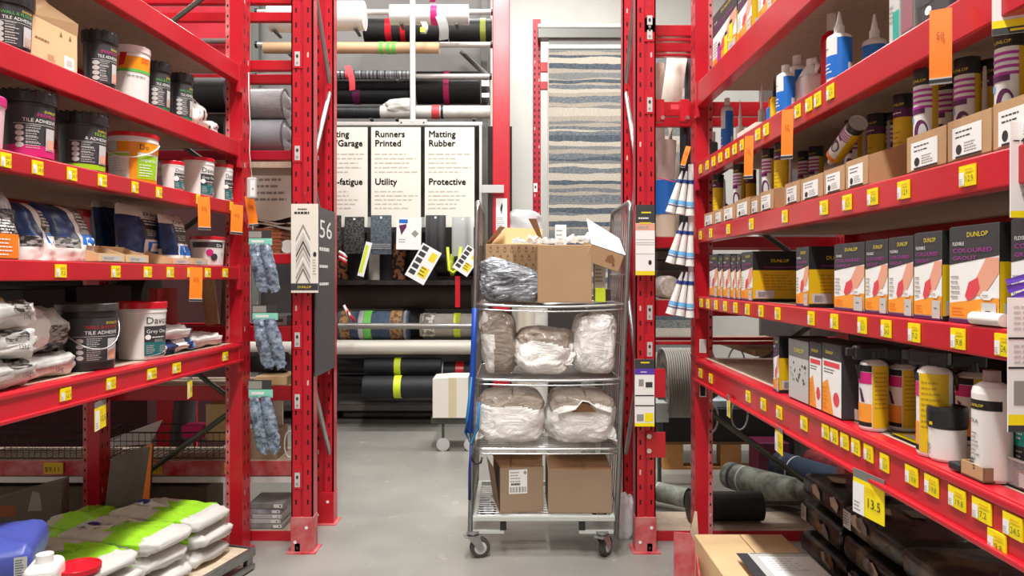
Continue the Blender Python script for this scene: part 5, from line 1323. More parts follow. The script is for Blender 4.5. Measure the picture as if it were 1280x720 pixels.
# uprights' little notices
m = MB(); x0 = RR.w(0, 0, 0)
for (ya, yb, mt) in ((424, 441, PAPER), (477, 496, BLACKM)):
    mm = MB(); w_ = .032; zt, zb = Z(ya, 3.55), Z(yb, 3.55)
    mm.rect(lambda u, v, o: (-.0 + o, .02 + u, v), 0, zb, w_, zt, PAPER, .002); mm.rect(lambda u, v, o: (o, .02 + u, v), .003, zb + .004, w_ - .003, zt - .004, LGREY if mt is PAPER else BLACKM, .003)
    mm.build('notice_sticker', right_rack)
# under the right rack -----------------------------------------------------
rug_cols = [mat('rug_sage', (150, 156, 144), .9, rgb2=(90, 92, 86), vscale=12), mat('rug_taupe', (140, 128, 112), .9, rgb2=(96, 88, 80), vscale=40), mat('rug_navy', (44, 56, 78), .9, vary=.3, vscale=8), mat('rug_red', (140, 40, 44), .9, rgb2=(90, 30, 34), vscale=30), mat('rug_grey', (110, 106, 100), .9, vary=.2)]
def rug(label, p0, p1, r, mt, group='rolled rugs under the right rack', border=True):
    t = thing('rolled_rug', label, 'rug', p0, 0, group); d = Vector(p1) - Vector(p0)
    q = d.to_track_quat('Z', 'Y'); L_ = d.length
    M = q.to_matrix().to_4x4()
    m = MB(); m.tube((0, 0, 0), (0, 0, L_), r, mt, 24, cap=False, M=M); m.add([M @ Vector((r * math.cos(a * PI / 12), r * math.sin(a * PI / 12), L_)) for a in range(24)], [tuple(range(24))], BLACKM); m.build('rug_body', t)
    m = MB(); pts = []
    for i in range(60):
        a = i * .45; rr = r * .98 * (1 - i / 64); pts.append((rr * math.cos(a), rr * math.sin(a), -.002))
    m.path(pts, r * .055, TEXT, 4, M=M); m.add([M @ Vector((r * .97 * math.cos(a * PI / 12), r * .97 * math.sin(a * PI / 12), .004)) for a in range(24)], [tuple(range(24))], WOODL); m.build('spiral_end', t)
    if border:
        m = MB(); m.tube((0, 0, .05), (0, 0, .075), r * 1.01, TEXT, 24, cap=False, M=M); m.tube((0, 0, .13), (0, 0, .14), r * 1.01, LGREY, 24, cap=False, M=M); m.build('border_band', t)
    return t
Yr = 4.45
for i, (px, py, r, k, dx, l) in enumerate(((912, 594, .078, 0, .0, 'sage rolled rug, uppermost left of the pile under the right rack'), (944, 606, .056, 1, 0, 'taupe patterned rolled rug between the sage and the navy ones'), (974, 583, .09, 2, 0, 'navy rolled rug, thickest one of the pile'))):
    p0 = (X(px, Yr), Yr, Z(py, Yr)); rug(l, p0, (p0[0] + .30, 3.80, max(r + .10, p0[2] - .06)), r, rug_cols[k])
for px, py, l in ((1012, 574, 'red rolled rug, left one in the shade under the right beam'), (1046, 580, 'red rolled rug, right one in the shade under the right beam'), (1048, 600, 'red rolled rug, lower one in the shade under the right beam')):
    p0 = (X(px, 4.4), 4.4, Z(py, 4.4)); rug(l, p0, (p0[0] + .30, 3.8, p0[2] - .03), .06, rug_cols[3], border=False)
rug('grey rolled rug lying on the floor between trolley cage and right upright', (X(808, 4.0) + .02, 4.35, .09), (X(880, 3.6) + .05, 4.14, .09), .055, rug_cols[0])
hroll('black foam roll in the dark beside the rolled rugs', .92, 1.30, 3.86, Z(663, 3.722) + .08, .075, BKF, group='black rolls under the right rack')
MB_ = MB(); MB_.tube((X(885, 3.85), 3.84, Z(629, 3.84)), (X(1100, 3.84), 3.84, Z(628, 3.84)), .012, DKSTEEL, 10); o = MB_.build('support_rod'); o.name = 'steel_rod'; tag(o, 'dark steel rod running under the rolled rugs behind the right upright', 'rod')
# stacked black film-wrapped packs, cardboard box in front
BKP = mat('black_pack', (30, 27, 28), .28, rgb2=(92, 84, 80), vscale=5, detail=1, bump=.5, bscale=16)
BKP.node_tree.nodes['Color Ramp'].color_ramp.elements[0].position = .40; BKP.node_tree.nodes['Color Ramp'].color_ramp.elements[1].position = .46
BKP.node_tree.nodes['Color Ramp'].color_ramp.elements[0].color, BKP.node_tree.nodes['Color Ramp'].color_ramp.elements[1].color = (.11, .09, .055, 1), (.014, .012, .013, 1)
k = 0
for row in range(4):
    for j in range(4):
        x = .50 + j * .44; zb = row * .122
        l = 'black film-wrapped pack under the right rack, %s layer, %s from the far end' % (('bottom', 'second', 'third', 'top')[row], order[j])
        th = thing('wrapped_pack', l, 'pack', RR.w(x + .02 * (row % 2), .57 + .015 * math.sin(k * 1.7), zb), RR.a + .03 * math.sin(k * 2.1), 'black packs stacked under the right rack'); k += 1
        m, f = sack_mesh(.425, .39, .122, k * 3.7, None, .0035, e1=.1, e2=.11); m.grid(f, 56, 18, BKP, wrapu=True); m.build('pack_film', th)
        rr = random.Random(k); m = MB()
        for q in range(2):
            u, v = -.15 + .28 * rr.random(), .03 + .04 * rr.random(); c = (CARDE, GREYP, BOARD)[rr.randrange(3)]
            m.poly(fmap(-.197), [(u, v), (u + .05 + .03 * rr.random(), v - .01), (u + .07, v + .02), (u + .03, v + .045), (u - .01, v + .03)], c, .003)
            m.poly(tmap(.122), [(u, -.14 + q * .1), (u + .09, -.15 + q * .1), (u + .11, -.11 + q * .1), (u + .04, -.08 + q * .1)], c, .004)
        m.build('pack_print', th)
        if j < 2 and (row + j) % 2 == 0:
            m = MB(); m.rect(fmap(-.192), -.19, .03, -.13, .095, LGREY, .006); m.lines(fmap(-.192), -.185, .09, -.135, .04, 5, TEXT, off=.007); m.build('pack_label', th)
x, Y = RR.at(975, -.02)
t = thing('cardboard_box', 'large closed cardboard box on the floor at the foot of the right rack', 'box', (X(868, 3.2) + .19, 2.95, 0), -.0)
hz = Z(667, 3.15)
bx0, bx1 = X(868, 3.2) - t.location.x, .72
m = MB(); m.bbox(-.19, .19, -.75, .25, 0, .216, CARDL, .004, 1); m.build('carton', t)
m = MB(); m.add([(-.0, .25, .2165), (.004, .25, .217), (.004, -.75, .217), (-.0, -.75, .2165)], [(0, 1, 2, 3)], CARDE); m.build('lid_seam', t)
t = thing('catalogue_box', 'grey and white printed pack lying on the large cardboard box', 'pack', (X(965, 2.9), 2.84, .219), 0)
m = MB(); m.bbox(-.12, .14, -.2, .06, 0, .03, LGREY, .006, 2); m.build('pack_body', t)
m = MB(); mp = tmap(.03); m.rect(mp, -.145, -.19, -.1, .05, CHAR); m.rect(mp, -.09, .045, .14, .05, CHAR); m.text(mp, 'DUNLOP', -.02, .027, .018, YELB, .001); m.rect(mp, -.07, -.19, .13, .015, PAPER); m.lines(mp, -.05, .0, .1, -.13, 6, LGREY, off=.001); m.build('pack_print', t)
# red foot guard in front of the right upright
t = thing('foot_guard', 'worn red steel corner guard standing by the right rack foot', 'guard', (X(857, 3.2), 3.2, 0), -.2)
m = MB(); m.prism([(-.05, 0), (.05, 0), (.05, .16), (.02, .22), (-.05, .22)], -.0, .008, REDS, M=Matrix(((1, 0, 0, 0), (0, 0, 1, 0), (0, 1, 0, 0), (0, 0, 0, 1)))); m.build('guard_plate', t)
m = MB(); m.bbox(.042, .05, -.25, .0, 0, .14, REDS, .002); m.build('side_plate', t)
m = MB(); m.prism([(0, .1), (.03, .14), (.02, .3), (.01, .3), (-.01, .2)], .05, .056, WOODL, M=Matrix(((1, 0, 0, .03), (0, 0, 1, 0), (0, 1, 0, 0), (0, 0, 0, 1)))); m.build('torn_edge', t)
# ------------------------------------------------------------------ roll cage trolley
YC = 3.50; DC = 0.62
ct = thing('roll_cage', 'chrome wire roll cage trolley with three wire shelves and swivel wheels', 'trolley', (X(678, YC), YC, 0), .0)
cx0 = X(678, YC); w2 = X(768, YC) - cx0
ztop = Z(252, YC); zs = [Z(380.5, YC), Z(474, YC), Z(561, YC), Z(645, YC)]
def cp(x, y, z): return (x, y, z)
for s_, l0, l1, nm in ((-1, X(587, YC) - cx0, X(597, YC) - cx0, 'side_frame'), (1, X(769, YC) - cx0, X(788, YC) - cx0, 'side_frame')):
    lx = lambda z: l0 + (l1 - l0) * (z / ztop)
    m = MB(); zb = .11
    pts = [(lx(zb), 0, zb), (lx(.8), 0, .8), (lx(ztop - .05), 0, ztop - .05), (lx(ztop - .015), .01, ztop - .015), (lx(ztop), .05, ztop), (lx(ztop), DC - .05, ztop), (lx(ztop - .015), DC - .01, ztop - .015), (lx(ztop - .05), DC, ztop - .05), (lx(zb), DC, zb)]
    m.path(pts, .0125, STEEL, 10); m.build('side_frame', ct)
    for z in (.25, .62, 1.0, 1.34):
        MB().tube((lx(z), 0, z), (lx(z), DC, z), .005, WIRE, 6).build('cross_wire', ct)
    for k in range(1, 9):
        y = DC * k / 9; MB().tube((lx(.14), y, .14), (lx(ztop), y, ztop), .0042, WIRE, 6).build('vertical_wire', ct)
    # small square hooks of the mesh
def shelf(z, sag, l, r, name):
    m = MB()
    f = lambda x: z - sag * math.sin(PI * (x - l) / (r - l))
    xs = [l + (r - l) * k / 16 for k in range(17)]
    m.path([(x, 0, f(x)) for x in xs], .0062, CHROME, 8); m.path([(x, .0, f(x) - .022) for x in xs], .0038, CHROME, 6)
    m.path([(x, DC - .02, f(x)) for x in xs], .006, CHROME, 8)
    m.tube((l, 0, z), (l, DC - .02, z), .005, CHROME, 8); m.tube((r, 0, z), (r, DC - .02, z), .005, CHROME, 8)
    for k in range(1, 22):
        y = (DC - .02) * k / 22; m.path([(l, y, z - .003), ((l + r) / 2, y, f((l + r) / 2) - .003), (r, y, z - .003)], .0024, WIRE, 5)
    for k in (1, 2, 3): x = l + (r - l) * k / 4; m.tube((x, 0, f(x) - .008), (x, DC - .02, f(x) - .008), .0034, WIRE, 6)
    m.build('wire_shelf', ct)
lx0 = lambda z: X(587, YC) - cx0 + (10 / F * YC) * (z / ztop) + .01
lx1 = lambda z: X(769, YC) - cx0 + (19 / F * YC) * (z / ztop) - .01
for z, sg in zip(zs[:3], (.012, .008, .002)): shelf(z, sg, lx0(z), lx1(z), 'wire_shelf')
# base tray: light angle frame with wires, lower A-frame arms, castors
z = zs[3]; m = MB(); l, r = lx0(z), lx1(z)
ALU = mat('frame_pale', (206, 212, 206), .45, .3)
m.bbox(l, r, -.01, .012, z - .022, z, ALU, .002); m.bbox(l, r, DC - .03, DC - .01, z - .022, z, ALU, .002); m.bbox(l, l + .02, .012, DC - .03, z - .022, z, ALU, .002); m.bbox(r - .02, r, .012, DC - .03, z - .022, z, ALU, .002)
m.build('base_frame', ct)
m = MB()
for k in range(1, 16): m.tube((l, DC * k / 17, z - .008), (r, DC * k / 17, z - .008), .0025, WIRE, 6)
for k in range(1, 9): x = l + (r - l) * k / 9; m.tube((x, 0, z - .012), (x, DC - .02, z - .012), .0025, WIRE, 6)
m.build('base_grid', ct)
for (a, b) in ((l - .01, l + .15), (r - .17, r)):
    m = MB(); m.bbox(a, b, .0, .02, z - .085, z - .068, ALU, .002); m.bbox(a, b, DC - .06, DC - .04, z - .085, z - .068, ALU, .002); m.build('lower_arm', ct)
    m = MB(); x = b - .02 if a < 0 else a; m.bbox(x, x + .03, -.002, .02, z - .068, z - .022, BLACK, .002); m.build('stop_block', ct)
def castor(x, y, yaw, nm):
    R_ = .048
    c = MB(); M = Matrix.Translation((x, y, 0)) @ Matrix.Rotation(yaw, 4, 'Z')
    c.tube((0, 0, .118), (0, 0, .127), .03, ZINC, 16, M=M)
    c.tube((0, 0, .1), (0, 0, .118), .016, ZINC, 12, M=M)
    for s_ in (-1, 1): c.prism([(-.03, .105), (.03, .105), (.052, .045), (.03, .035)], s_ * .022 - .002, s_ * .022 + .002, ZINC, M=M @ Matrix(((1, 0, 0, 0), (0, 0, 1, 0), (0, 1, 0, 0), (0, 0, 0, 1))))
    c.bbox(-.04, .035, -.024, .024, .1, .108, ZINC, .002, M=M)
    fo = c.build('castor_fork', ct)
    c = MB(); c.lathe([(R_ * .8, -.016), (R_ * .97, -.014), (R_, -.006), (R_, .006), (R_ * .97, .014), (R_ * .8, .016)], RUBBER, 28, M=M @ Matrix.Translation((.035, 0, R_)) @ Matrix.Rotation(PI / 2, 4, 'X'))
    c.build('tyre', fo)
    c = MB(); c.lathe([(.010, -.021), (R_ * .62, -.017), (R_ * .62, .017), (.010, .021)], LGREY, 20, M=M @ Matrix.Translation((.035, 0, R_)) @ Matrix.Rotation(PI / 2, 4, 'X')); c.build('hub', fo)
castor(l + .0, .0, .25, 'w'); castor(r - .06, .0, 1.0, 'w'); castor(l + .02, DC - .05, .4, 'w'); castor(r - .04, DC - .05, .2, 'w')
# blue upright sleeve with straps
m = MB(); xa = lambda z: lx0(z) - .012
m.path([(xa(Z(385, YC)), -.012, Z(385, YC)), (xa(1.0), -.014, 1.0), (xa(Z(480, YC)) - .004, -.012, Z(480, YC)), (xa(Z(540, YC)) - .01, -.014, Z(540, YC))], .014, BLUED if False else mat('strap_blue', (20, 76, 176), .45), 8); m.build('blue_sleeve', ct)
STR = mat('strap_cyan', (34, 120, 178), .5)
m = MB(); m.path([(xa(.8) - .004, -.02, .86), (xa(.7) - .025, -.022, .66), (xa(.6) - .03, -.02, .6), (xa(.5) - .002, -.02, .54), (xa(.5) + .03, -.02, .62), (xa(.6) + .036, -.02, .74)], .0075, STR, 6); m.build('strap', ct)
m = MB(); m.path([(xa(.5) - .0, -.02, .54), (xa(.4) - .006, -.02, .42), (xa(.4) - .006, -.02, .28)], .007, BLUED, 6); m.path([(xa(.5), -.02, .5), (xa(.5) + .0, -.02, .47), (xa(.5) + .02, -.02, .45), (xa(.5) + .045, -.02, .455), (xa(.5) + .05, -.02, .48)], .006, BLACK, 6); m.build('hook', ct)
# ------------------------------------------------------------------ goods in the cage
def boxat(label, pa, pb, ya, yb, Y, d, mt, z0, name='cardboard_box', yaw=0.0, art=None, **kw):
    w_ = (pb - pa) / F * Y; h = Z(ya, Y) - z0
    return carton(label, (X((pa + pb) / 2, Y), Y + d / 2, z0), yaw, w_, d, h, mt, art, name=name, **kw)
z0 = zs[0] + .008
CT1 = mat('carton_plain', (178, 146, 110), .8, vary=.05, vscale=4)
boxat('plain tan cardboard box standing in front on the top shelf of the cage', 672, 740, 306, 382, YC + .02, .3, CT1, z0)
def art_print(m, mp, w, h):
    for i in range(8):
        for j in range(3):
            if j == 0 and i < 3: continue
            u = -w * .44 + w * .12 * i + (w * .05 if j % 2 else 0); v = h * (.56 + .15 * j)
            m.poly(mp, [(u, v), (u + w * .05, v), (u + w * .04, v + h * .09), (u + w * .01, v + h * .1)], CARDP, .0012); m.disc(mp, u + w * .025, v + h * .03, w * .016, h * .025, CARD, .002, 8)
    m.lines(mp, -w * .38, h * .52, w * .2, h * .48, 1, CARDE)
tb = boxat('open printed cardboard box with upturned flaps at the back of the top cage shelf', 607, 681, 305, 375, YC + .31, .28, CT1, z0, art=art_print)
hb = Z(305, YC + .31) - z0; wb = 74 / F * (YC + .31) / 2
m = MB(); m.add([(-wb, -.14, hb), (-wb, .14, hb), (-wb + .10, .13, hb + .105), (-wb + .07, -.02, hb + .10)], [(0, 1, 2, 3)], CARDD); m.build('side_flap', tb)
m = MB(); m.add([(-wb + .01, .14, hb), (wb, .14, hb), (wb - .0, .17, hb + .10), (-wb + .10, .17, hb + .105)], [(0, 1, 2, 3)], mat('carton_flap', (226, 194, 138), .8)); m.build('back_flap', tb)
m = MB(); m.add([(wb - .0, .14, hb), (wb, -.1, hb), (wb - .04, -.02, hb + .14), (wb - .08, .1, hb + .15)], [(0, 1, 2, 3)], CARDD); m.build('tall_flap', tb)
# loose clear film spilling over the boxes
FILMW = mat('loose_film', (232, 236, 238), .2, alpha=.55, bump=.6, bscale=30)
t = thing('plastic_film', 'loose clear plastic film heaped over the boxes on top of the cage', 'film', (X(690, YC + .2), YC + .2, z0 + Z(306, YC + .02) - z0 + .002), 0)
m = MB()
def pf(u, v):
    x = -.20 + .42 * u; q = Vector((u * 7, v * 4, 2)); return (x, -.15 + .25 * v, .012 + .03 * abs(noise.noise(q * 1.3)) + .03 * max(0, noise.noise(q * 2.2)) + .035 * max(0, u - .55) * (1 + math.sin(v * 5)))
m.grid(pf, 60, 20, FILMW); m.build('film_sheet', t)
# tilted open carton with white flap
t = thing('cardboard_box', 'tilted small carton with a big white open flap at the right of the cage top', 'box', (X(752, YC + .1), YC + .12, Z(330, YC + .1) - .01), 0, rot=(0.1, .33, .1))
m = MB(); m.bbox(-.10, .07, -.09, .12, .0, .085, CT1, .002, 1); m.build('carton', t)
m = MB(); m.add([(-.10, -.09, .087), (.075, -.092, .09), (.06, .10, .16), (-.13, .10, .20)], [(0, 1, 2, 3)], PAPER); m.add([(-.10, -.09, .086), (.075, -.092, .088), (.06, .10, .158), (-.13, .10, .198)], [(3, 2, 1, 0)], CREAM); m.build('white_flap', t)
m = MB(); mp = fmap(-.09); m.poly(mp, [(-.01, .03), (.035, .03), (.035, .05), (.015, .07), (-.005, .06)], CARDP, .0012); m.disc(mp, .035, .025, .007, .007, CARDE, .0012); m.build('printed_mark', t)
# small stuff right of plain box
boxat('small white and grey pack standing upright right of the plain tan box', 743, 757, 330, 375, YC + .16, .05, PAPER, z0, name='small_pack', cat='pack', art=lambda m, mp, w, h: (m.lines(mp, -w * .4, h * .9, w * .4, h * .5, 4, GREYT), m.rect(mp, -w * .45, 0, w * .45, h * .3, LIME)))
boxat('small yellow and white packet low at the right of the cage top shelf', 744, 757, 360, 377, YC + .08, .05, LIME, z0, name='small_pack', cat='pack')
boxat('small white paper printed card sticking up behind the plain tan box', 694, 708, 281, 330, YC + .36, .02, PAPER, z0, name='printed_card', cat='card', art=lambda m, mp, w, h: m.lines(mp, -w * .4, h * .95, w * .4, h * .5, 8, GREYT))
carton('small dark carton by the right side of the cage top shelf', (X(758, YC + .2), YC + .3, z0), 0, .06, .08, .06, GREYP, name='small_carton')
# silver film bag
SILV = mat('silver_film', (196, 200, 206), .16, .25, rgb2=(74, 80, 90), vscale=16, stretch=(.5, 1, 1.8), detail=5, bump=1.0, bscale=14)
for nd in SILV.node_tree.nodes:
    if nd.type == 'TEX_NOISE': nd.inputs['Distortion'].default_value = 2.0
    if nd.type == 'BUMP': nd.inputs['Distance'].default_value = .03
t = thing('film_bundle', 'shiny grey film-wrapped bundle slumped on the left of the cage top shelf', 'bundle', (X(640, YC + .09), YC + .15, z0), 0)
m = MB()
def mtx(p): return p
crumple(m, (0, 0, .092), (.160, .11, .10), 5.5, 50, .09, .6, 10, mt=SILV)
for i in range(len(m.v)):
    v = m.v[i]; v.z *= (1.0 - .22 * (v.x / .15)); v.z = max(v.z, 0)
m.build('film_wrap', t); m = MB(); m.grid(lambda u, v: (.0 + .09 * u, -.075 + .03 * v, .155 - .03 * u + .008 * math.sin(u * 9)), 8, 2, REDL); m.build('red_label', t)
# white film-wrapped bundles
FW = mat('white_film', (248, 246, 241), .28, vary=.04, bump=.65, bscale=7, stretch=(1, 1, 1.8), coat=.35)
FWT = mat('film_over_taupe', (176, 162, 148), .3, rgb2=(148, 134, 122), vscale=6, bump=.7, bscale=7, stretch=(1, 1, 1.8), coat=.35)
for mm in (FW, FWT):
    for nd in mm.node_tree.nodes:
        if nd.type == 'TEX_NOISE' and nd.inputs['Scale'].default_value == 7: nd.inputs['Distortion'].default_value = 2.5; nd.inputs['Detail'].default_value = 7; nd.inputs['Roughness'].default_value = .62
        if nd.type == 'BUMP': nd.inputs['Distance'].default_value = .03
FW2 = mat('white_film_loose', (232, 230, 224), .25, vary=.06, bump=.8, bscale=18, coat=.4)
def bundle(label, pa, pb, ya, yb, Y, d, z0, seed, e=.62, rough=.075, skew=(0, 0), tails=(), ridge=9.0, inner=None):
    w_ = (pb - pa) / 2 / F * Y; h = (Z(ya, Y) - z0) / 2
    t = thing('film_bundle', label, 'bundle', (X((pa + pb) / 2, Y), Y + d / 2, z0), 0, 'white film-wrapped bundles in the cage')
    m = MB(); taup = 1.45 if 'lower' in label else (1.35 if 'left' in label or 'centre' in label else 1.9)
    shp = [None]
    def mf(u, v):
        p = shp[0](u, v) if shp[0] else None
        zz = p.z / h if p else 0
        edge = noise.noise(Vector((u * 9, v * 4, seed))) * .25
        return FWT if (zz + edge > taup) or ('leaning' in label and p.x > -.02) else FW
    shp[0] = crumple(MB(), (0, 0, h), (w_ * .97, d / 2, h * .99), seed, 2, rough, e, ridge, skew, mt=FW)
    crumple(m, (0, 0, h), (w_ * .97, d / 2, h * .99), seed, 64, rough, e, ridge, skew, matf=mf)
    for v in m.v: v.z = max(v.z, 0.0)
    m.build('film_wrap', t)
    for (tx, tz, sx, sz, rot) in tails:
        m = MB()
        def tf(u, v):
            a = u * 2 * PI; r = (1 - v) * .9 + .1; rr = 1 + .35 * noise.noise(Vector((math.cos(a) * 2 + seed, math.sin(a) * 2, v * 3)))
            return (tx + sx * v + .035 * r * rr * math.cos(a + rot), -d * .35 - .02 * v + .03 * r * rr * math.sin(a), max(0.001, tz + sz * v + .03 * r * rr * math.sin(a + rot)))
        m.grid(tf, 20, 8, FW2, wrapu=True); m.build('gathered_tail', t)
    return t
z1, z2, z3 = zs[1] + .0105, zs[2] + .009, zs[3] + .003
bundle('white film bundle leaning at the left of the middle cage shelf', 599, 647, 389, 468, YC + .05, .24, z1, 2.1, .55, .08, (-.08, 0), [(-.06, .24, -.01, .07, .4)])
bundle('white film bundle with twisted front in the centre of the middle cage shelf', 643, 720, 410, 473, YC + .02, .3, z1, 7.4, .6, .085, (0, .1), [(-.02, .07, -.02, -.06, 1.0), (.10, .08, .05, .03, .2)])
bundle('tall upright white film bundle at the right of the middle cage shelf', 718, 774, 391, 474, YC + .03, .3, z1, 11.8, .5, .06, (.04, .0), [], 14.0)
bundle('broad white film bundle at the left of the lower cage shelf', 594, 683, 491, 562, YC + .0, .34, z2, 16.3, .55, .06, (0, 0), [(-.13, .08, -.05, -.06, .3)])
bundle('broad white film bundle with peaked opening at the right of the lower cage shelf', 682, 772, 492, 562, YC + .0, .34, z2, 21.9, .55, .06, (0, 0), [(.13, .07, .04, -.05, .6)])
t = COL.objects[-1]
# peaked lip of the right lower bundle
h = Z(492, YC) - z2; pb_ = [o for o in COL.objects if o.name.startswith('film_bundle')][-1]
m = MB(); pts = [(-.11, -.178, h * .62), (-.03, -.19, h * .72), (.0, -.195, h * .88), (.03, -.192, h * .86), (.07, -.185, h * .74), (.14, -.16, h * .62)]
m.grid(lambda u, v: tuple(Vector(pts[int(min(4, u * 5))]).lerp(Vector(pts[int(min(4, u * 5)) + 1]), u * 5 - int(min(4, u * 5))) + Vector((0, .05 * (1 - v), -.012 * (1 - v)))), 20, 2, FW2); m.path(pts, .004, FW2, 6); m.build('film_lip', pb_)
m = MB(); m.add([(-.05, -.186, h * .66), (.0, -.19, h * .84), (.03, -.188, h * .82), (.07, -.18, h * .66)], [(0, 1, 2, 3)], CARDE); m.build('opening', pb_)
# bottom boxes
CT2 = mat('carton_brown', (156, 132, 108), .8, vary=.05, vscale=4)
def art_lab(m, mp, w, h):
    m.rect(mp, -w * .3, h * .42, w * .12, h * .95, PAPER, .001); m.lines(mp, -w * .27, h * .92, w * .02, h * .66, 4, GREYT, off=.0018)
    m.lines(mp, -w * .25, h * .66, w * .05, h * .6, 1, TEXT, off=.0018, th=.8)
    for k in range(16): m.rect(mp, -w * .27 + w * .023 * k, h * .45, -w * .27 + w * .023 * k + w * (.006 + .009 * (k * 7 % 3 == 0)), h * .57, TEXT, .0018)
    m.disc(mp, w * .07, h * .88, w * .04, h * .05, GREYT, .0018, 4)
t = boxat('brown cardboard box with a white shipping label on the cage floor', 625, 680, 584, 643, YC + .04, .25, CT2, z3, yaw=.16, art=art_lab)
t.location.x -= .02
m = MB(); hh = Z(584, YC + .04) - z3; m.add([(-.105, -.125, hh + .001), (.10, -.125, hh + .001), (.12, -.03, hh + .035), (-.13, -.02, hh + .04)], [(0, 1, 2, 3)], CARDE); m.build('top_flap', t)
m = MB(); m.add([(-.106, -.12, 0.01), (-.106, .125, 0.01), (-.14, .12, hh), (-.135, -.13, hh)], [(0, 1, 2, 3)], CT2); m.build('side_flap', t)
t = boxat('plain brown cardboard box on the right of the cage floor', 685, 765, 587, 643, YC + .03, .3, CT2, z3)
m = MB(); m.add([(-.15, -.15, hh - .01), (.15, -.15, hh - .01), (.14, .0, hh + .03), (-.14, .0, hh + .03)], [(0, 1, 2, 3)], CARDE); m.build('top_flap', t)

t = thing('plastic_sheet', 'smoky grey translucent plastic sheet hanging between the cage and the right perforated frame', 'sheet', (X(779, 4.15), 4.15, 0.02), 0)
m = MB(); m.grid(lambda u, v: ((u - .5) * .085 + .01 * math.sin(v * 9) + .03 * (1 - v), .02 * math.sin(u * 6 + v * 7), v * (Z(372, 4.15))), 8, 30, mat('smoke_film', (104, 96, 108), .2, alpha=.82, bump=.5, bscale=12)); m.build('sheet_film', t)
t = thing('plastic_sheet', 'crumpled clear plastic scrap on the floor at the foot of the right perforated frame', 'scrap', (X(783, 3.75), 3.78, 0.0), 0)
m = MB(); crumple(m, (0, 0, .1), (.05, .06, .12), 2.2, 22, .25, .8, mt=FILMW)
for v in m.v: v.z = max(v.z, .001)
m.build('film_scrap', t)
# ------------------------------------------------------------------ matting and runner display across the aisle
YB = 6.3
def bx(px, Y=YB): return X(px, Y)
BACKP = mat('back_sheet', (150, 148, 146), .6, vary=.12, vscale=1.2)
BACKD = mat('back_sheet_dark', (60, 54, 52), .7, vary=.35, vscale=1.5)
YR = 7.1
dr = thing('display_rack', 'grey backed display rack of matting rolls behind the printed boards', 'rack', (bx(520, YR), YR, 0), 0)
ox = bx(520, YR)
m = MB(); m.box(X(300, YR) - ox, X(612, YR) - ox, .3, .33, Z(150, YR), 4.4, BACKP); m.build('upper_back_sheet', dr)
m = MB(); m.box(X(300, YR) - ox, X(640, YR) - ox, .3, .33, .0, Z(150, YR), BACKD); m.build('lower_back_sheet', dr)
for pa in (305, 600):
    MB().bbox(X(pa, YR) - ox, X(pa + 9, YR) - ox, .2, .28, 0, 4.4, GREYP, .004).build('rear_post', dr)
for (ya, yb) in ((505, 512), (523, 531)):
    MB().bbox(X(300, 6.7) - ox, X(640, 6.7) - ox, -.42, .25, Z(yb, 6.75), Z(ya, 6.75), mat('shelf_dark', (84, 80, 76), .5), .004).build('base_shelf', dr)
m = MB(); m.bbox(X(598, YR) - ox, X(612, YR) - ox, .0, .2, Z(108, YR), Z(100, YR), ZINC, .003); m.build('bracket', dr); m = MB(); m.bbox(X(598, YR) - ox, X(612, YR) - ox, .0, .2, Z(122, YR), Z(116, YR), ZINC, .003); m.build('bracket', dr)
MB().tube((X(575, YR) - ox, .15, Z(58, YR)), (X(611, YR) - ox, .15, Z(92, YR)), .025, GREYP, 8).build('diagonal_brace', dr)
def rod(label, pa, pb, y, Y, r, mt):
    t = thing('display_rod', label, 'rod', (X((pa + pb) / 2, Y), Y, Z(y, Y)), 0, None); h = (X(pb, Y) - X(pa, Y)) / 2  # plain rod of the roll display, not a rail
    MB().tube((-h, 0, 0), (h, 0, 0), r, mt, 14).build('rod_body', t)
    for s_ in (-1, 1): MB().tube((s_ * h, 0, 0), (s_ * (h + .02), 0, 0), r * 1.3, BLACK, 12).build('end_cap', t)
RODM = mat('rod_white', (214, 212, 208), .3, .3)
rod('pale horizontal rod at the top of the roll display', 322, 614, 15, 6.62, .024, RODM)
rod('pale horizontal rod beside the brown paper tube', 322, 613, 56, 6.62, .024, RODM)
rod('pale horizontal rod crossing the big black rolls', 322, 612, 95.5, 6.62, .024, RODM)
rod('slim pale rod in front of the patterned rolled rugs', 423, 590, 407.5, 6.3, .026, mat('rod_grey', (160, 158, 154), .3, .5))
def roll(label, pa, pb, ya, yb, Y, mt, name='matting_roll', sides=28, endm=None, group=None, straps=(), cat='roll'):
    r = (yb - ya) / 2 / F * Y; h = (pb - pa) / 2 / F * Y
    t = thing(name, label, cat, (X((pa + pb) / 2, Y), Y, Z((ya + yb) / 2, Y)), 0, group)
    MB().tube((-h, 0, 0), (h, 0, 0), r, mt, sides).build('roll_body', t)
    if endm: MB().tube((-h - .002, 0, 0), (h + .002, 0, 0), r * .35, endm, 14).build('core', t)
    for (p, wd, mm) in straps:
        x = X(p, Y) - t.location.x; ww = wd / 2 / F * Y
        MB().tube((x - ww, 0, 0), (x + ww, 0, 0), r * 1.025 + .003, mm, sides, cap=True).build('strap', t)
    for k in (-.7, .7):
        xa = t.location.x + k * h - ox; zb_ = t.location.z - r - .004
        if Y <= 6.56 and yb <= 150: MB().box(xa - .012, xa + .012, Y - r * .8 - dr.location.y, Y + r * .9 - dr.location.y, zb_ - .016, zb_, DKSTEEL).build('support_arm', dr)
    return t
BF = mat('matting_black', (20, 21, 23), .55, vary=.3, vscale=3)
BN = mat('matting_navy', (26, 29, 36), .6, vary=.3, vscale=3)
BR = mat('matting_ribbed', (40, 42, 46), .4, vary=.4, vscale=70, stretch=(1, .05, .05), detail=0)
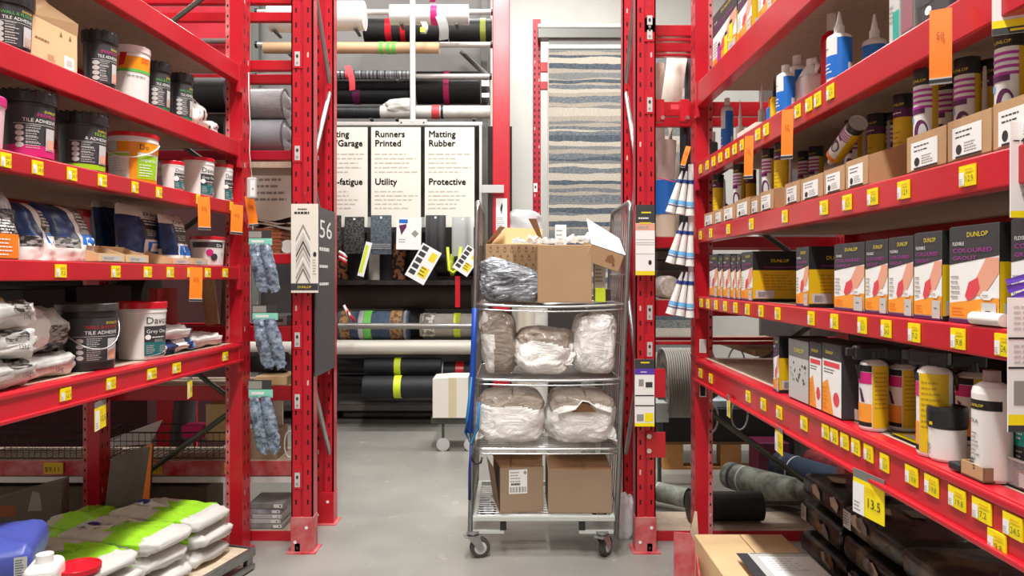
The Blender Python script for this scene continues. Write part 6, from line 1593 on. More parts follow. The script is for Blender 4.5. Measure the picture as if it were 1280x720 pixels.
SR = mat('ribbed_silver', (176, 180, 184), .25, .6, rgb2=(60, 64, 70), vscale=60, stretch=(1, .02, .02), detail=0)  # light and dark bands paint the sheen of the ribs
PWR = mat('paper_roll', (244, 242, 236), .5); KR = mat('kraft_tube', (214, 176, 136), .6, vary=.05)
WF = mat('white_wrap', (214, 214, 208), .25, vary=.12, vscale=8, bump=.6, bscale=14)
roll('black roll high behind the white paper roll, with red straps', 456, 560, 24, 53, 6.9, BF, straps=[(487, 8, REDB), (505, 6, REDB)], group=None)
roll('black roll high at right with olive strap', 562, 615, 24, 54, 6.9, BF, straps=[(604, 7, mat('olive_strap', (150, 164, 60), .5))])
roll('big white paper roll at the upper left of the display', 394, 456, 2, 38, 6.5, PWR, endm=CREAM)
roll('white six-sided wrapped roll with a hot pink strap', 488, 586, 6, 31, 6.4, PAPER, sides=6, straps=[(543, 8, PINK)])
roll('white bulky roll half hidden behind the left perforated frame', 338, 392, 4, 40, 6.45, PWR, endm=CREAM)
roll('brown paper tube with a green tape wrap', 330, 549, 53, 67, 6.45, KR, name='paper_tube', cat='tube', straps=[(477, 5, GREENT), (486, 5, GREENT), (493, 5, GREENT)], endm=CARDD)
roll('silver ribbed matting roll with an orange-red band', 398, 515, 88, 99, 6.4, SR, straps=[(437, 9, REDL)])
roll('large black ribbed roll below the silver one', 398, 598, 97, 113, 6.75, BR, group='large black matting rolls')
roll('large black roll with a magenta band right of the white pole', 522, 601, 90, 130, 6.84, BF, straps=[(559, 7, mat('strap_magenta', (190, 30, 100), .5))], group='large black matting rolls')
roll('black roll low left just above the printed boards', 398, 512, 110, 130, 6.8, BN, straps=[(447, 9, mat('strap_plum', (120, 30, 90), .5))], group='large black matting rolls')
roll('dark roll with its right half wrapped in white film and a red band', 398, 476, 133, 148, 6.5, BR)
t = roll('white film-wrapped roll with a red band above the printed boards', 476, 613, 132, 148, 6.5, WF, straps=[(545, 10, REDL), (553, 3, BLACK)])
m = MB(); crumple(m, (X(500, 6.5) - t.location.x, -.02, .05), (.14, .06, .07), 3.3, 20, .2, .9, mt=WF); m.build('gathered_wrap', t)
# loose straps and tags hanging among the rolls
for (px, ya, yb, Y, w_, mt, l, tilt) in ((437, 86, 117, 6.3, .05, REDL, 'orange-red strap loop hanging from the silver ribbed roll', -.2), (551, 25, 55, 6.3, .08, mat('tag_smoke', (140, 138, 136), .35), 'grey curled tag hanging below the hot pink strap', -.15), (531, 32, 47, 6.35, .05, LGREY, 'small grey and yellow tag left of the pink strap', .05), (541, 0, 8, 6.3, .05, PINK, 'hot pink strap end hanging from the top of the photo', .0)):
    h = (yb - ya) / F * Y
    t = thing('hanging_strap', l, 'strap', (X(px, Y), Y - .1, Z(ya, Y)), 0, rot=(0, tilt, 0))
    m = MB(); m.grid(lambda u, v: ((u - .5) * w_ + .02 * math.sin(v * 3), -.02 * math.sin(v * PI), -h * v), 3, 10, mt); m.build('strap_band', t)
    if px == 531: m = MB(); m.rect(fmap(-.03), -w_ * .4, -h * .95, w_ * .4, -h * .55, LIME); m.build('yellow_square', t)
# printed boards in a hanging frame -----------------------------------------
t = thing('sign_gantry', 'white hanging sign frame with a tall suspension pole', 'frame', (X(510, YB), YB, Z(157, YB)), 0)
oX = X(510, YB); oZ = Z(157, YB)
MB().bbox(X(404, YB) - oX, X(603, YB) - oX, -.012, .012, 0, .03, RODM, .003).build('top_bar', t)
MB().bbox(X(599, YB) - oX, X(602.5, YB) - oX, -.01, .01, Z(275, YB) - oZ, 0, RODM, .003).build('side_bar', t)
MB().tube((X(516, YB) - oX, 0, .03), (X(515, YB) - oX, 0, 3.0), .024, mat('pole_white', (226, 226, 222), .35), 14).build('pole', t)
m = MB(); m.bbox(X(499, YB) - oX, X(534, YB) - oX, -.02, -.012, 0, .05, LGREY, .002)
for px in (502, 530): m.disc(fmap(-.02), X(px, YB) - oX, .02, .008, .008, TEXT, .001)
m.build('clamp_plate', t); m = MB(); m.bbox(X(412, YB) - oX, X(421, YB) - oX, -.02, -.012, 0, .04, LGREY, .002); m.build('clamp_plate', t)
m = MB(); m.bbox(X(602, YB) - oX, X(630, YB) - oX, -.05, -.03, Z(242, YB) - oZ, Z(232, YB) - oZ, LGREY, .003); m.build('wall_arm', t)
def board(label, pa, pb, lines, l2):
    Y = YB - .03; t = thing('hanging_sign', label, 'sign', (X((pa + pb) / 2, Y), Y, Z(159, Y)), 0, 'cream printed boards'); w_ = (pb - pa) / F * Y; h = (284 - 159) / F * Y
    MB().bbox(-w_ / 2, w_ / 2, -.004, .004, -h, 0, CREAM, .001, 1).build('board_face', t)
    u0 = -w_ / 2 + .03; s_ = F / Y
    def z(y): return -(y - 159) / s_
    m = MB(); mp = fmap(-.004)
    def bt(s, y):
        for dx, dz in ((0, 0), (.004, 0), (.002, .003), (.002, -.003)): m.text(lambda u, v, o: mp(u + dx, v + dz, o), s, u0, z(y), .076, TEXT, .001, maxw=w_ * .82)
    for i, s in enumerate(lines): bt(s, 171.5 + i * 11.5)
    m.lines(mp, u0, z(190), w_ / 2 - .02, z(218), 5, mat('print_taupe', (190, 182, 168), .6), th=.28, rnd=random.Random(pa))
    bt(l2, 231)
    m.lines(mp, u0, z(237), w_ / 2 - .02, z(263), 5, MATS['print_taupe'], th=.28, rnd=random.Random(pa + 1)); m.build('lettering', t)
board('cream printed board headed Matting and Garage, behind the left frame', 398, 459.5, ['Matting', 'Car/Garage'], 'Anti-fatigue')
board('cream printed board headed Runners Printed', 464, 526, ['Runners', 'Printed'], 'Utility')
board('cream printed board headed Matting Rubber', 531, 593, ['Matting', 'Rubber'], 'Protective')
# sample strips ---------------------------------------------------------------
def ptn(name, c1, c2, sc, st=(1, 1, 1)): return mat(name, c1, .6, rgb2=c2, vscale=sc, stretch=st, detail=1, sharp=True)
DIAM = ptn('diamond_black', (70, 70, 70), (20, 20, 20), 60); DEN = mat('denim', (96, 106, 116), .8, rgb2=(52, 60, 70), vscale=60); RIB = mat('rib_black', (58, 58, 60), .5, rgb2=(26, 26, 28), vscale=30, stretch=(1, .01, .01), detail=0); CLR = mat('rib_clear', (206, 208, 206), .2, rgb2=(150, 154, 154), vscale=16, stretch=(1, .01, .01), detail=0, alpha=.8)
sr = thing('sample_rail', 'pale grey rail carrying the matting sample strips', 'rail', (X(510, YB), YB + .05, Z(278, YB)), 0)
MB().bbox(X(412, YB) - oX, X(600, YB) - oX, 0, .03, -.04, .05, LGREY, .003).build('rail_bar', sr)
for (pa, pb, ya, yb, mt, l) in ((418, 426, 269, 318, DIAM, 'narrow black sample strip beside the left frame'), (431, 455, 271, 317, DIAM, 'black diamond-textured sample strip'), (464, 489, 269, 318, DEN, 'grey-blue woven sample strip with stripes near its foot'), (532, 557, 269, 317, RIB, 'black ribbed rubber sample strip'), (565, 592, 271, 320, CLR, 'clear ribbed plastic sample strip')):
    Y = YB - .08; w_ = (pb - pa) / F * Y; h = (yb - ya) / F * Y
    t = thing('hanging_sample', l, 'sample', (X((pa + pb) / 2, Y), Y, Z(ya, Y)), 0, 'matting sample strips')
    m = MB(); m.grid(lambda u, v: ((u - .5) * w_, -.02 * math.sin(v * PI * .9), -h * v), 2, 10, mt); m.grid(lambda u, v: ((u - .5) * w_, .02 + .0 * v, -h * v), 2, 2, mt); m.build('strip', t)
    if mt is DEN:
        m = MB()
        for k in range(3): m.rect(fmap(-.03), -w_ / 2, -h * (.74 + .05 * k), w_ / 2, -h * (.75 + .05 * k), LGREY)
        m.build('stripes', t)
    if pb - pa > 15: m = MB(); m.disc(fmap(-.003), 0, -.02, .01, .01, PAPER, .002); m.build('eyelet', t)
def tagc(label, cx, cy, w_, h_, ang, Y, art):
    wv, hv = w_ / F * Y, h_ / F * Y
    t = thing('hanging_tag', label, 'tag', (X(cx, Y), Y, Z(cy, Y)), 0, 'large white tags hung on the matting display', rot=(0, ang, 0))
    MB().box(-wv / 2, wv / 2, 0, .003, -hv / 2, hv / 2, PAPER).build('card', t); m = MB(); art(m, fmap(0), wv, hv); m.build('print', t)
def ta(m, mp, w, h): m.rect(mp, -w * .4, h * .32, -w * .05, h * .44, BLUE); m.poly(mp, [(-w * .4, h * .25), (-w * .1, h * .3), (-w * .1, h * .2), (-w * .3, -h * .05), (-w * .35, h * .1)], PURD, .001); m.disc(mp, w * .25, 0, w * .15, h * .12, GREYT, .001, 4); m.lines(mp, -w * .4, -h * .15, 0, -h * .3, 2, GREYT)
def tb_(m, mp, w, h):
    for k in range(5): m.rect(mp, -w * .42, h * (.33 - .18 * k), -w * .12, h * (.46 - .18 * k), CHAR)
    m.rect(mp, 0, -h * .35, w * .4, -h * .05, YELB); m.rect(mp, w * .1, h * .15, w * .4, h * .4, YELB); m.lines(mp, .0, -h * .05, w * .38, -h * .33, 3, TEXT, off=.001)
tagc('white tag with blue corner print beside the woven sample strip', 511, 292, 31, 40, .02, YB - .14, ta)
tagc('tilted white tag with black squares and yellow prices', 529, 330, 27, 46, .52, YB - .18, tb_)
tagc('tilted white tag half hidden by the cage frame', 584, 326, 22, 34, .6, YB - .18, tb_)
tagc('thin yellow-edged tag hanging edge-on left of the woven strip', 456, 324, 8, 44, .25, YB - .2, lambda m, mp, w, h: m.rect(mp, -w * .4, -h * .4, w * .1, h * .4, LIME))
# rolls standing and lying in the middle of the display
for (px, r_, mt, l) in ((430, 8, ptn('aztec_brown', (150, 96, 60), (20, 18, 18), 24), 'brown patterned runner roll end left'), (447, 12, BF, 'black runner roll left of the woven strip'), (470, 9, WF, 'clear wrapped roll under the yellow-edged tag'), (483, 10, BN, 'dark grey roll below the woven sample strip'), (499, 9, MATS['aztec_brown'], 'brown lattice patterned runner roll'), (517, 9, BF, 'black roll behind the tilted white tag'), (537, 10, BN, 'dark roll behind the ribbed strip')):
    Y = 6.55; r = r_ / F * Y
    t = thing('runner_roll', l, 'roll', (X(px, Y), Y, Z(350, Y)), 0, 'upright runner rolls in the display')
    MB().tube((0, 0, 0), (0, 0, .32 + .1 * (px % 3 == 0)), r, mt, 20).build('roll_body', t)
t = carton('long dark shelf ledge under the upright runner rolls', (X(500, 6.6), 6.62, Z(356, 6.55)), 0, 1.7, .3, .04, BACKD, name='display_ledge', cat='ledge')
t = roll('thick dark brown roll band below the sample strips', 424, 590, 352, 386, 6.85, mat('umber', (92, 84, 80), .6, vary=.2, vscale=1.5))
roll('black roll with a lime loop right of the ribbed strip', 545, 592, 318, 345, 6.6, BN, straps=[(566, 5, LIME)])
for (px, ya, yb, mt, l) in ((567, 306, 341, LIME, 'lime strap loop hanging below the clear ribbed strip'), (572, 345, 384, REDB, 'red strap hanging down the dark gap left of the cage')):
    Y = 6.2; h = (yb - ya) / F * Y; t = thing('hanging_strap', l, 'strap', (X(px, Y), Y, Z(ya, Y)), 0)
    if mt is LIME: MB().path([(-.05, 0, -.02), (-.04, 0, -h * .9), (.0, 0, -h), (.035, 0, -h * .85), (.06, 0, -.02)], .013, mt, 6).build('strap_loop', t)
    else: MB().box(-.02, .02, 0, .004, -h, 0, mt).build('strap_band', t)
RUGB = mat('rug_blue', (84, 104, 128), .8, rgb2=(54, 66, 88), vscale=10); RUGO = ptn('rug_orange', (170, 130, 80), (110, 74, 44), 30); RUGG = mat('rug_greige', (158, 152, 142), .8, vary=.12, vscale=20); LACE = ptn('lace', (206, 200, 188), (120, 114, 106), 26)
roll('rolled blue rug with orange patterned bands and a green tape', 424, 512, 389, 424, 6.55, RUGB, name='rolled_rug', cat='rug', straps=[(434, 12, RUGO), (462, 9, GREENT), (454, 6, LGREY), (497, 14, RUGO), (508, 3, RUGG)])
roll('rolled greige rug with a lace border and lime band', 526, 640, 392, 421, 6.55, RUGG, name='rolled_rug', cat='rug', straps=[(537, 15, LACE), (572, 8, LIME)])
roll('rolled black rug between the blue and the greige rolled rugs', 505, 530, 386, 424, 6.75, BF, name='rolled_rug', cat='rug')
roll('thick white tube lying full width under the rolled rugs', 298, 590, 425, 443, 6.45, mat('tube_cream', (226, 222, 210), .4), name='white_tube', cat='tube')
roll('large navy-black roll with a lime strap in front', 455, 548, 470, 497, 6.35, BN, straps=[(498, 9, LIME)], group='navy-black rolls low in the display')
roll('navy-black roll above and behind the lime-strapped one', 457, 552, 447, 470, 6.5, BN, straps=[(498, 8, LIME)], group='navy-black rolls low in the display')
roll('navy-black roll with grey and red straps at right', 545, 640, 452, 475, 6.6, BN, straps=[(551, 7, LGREY), (575, 10, REDB)], group='navy-black rolls low in the display')
roll('short black roll low beside the left frame', 424, 460, 448, 466, 6.75, BF)
roll('small black roll under the short one beside the left frame', 424, 462, 468, 482, 6.75, BF)
for (a, b, y0, y1, l) in ((425, 540, 500, 512, 'dark roll on the base shelf, upper row'), (430, 600, 513, 522, 'dark roll on the base shelf, lower row')):
    roll(l, a, b, y0, y1, 6.75, mat('umber2', (66, 60, 56), .4, vary=.3), group='dark rolls on the base shelf')
t = thing('red_white_bundle', 'small red and white knotted bundle hanging beside the left frame', 'bundle', (X(430, 6.2), 6.2, Z(392, 6.2)), 0)
m = MB(); 
for k in range(4): m.path([(0, 0, .07), (.02 + .015 * k, -.01, .03 - .02 * k), (.03 + .02 * k, 0, -.02 - .015 * k)], .012, REDB if k % 2 else PAPER, 6)
m.build('cords', t)
t = thing('red_white_bundle', 'red and white knotted bundle beside the left frame, upper one by the samples', 'bundle', (X(427, 6.2), 6.2, Z(322, 6.2)), 0)
m = MB()
for k in range(4): m.path([(-.02, 0, .05 - .02 * k), (.02, -.01, .03 - .02 * k), (.04, 0, .0 - .015 * k)], .012, REDB if k % 2 else PAPER, 6)
m.build('cords', t)
# beige carton on a dolly behind the cage
t = thing('beige_roll_carton', 'cream folded carton standing on a small dolly left of the cage', 'carton', (X(563, 5.6), 5.6, Z(522, 5.6)), 0)
w_ = 22 / F * 5.6; h = 50 / F * 5.6
m = MB(); m.prism([(-w_, h * .97), (-w_, 0.0), (-w_ * .1, -.0), (w_, -.0), (w_, h), (0, h)], -.01, .28, CREAM, M=Matrix(((1, 0, 0, 0), (0, 0, 1, 0), (0, 1, 0, 0), (0, 0, 0, 1)))); m.build('carton', t)
m = MB(); m.rect(fmap(-.01), -w_ * .1, 0, w_ * .35, h, mat('beige_shade', (214, 200, 166), .7)); m.build('fold_panel', t)
t2 = thing('small_dolly', 'dark low dolly with a grey wheel under the cream carton', 'dolly', (X(563, 5.6), 5.62, 0), 0)
MB().bbox(-.15, .2, 0, .3, Z(527, 5.6) - .02, Z(522, 5.6) - .002, DKSTEEL, .004).build('deck', t2)
for x in (-.06, .15):
    m = MB(); m.lathe([(.03, -.015), (.05, -.013), (.05, .013), (.03, .015)], LGREY, 20, M=Matrix.Translation((x, .03, .05)) @ Matrix.Rotation(PI / 2, 4, 'X')); m.build('wheel', t2)
    MB().bbox(x - .01, x + .01, .02, .04, .05, Z(527, 5.6) - .018, DKSTEEL, .002).build('wheel_stem', t2)
# white ribbed rolls behind the cage, clear wrapped bundle
for (px, r_, y0, y1, mt, l) in ((657, 12, 384, 520, mat('ribbed_white', (220, 214, 200), .5, rgb2=(186, 178, 162), vscale=14, stretch=(1, 1, .01), detail=0), 'upright ribbed cream roll standing behind the cage'), (676, 9, 384, 512, WF, 'upright film-wrapped roll behind the cage, right of the ribbed one'), (735, 9, 470, 520, GREYP, 'grey upright roll seen between the cage shelves')):
    Y = 5.6; r = r_ / F * Y; t = thing('upright_roll', l, 'roll', (X(px, Y), Y, .0), 0)
    MB().tube((0, 0, 0), (0, 0, Z(y0, Y)), r, mt, 24).build('roll_body', t)
t = carton('tall dark cabinet-like stack of black foam behind the cage', (X(712, 6.2), 6.3, 0), 0, .82, .5, Z(372, 6.1), BACKD, name='foam_stack', cat='stack')
t = carton('cream board low behind the cage at left', (X(630, 5.9), 5.9, 0), 0, .25, .1, Z(486, 5.9), CREAM, name='cream_board', cat='board')
t = thing('film_bundle', 'greyish clear film bundle behind the cage between pillar and perforated post', 'bundle', (X(652, 6.5), 6.5, Z(292, 6.5)), 0)
m = MB(); crumple(m, (0, 0, .08), (.18, .1, .13), 8.8, 24, .12, .8, mt=FILMW); m.build('film_wrap', t)
# hanging striped rug and its rail ------------------------------------------
YG = 6.6
t = thing('hanging_rug', 'blue, grey and cream striped woven rug hanging as a long panel', 'rug', (X(732, YG), YG, 0), 0)
w_ = 46 / F * YG; rr = random.Random(11)
cols = [mat('wv_cream', (204, 196, 182), .95, rgb2=(174, 166, 152), vscale=60, stretch=(1, 1, 3)), mat('wv_sand', (182, 172, 156), .95, rgb2=(150, 144, 134), vscale=50, stretch=(1, 1, 3)), mat('wv_grey', (140, 142, 140), .95, rgb2=(108, 112, 114), vscale=50, stretch=(1, 1, 3)), mat('wv_blue', (82, 96, 108), .95, rgb2=(136, 138, 138), vscale=34, stretch=(1, 1, 3)), mat('wv_navy', (62, 72, 84), .95, rgb2=(98, 108, 116), vscale=34, stretch=(1, 1, 3)), mat('wv_slate', (84, 94, 98), .95, rgb2=(146, 144, 136), vscale=34, stretch=(1, 1, 3))]
# (row, thickness px, colour)
seq = [(60, 5, 2), (65, 4, 1), (69, 3, 4), (72, 7, 0), (79, 7, 4), (86, 5, 1), (91, 7, 2), (98, 2, 1), (100, 4, 4), (104, 2, 1), (106, 5, 3), (111, 4, 0), (115, 5, 1), (120, 8, 3), (128, 5, 1), (133, 2, 2), (135, 10, 0), (145, 6, 1), (151, 3, 2), (154, 4, 1), (158, 4, 3), (162, 2, 0), (164, 5, 3), (169, 8, 4), (177, 5, 0), (182, 5, 2), (187, 5, 1), (192, 5, 3), (197, 4, 4), (201, 4, 2), (205, 5, 0), (210, 7, 3), (217, 9, 0), (226, 5, 4), (231, 5, 1), (236, 4, 3), (240, 4, 1), (244, 8, 3), (252, 4, 2), (256, 4, 0), (260, 6, 4), (266, 3, 3), (269, 8, 0), (277, 6, 4), (283, 4, 1), (287, 6, 2), (293, 6, 3), (299, 5, 1), (304, 8, 4), (312, 8, 1), (320, 8, 3), (328, 12, 2), (340, 6, 0), (346, 8, 4), (354, 6, 1), (360, 8, 3), (368, 12, 0), (380, 20, 3)]
m = MB()
for i, (y, th_, c) in enumerate(seq):
    z1_, z0_ = Z(y, YG), Z(y + th_, YG)
    wob = lambda x, s: .020 * noise.noise(Vector((x * 3.2, s * 1.7, 0))) + .006 * noise.noise(Vector((x * 14, s * 1.7, 4)))
    n = 14; vs = []; fs = []
    for k in range(n + 1):
        x = -w_ + 2 * w_ * k / n; vs += [(x, 0, z0_ + wob(x, i + 1)), (x, 0, z1_ + wob(x, i))]
    for k in range(n): fs.append((2 * k, 2 * k + 2, 2 * k + 3, 2 * k + 1))
    m.add(vs, fs, cols[c])
m.box(-w_, w_, .004, .02, Z(400, YG), Z(60, YG), cols[1]); m.build('woven_face', t)
MB().box(-w_ - .01, -w_, -.004, .02, Z(400, YG), Z(60, YG), cols[0]).build('side_binding', t)
MB().bbox(-w_, w_, -.006, .02, Z(61, YG), Z(49, YG), mat('header_clear', (196, 202, 202), .3), .002).build('header_strip', t)
t = thing('rug_rail', 'grey channel rail over the hanging striped rug', 'rail', (X(726, 6.55), 6.55, Z(47, 6.55)), 0)
MB().bbox(-.38, .6, 0, .12, 0, .09, mat('rail_grey', (120, 120, 116), .4, .5), .004).build('channel', t); MB().bbox(-.38, .6, -.01, .0, .09, .12, LGREY, .002).build('top_lip', t)
t = thing('hanging_rug', 'second striped rug panel seen past the right perforated frame', 'rug', (X(834, 6.9), 6.9, 0), 0)
m = MB(); 
for i in range(40):
    z0_ = Z(440 - i * 10, 6.9); m.box(-.17, .30, 0, .02, z0_, z0_ + .0748, cols[(i * 5 + 2) % 6])
m.build('woven_face', t)
# right background: upright rolls, rope spools, pallet with black block ------------
CRM = mat('roll_cream', (232, 224, 208), .5); PNK = mat('roll_taupe', (176, 156, 146), .5, vary=.1); GRP = mat('roll_slate_wrap', (84, 88, 96), .25, vary=.3, vscale=8)
for (p0, p1, r_, ya, yb, Y, mt, l) in ((842, 846, 12.5, 72, 290, 4.12, CRM, 'cream upright roll leaning among the tall rolls by the right frame'), (862, 864, 8, 74, 290, 4.15, GRP, 'slate film-wrapped upright roll beside the cream one'), (824, 824, 7, 80, 290, 4.2, PNK, 'taupe upright roll next to the perforated frame'), (855, 856, 6, 150, 290, 4.05, BN, 'dark upright roll below the beam at right')):
    t = thing('upright_roll', l, 'roll', (X(p0, Y), Y, Z(295.5, 3.722) + .002), 0, 'tall upright rolls by the right frame'); z = Z(ya, Y) - t.location.z
    if mt is CRM: MB().path([(0, 0, 0), (-.02, 0, z * .4), (-.015, 0, z * .75), (.02, 0, z)], r_ / F * Y, mt, 20).build('roll_body', t)
    else: MB().tube((0, 0, 0), (X(p1, Y) - X(p0, Y), 0, z), r_ / F * Y, mt, 20).build('roll_body', t)
Y = 3.86; t = thing('blue_tub', 'bright blue film sleeve around a standing roll behind the hanging tubes', 'sleeve', (X(832, Y), Y, Z(295.5, 3.722) + .002), 0)
MB().tube((0, 0, 0), (0, 0, .12), 12 / F * Y, mat('beige_sleeve', (214, 200, 180), .5), 20).build('lower_sleeve', t); MB().tube((0, 0, .12), (0, 0, Z(226, Y) - t.location.z), 13 / F * Y, BLUE, 20).build('blue_sleeve', t)
MB().tube((0, 0, Z(226, Y) - t.location.z), (.01, 0, Z(176, Y) - t.location.z), 11 / F * Y, PNK, 20).build('upper_roll', t)
NET = mat('net_white', (222, 214, 204), .6, rgb2=(180, 170, 158), vscale=40)
zb = Z(374, 3.722) + .002
for px, r_, Y, l in ((832, 14, 3.85, 'white net roll lying end-on above the beam, front one'), (848, 12, 4.05, 'white net roll lying end-on behind the hanging tubes')):
    r = r_ / F * Y; t = thing('net_roll', l, 'roll', (X(px, Y), Y, zb + r), 0, 'white net rolls')
    MB().lathe([(0, -.1), (r * .8, -.1), (r, -.07), (r, .08), (r * .8, .1), (0, .1)], NET, 24, M=Matrix.Rotation(PI / 2, 4, 'X')).build('roll_body', t)
for k in range(4):
    Y = 4.02; t = thing('grey_bale', 'grey folded bale behind the hanging tubes, %s of four' % ('lowest', 'second lowest', 'second highest', 'topmost')[k], 'bale', (X(842, Y), Y, Z(374, 3.722) + .1 + k * .052), 0, 'grey folded bales')
    if k == 0: t.location.z = Z(374, 3.722) + .1
    MB().bbox(-.1, .12, -.06, .1, 0, .05, mat('bale_%s' % ('a', 'b')[k % 2], ((122, 118, 110), (98, 100, 98))[k % 2], .7, vary=.2), .01, 2).build('bale_body', t)
MB().bbox(X(822, 4.0), X(866, 4.0), 3.92, 4.12, Z(374, 3.722) + .002, Z(374, 3.722) + .098, mat('crate_grey', (100, 96, 92), .6), .004).build('grey_crate'); tag(COL.objects['grey_crate'], 'grey crate under the folded bales behind the net rolls', 'crate')
Y = 4.75; t = thing('wire_spool', 'big spool of grey coiled wire above the black block', 'spool', (X(850, Y), Y, Z(478, Y)), 0)
r = 46 / F * Y; h = 22 / F * Y; COIL = mat('coil_grey', (150, 144, 134), .45, .3, rgb2=(80, 76, 70), vscale=24, stretch=(.03, 1, 1), detail=0)
m = MB(); n = 26
m.lathe([(r * .86, -h), (r * .9, -h * .6), (r * .88, 0), (r * .9, h * .7), (r * .84, h)], COIL, 32, M=Matrix.Rotation(PI / 2, 4, 'Y')); m.build('coil_body', t)
m = MB()
for k in range(16): x = -h + 2 * h * k / 16; m.path([(x + .004 * math.sin(a), r * .92 * math.cos(a * PI / 12), r * .92 * math.sin(a * PI / 12)) for a in range(25)], .007, GREYT, 5)
m.build('wire_turns', t)
for (dx, dz) in ((.10, .15), (.12, -.18), (.28, .16), (.30, -.16)):
    m = MB(); m.path([(dx + .05 * math.cos(a * PI / 8), -.27, dz + .09 * math.sin(a * PI / 8)) for a in range(17)], .006, GREYT, 5); m.build('wire_loop', t)
for dx in (-h - .02, h + .02): MB().bbox(dx - .01, dx + .01, -.02, .02, -t.location.z, 0, DKSTEEL, .002).build('stand_leg', t)
MB().tube((-h - .03, 0, 0), (h + .03, 0, 0), .012, DKSTEEL, 8).build('axle', t)
Y = 5.1; t = carton('large black block on a timber pallet past the right frame', (X(905, Y), Y + .25, Z(552, Y)), 0, .84, .5, Z(511, Y) - Z(552, Y), BKF, name='black_block', cat='block')
pt = thing('timber_pallet', 'timber pallet under the black block', 'pallet', (X(905, Y), Y, 0), 0)
zp = Z(552, Y) - .002
for (a, b) in ((-.42, -.28), (-.02, .12), (.28, .42)): MB().bbox(a, b, 0, .12, .02, zp - .018, PLY, .003).build('pallet_block', pt)
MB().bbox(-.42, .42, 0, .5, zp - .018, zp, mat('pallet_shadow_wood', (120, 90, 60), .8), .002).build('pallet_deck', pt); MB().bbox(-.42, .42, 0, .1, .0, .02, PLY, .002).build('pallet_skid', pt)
t = carton('plum film-wrapped block right of the black block', (X(942, 4.9) + .1, 4.9, Z(552, 5.1)), 0, .2, .2, .25, mat('plum_film', (96, 20, 56), .4), name='plum_block', cat='block')
t.location.z = 0; 
t = carton('pale blue and white sheet pack lying on top of the black block', (X(890, 5.1), 5.3, Z(511, 5.1) + .002), 0, .8, .3, .045, mat('pack_pale', (170, 186, 196), .5, rgb2=(110, 116, 120), vscale=5), name='sheet_pack', cat='pack')
t = carton('grey striped carton stack seen between the two lowest right shelves', (2.25, 5.0, 0), 0, .6, .3, 1.22, mat('dim_stack', (92, 84, 80), .7, rgb2=(60, 54, 54), vscale=3), name='carton_stack', cat='stack')
t = carton('white flat pack low left of the black block', (X(826, 4.6), 4.7, Z(528, 4.6)), 0, .1, .2, .12, mat('pack_mist', (180, 188, 184), .5), name='white_pack', cat='pack')
# supports for what stands mid-air on the rack bays
# hanging tube sachets at the right frame
SLV = mat('sleeve_clear', (236, 238, 240), .2, alpha=.6)
tidx = ['left', 'middle', 'right']
for g, (y0, y1, l) in enumerate(((214, 270, 'upper'), (278, 333, 'middle'), (340, 397, 'lower'))):
    for k in range(3):
        Y = 3.46; xa_, xb_ = X(853 + 5.5 * k, Y), X(837 + 12.5 * k, Y); za, zb_ = Z(y0, Y), Z(y1 - 3 + 2 * k, Y)
        t = thing('sachet_tube', '%s white and blue tube of the %s bunch hanging at the right upright' % (tidx[k], l), 'tube', (xa_, Y, za), 0, 'white and blue tubes hanging in bunches')
        d = Vector((xb_ - xa_, 0, zb_ - za)); L_ = d.length
        M = d.to_track_quat('Z', 'Y').to_matrix().to_4x4()
        m = MB(); m.tube((0, 0, 0), (0, 0, L_ * .25), .004, SLV, 12, r1=.012, M=M); m.tube((0, 0, L_ * .25), (0, 0, L_ * .98), .012, WHITE, 14, r1=.022, M=M); m.build('tube_body', t)
        m = MB(); m.tube((0, 0, L_ * .2), (0, 0, L_ * .28), .0125, BLUED, 14, r1=.0145, cap=False, M=M); m.tube((0, 0, L_ * .68), (0, 0, L_ * .77), .0195, BLUEL, 14, r1=.0205, cap=False, M=M); m.tube((0, 0, L_ * .80), (0, 0, L_ * .82), .0212, BLUED, 14, r1=.022, cap=False, M=M); m.build('blue_print', t)
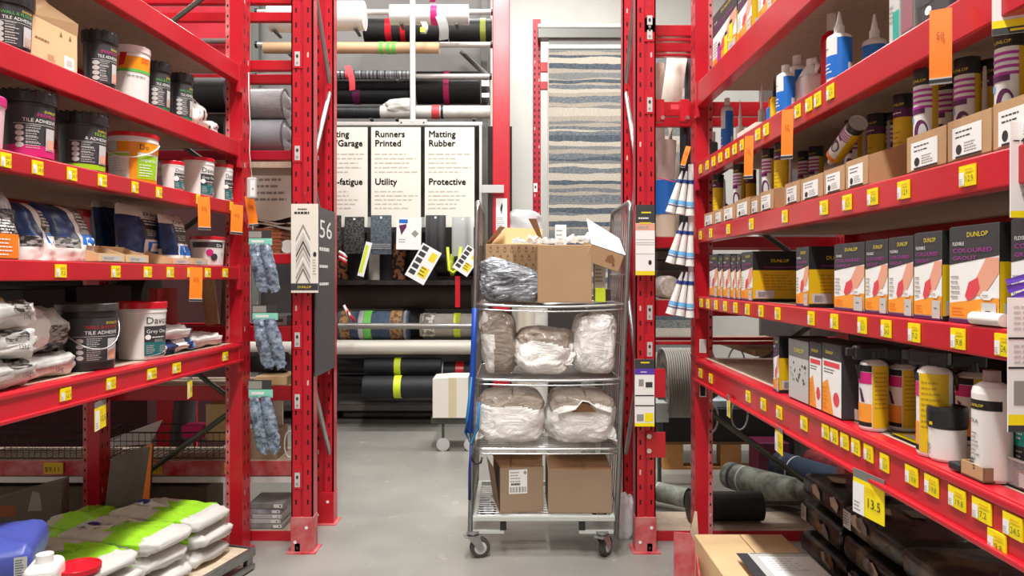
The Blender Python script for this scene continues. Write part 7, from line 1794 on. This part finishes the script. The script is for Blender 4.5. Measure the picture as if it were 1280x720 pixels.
t = thing('clip_strip', 'clear hanging strip holding the bunches of tubes at the right upright', 'strip', (X(864, 3.47), 3.475, Z(396, 3.47)), 0)
MB().box(-.012, .012, 0, .002, 0, Z(205, 3.47) - Z(396, 3.47), SLV).build('strip_body', t); m = MB(); m.path([(0, 0, .6), (-.06, 0, .63), (-.16, 0, .655)], .0022, REDB, 4); m.build('red_tie', t)
# hanging signs on the right frame
def s1(m, mp, w, h):
    m.rect(mp, -w / 2, h * .74, w / 2, h, CHAR); m.rect(mp, -w * .2, h * .88, w * .3, h * .9, YELB, .001); m.lines(mp, -w * .35, h * .84, w * .4, h * .78, 1, PAPER, off=.001); m.rect(mp, -w * .3, h * .73, w * .3, h * .75, YELB, .0015)
    m.rect(mp, -w / 2, h * .64, w / 2, h * .73, FLESH); m.rect(mp, -w * .45, h * .66, w * .2, h * .7, BOARD, .001)
    for v in (.5, .46, .43, .3): m.rect(mp, -w * .48, h * v, w * .48, h * (v + .006), GREYT, .001)
    m.disc(mp, w * .25, h * .18, .008, .012, TEXT, .001); m.rect(mp, -w / 2, 0, w / 2, h * .06, YELB, .001)
def s2(m, mp, w, h):
    m.rect(mp, -w / 2, h * .86, w / 2, h, CHAR); m.rect(mp, -w * .2, h * .94, w * .25, h * .96, YELB, .001); m.rect(mp, -w / 2, h * .77, w / 2, h * .86, PURB, .0005); m.lines(mp, -w * .2, h * .83, w * .25, h * .79, 1, PAPER, off=.001)
    m.rect(mp, -w * .3, h * .6, -w * .05, h * .7, GREYT, .001); m.rect(mp, w * .05, h * .58, w * .4, h * .66, CHAR, .001)
    for v in (.45, .3): m.rect(mp, -w * .48, h * v, w * .48, h * (v + .018), TEXT, .001)
    m.rect(mp, -w * .4, h * .08, -w * .05, h * .18, GREYT, .001); m.rect(mp, 0, h * .07, w * .45, h * .2, YEL, .001); m.rect(mp, -w / 2, 0, w / 2, h * .05, YEL, .0015)
hsign('white info sign with black head and yellow foot hanging on the right frame, upper one', 794.5, 818.5, 256, 344, 3.5, s1)
hsign('white info sign with purple band and yellow price hanging on the right frame, lower one', 793.5, 818, 449, 533, 3.5, s2)
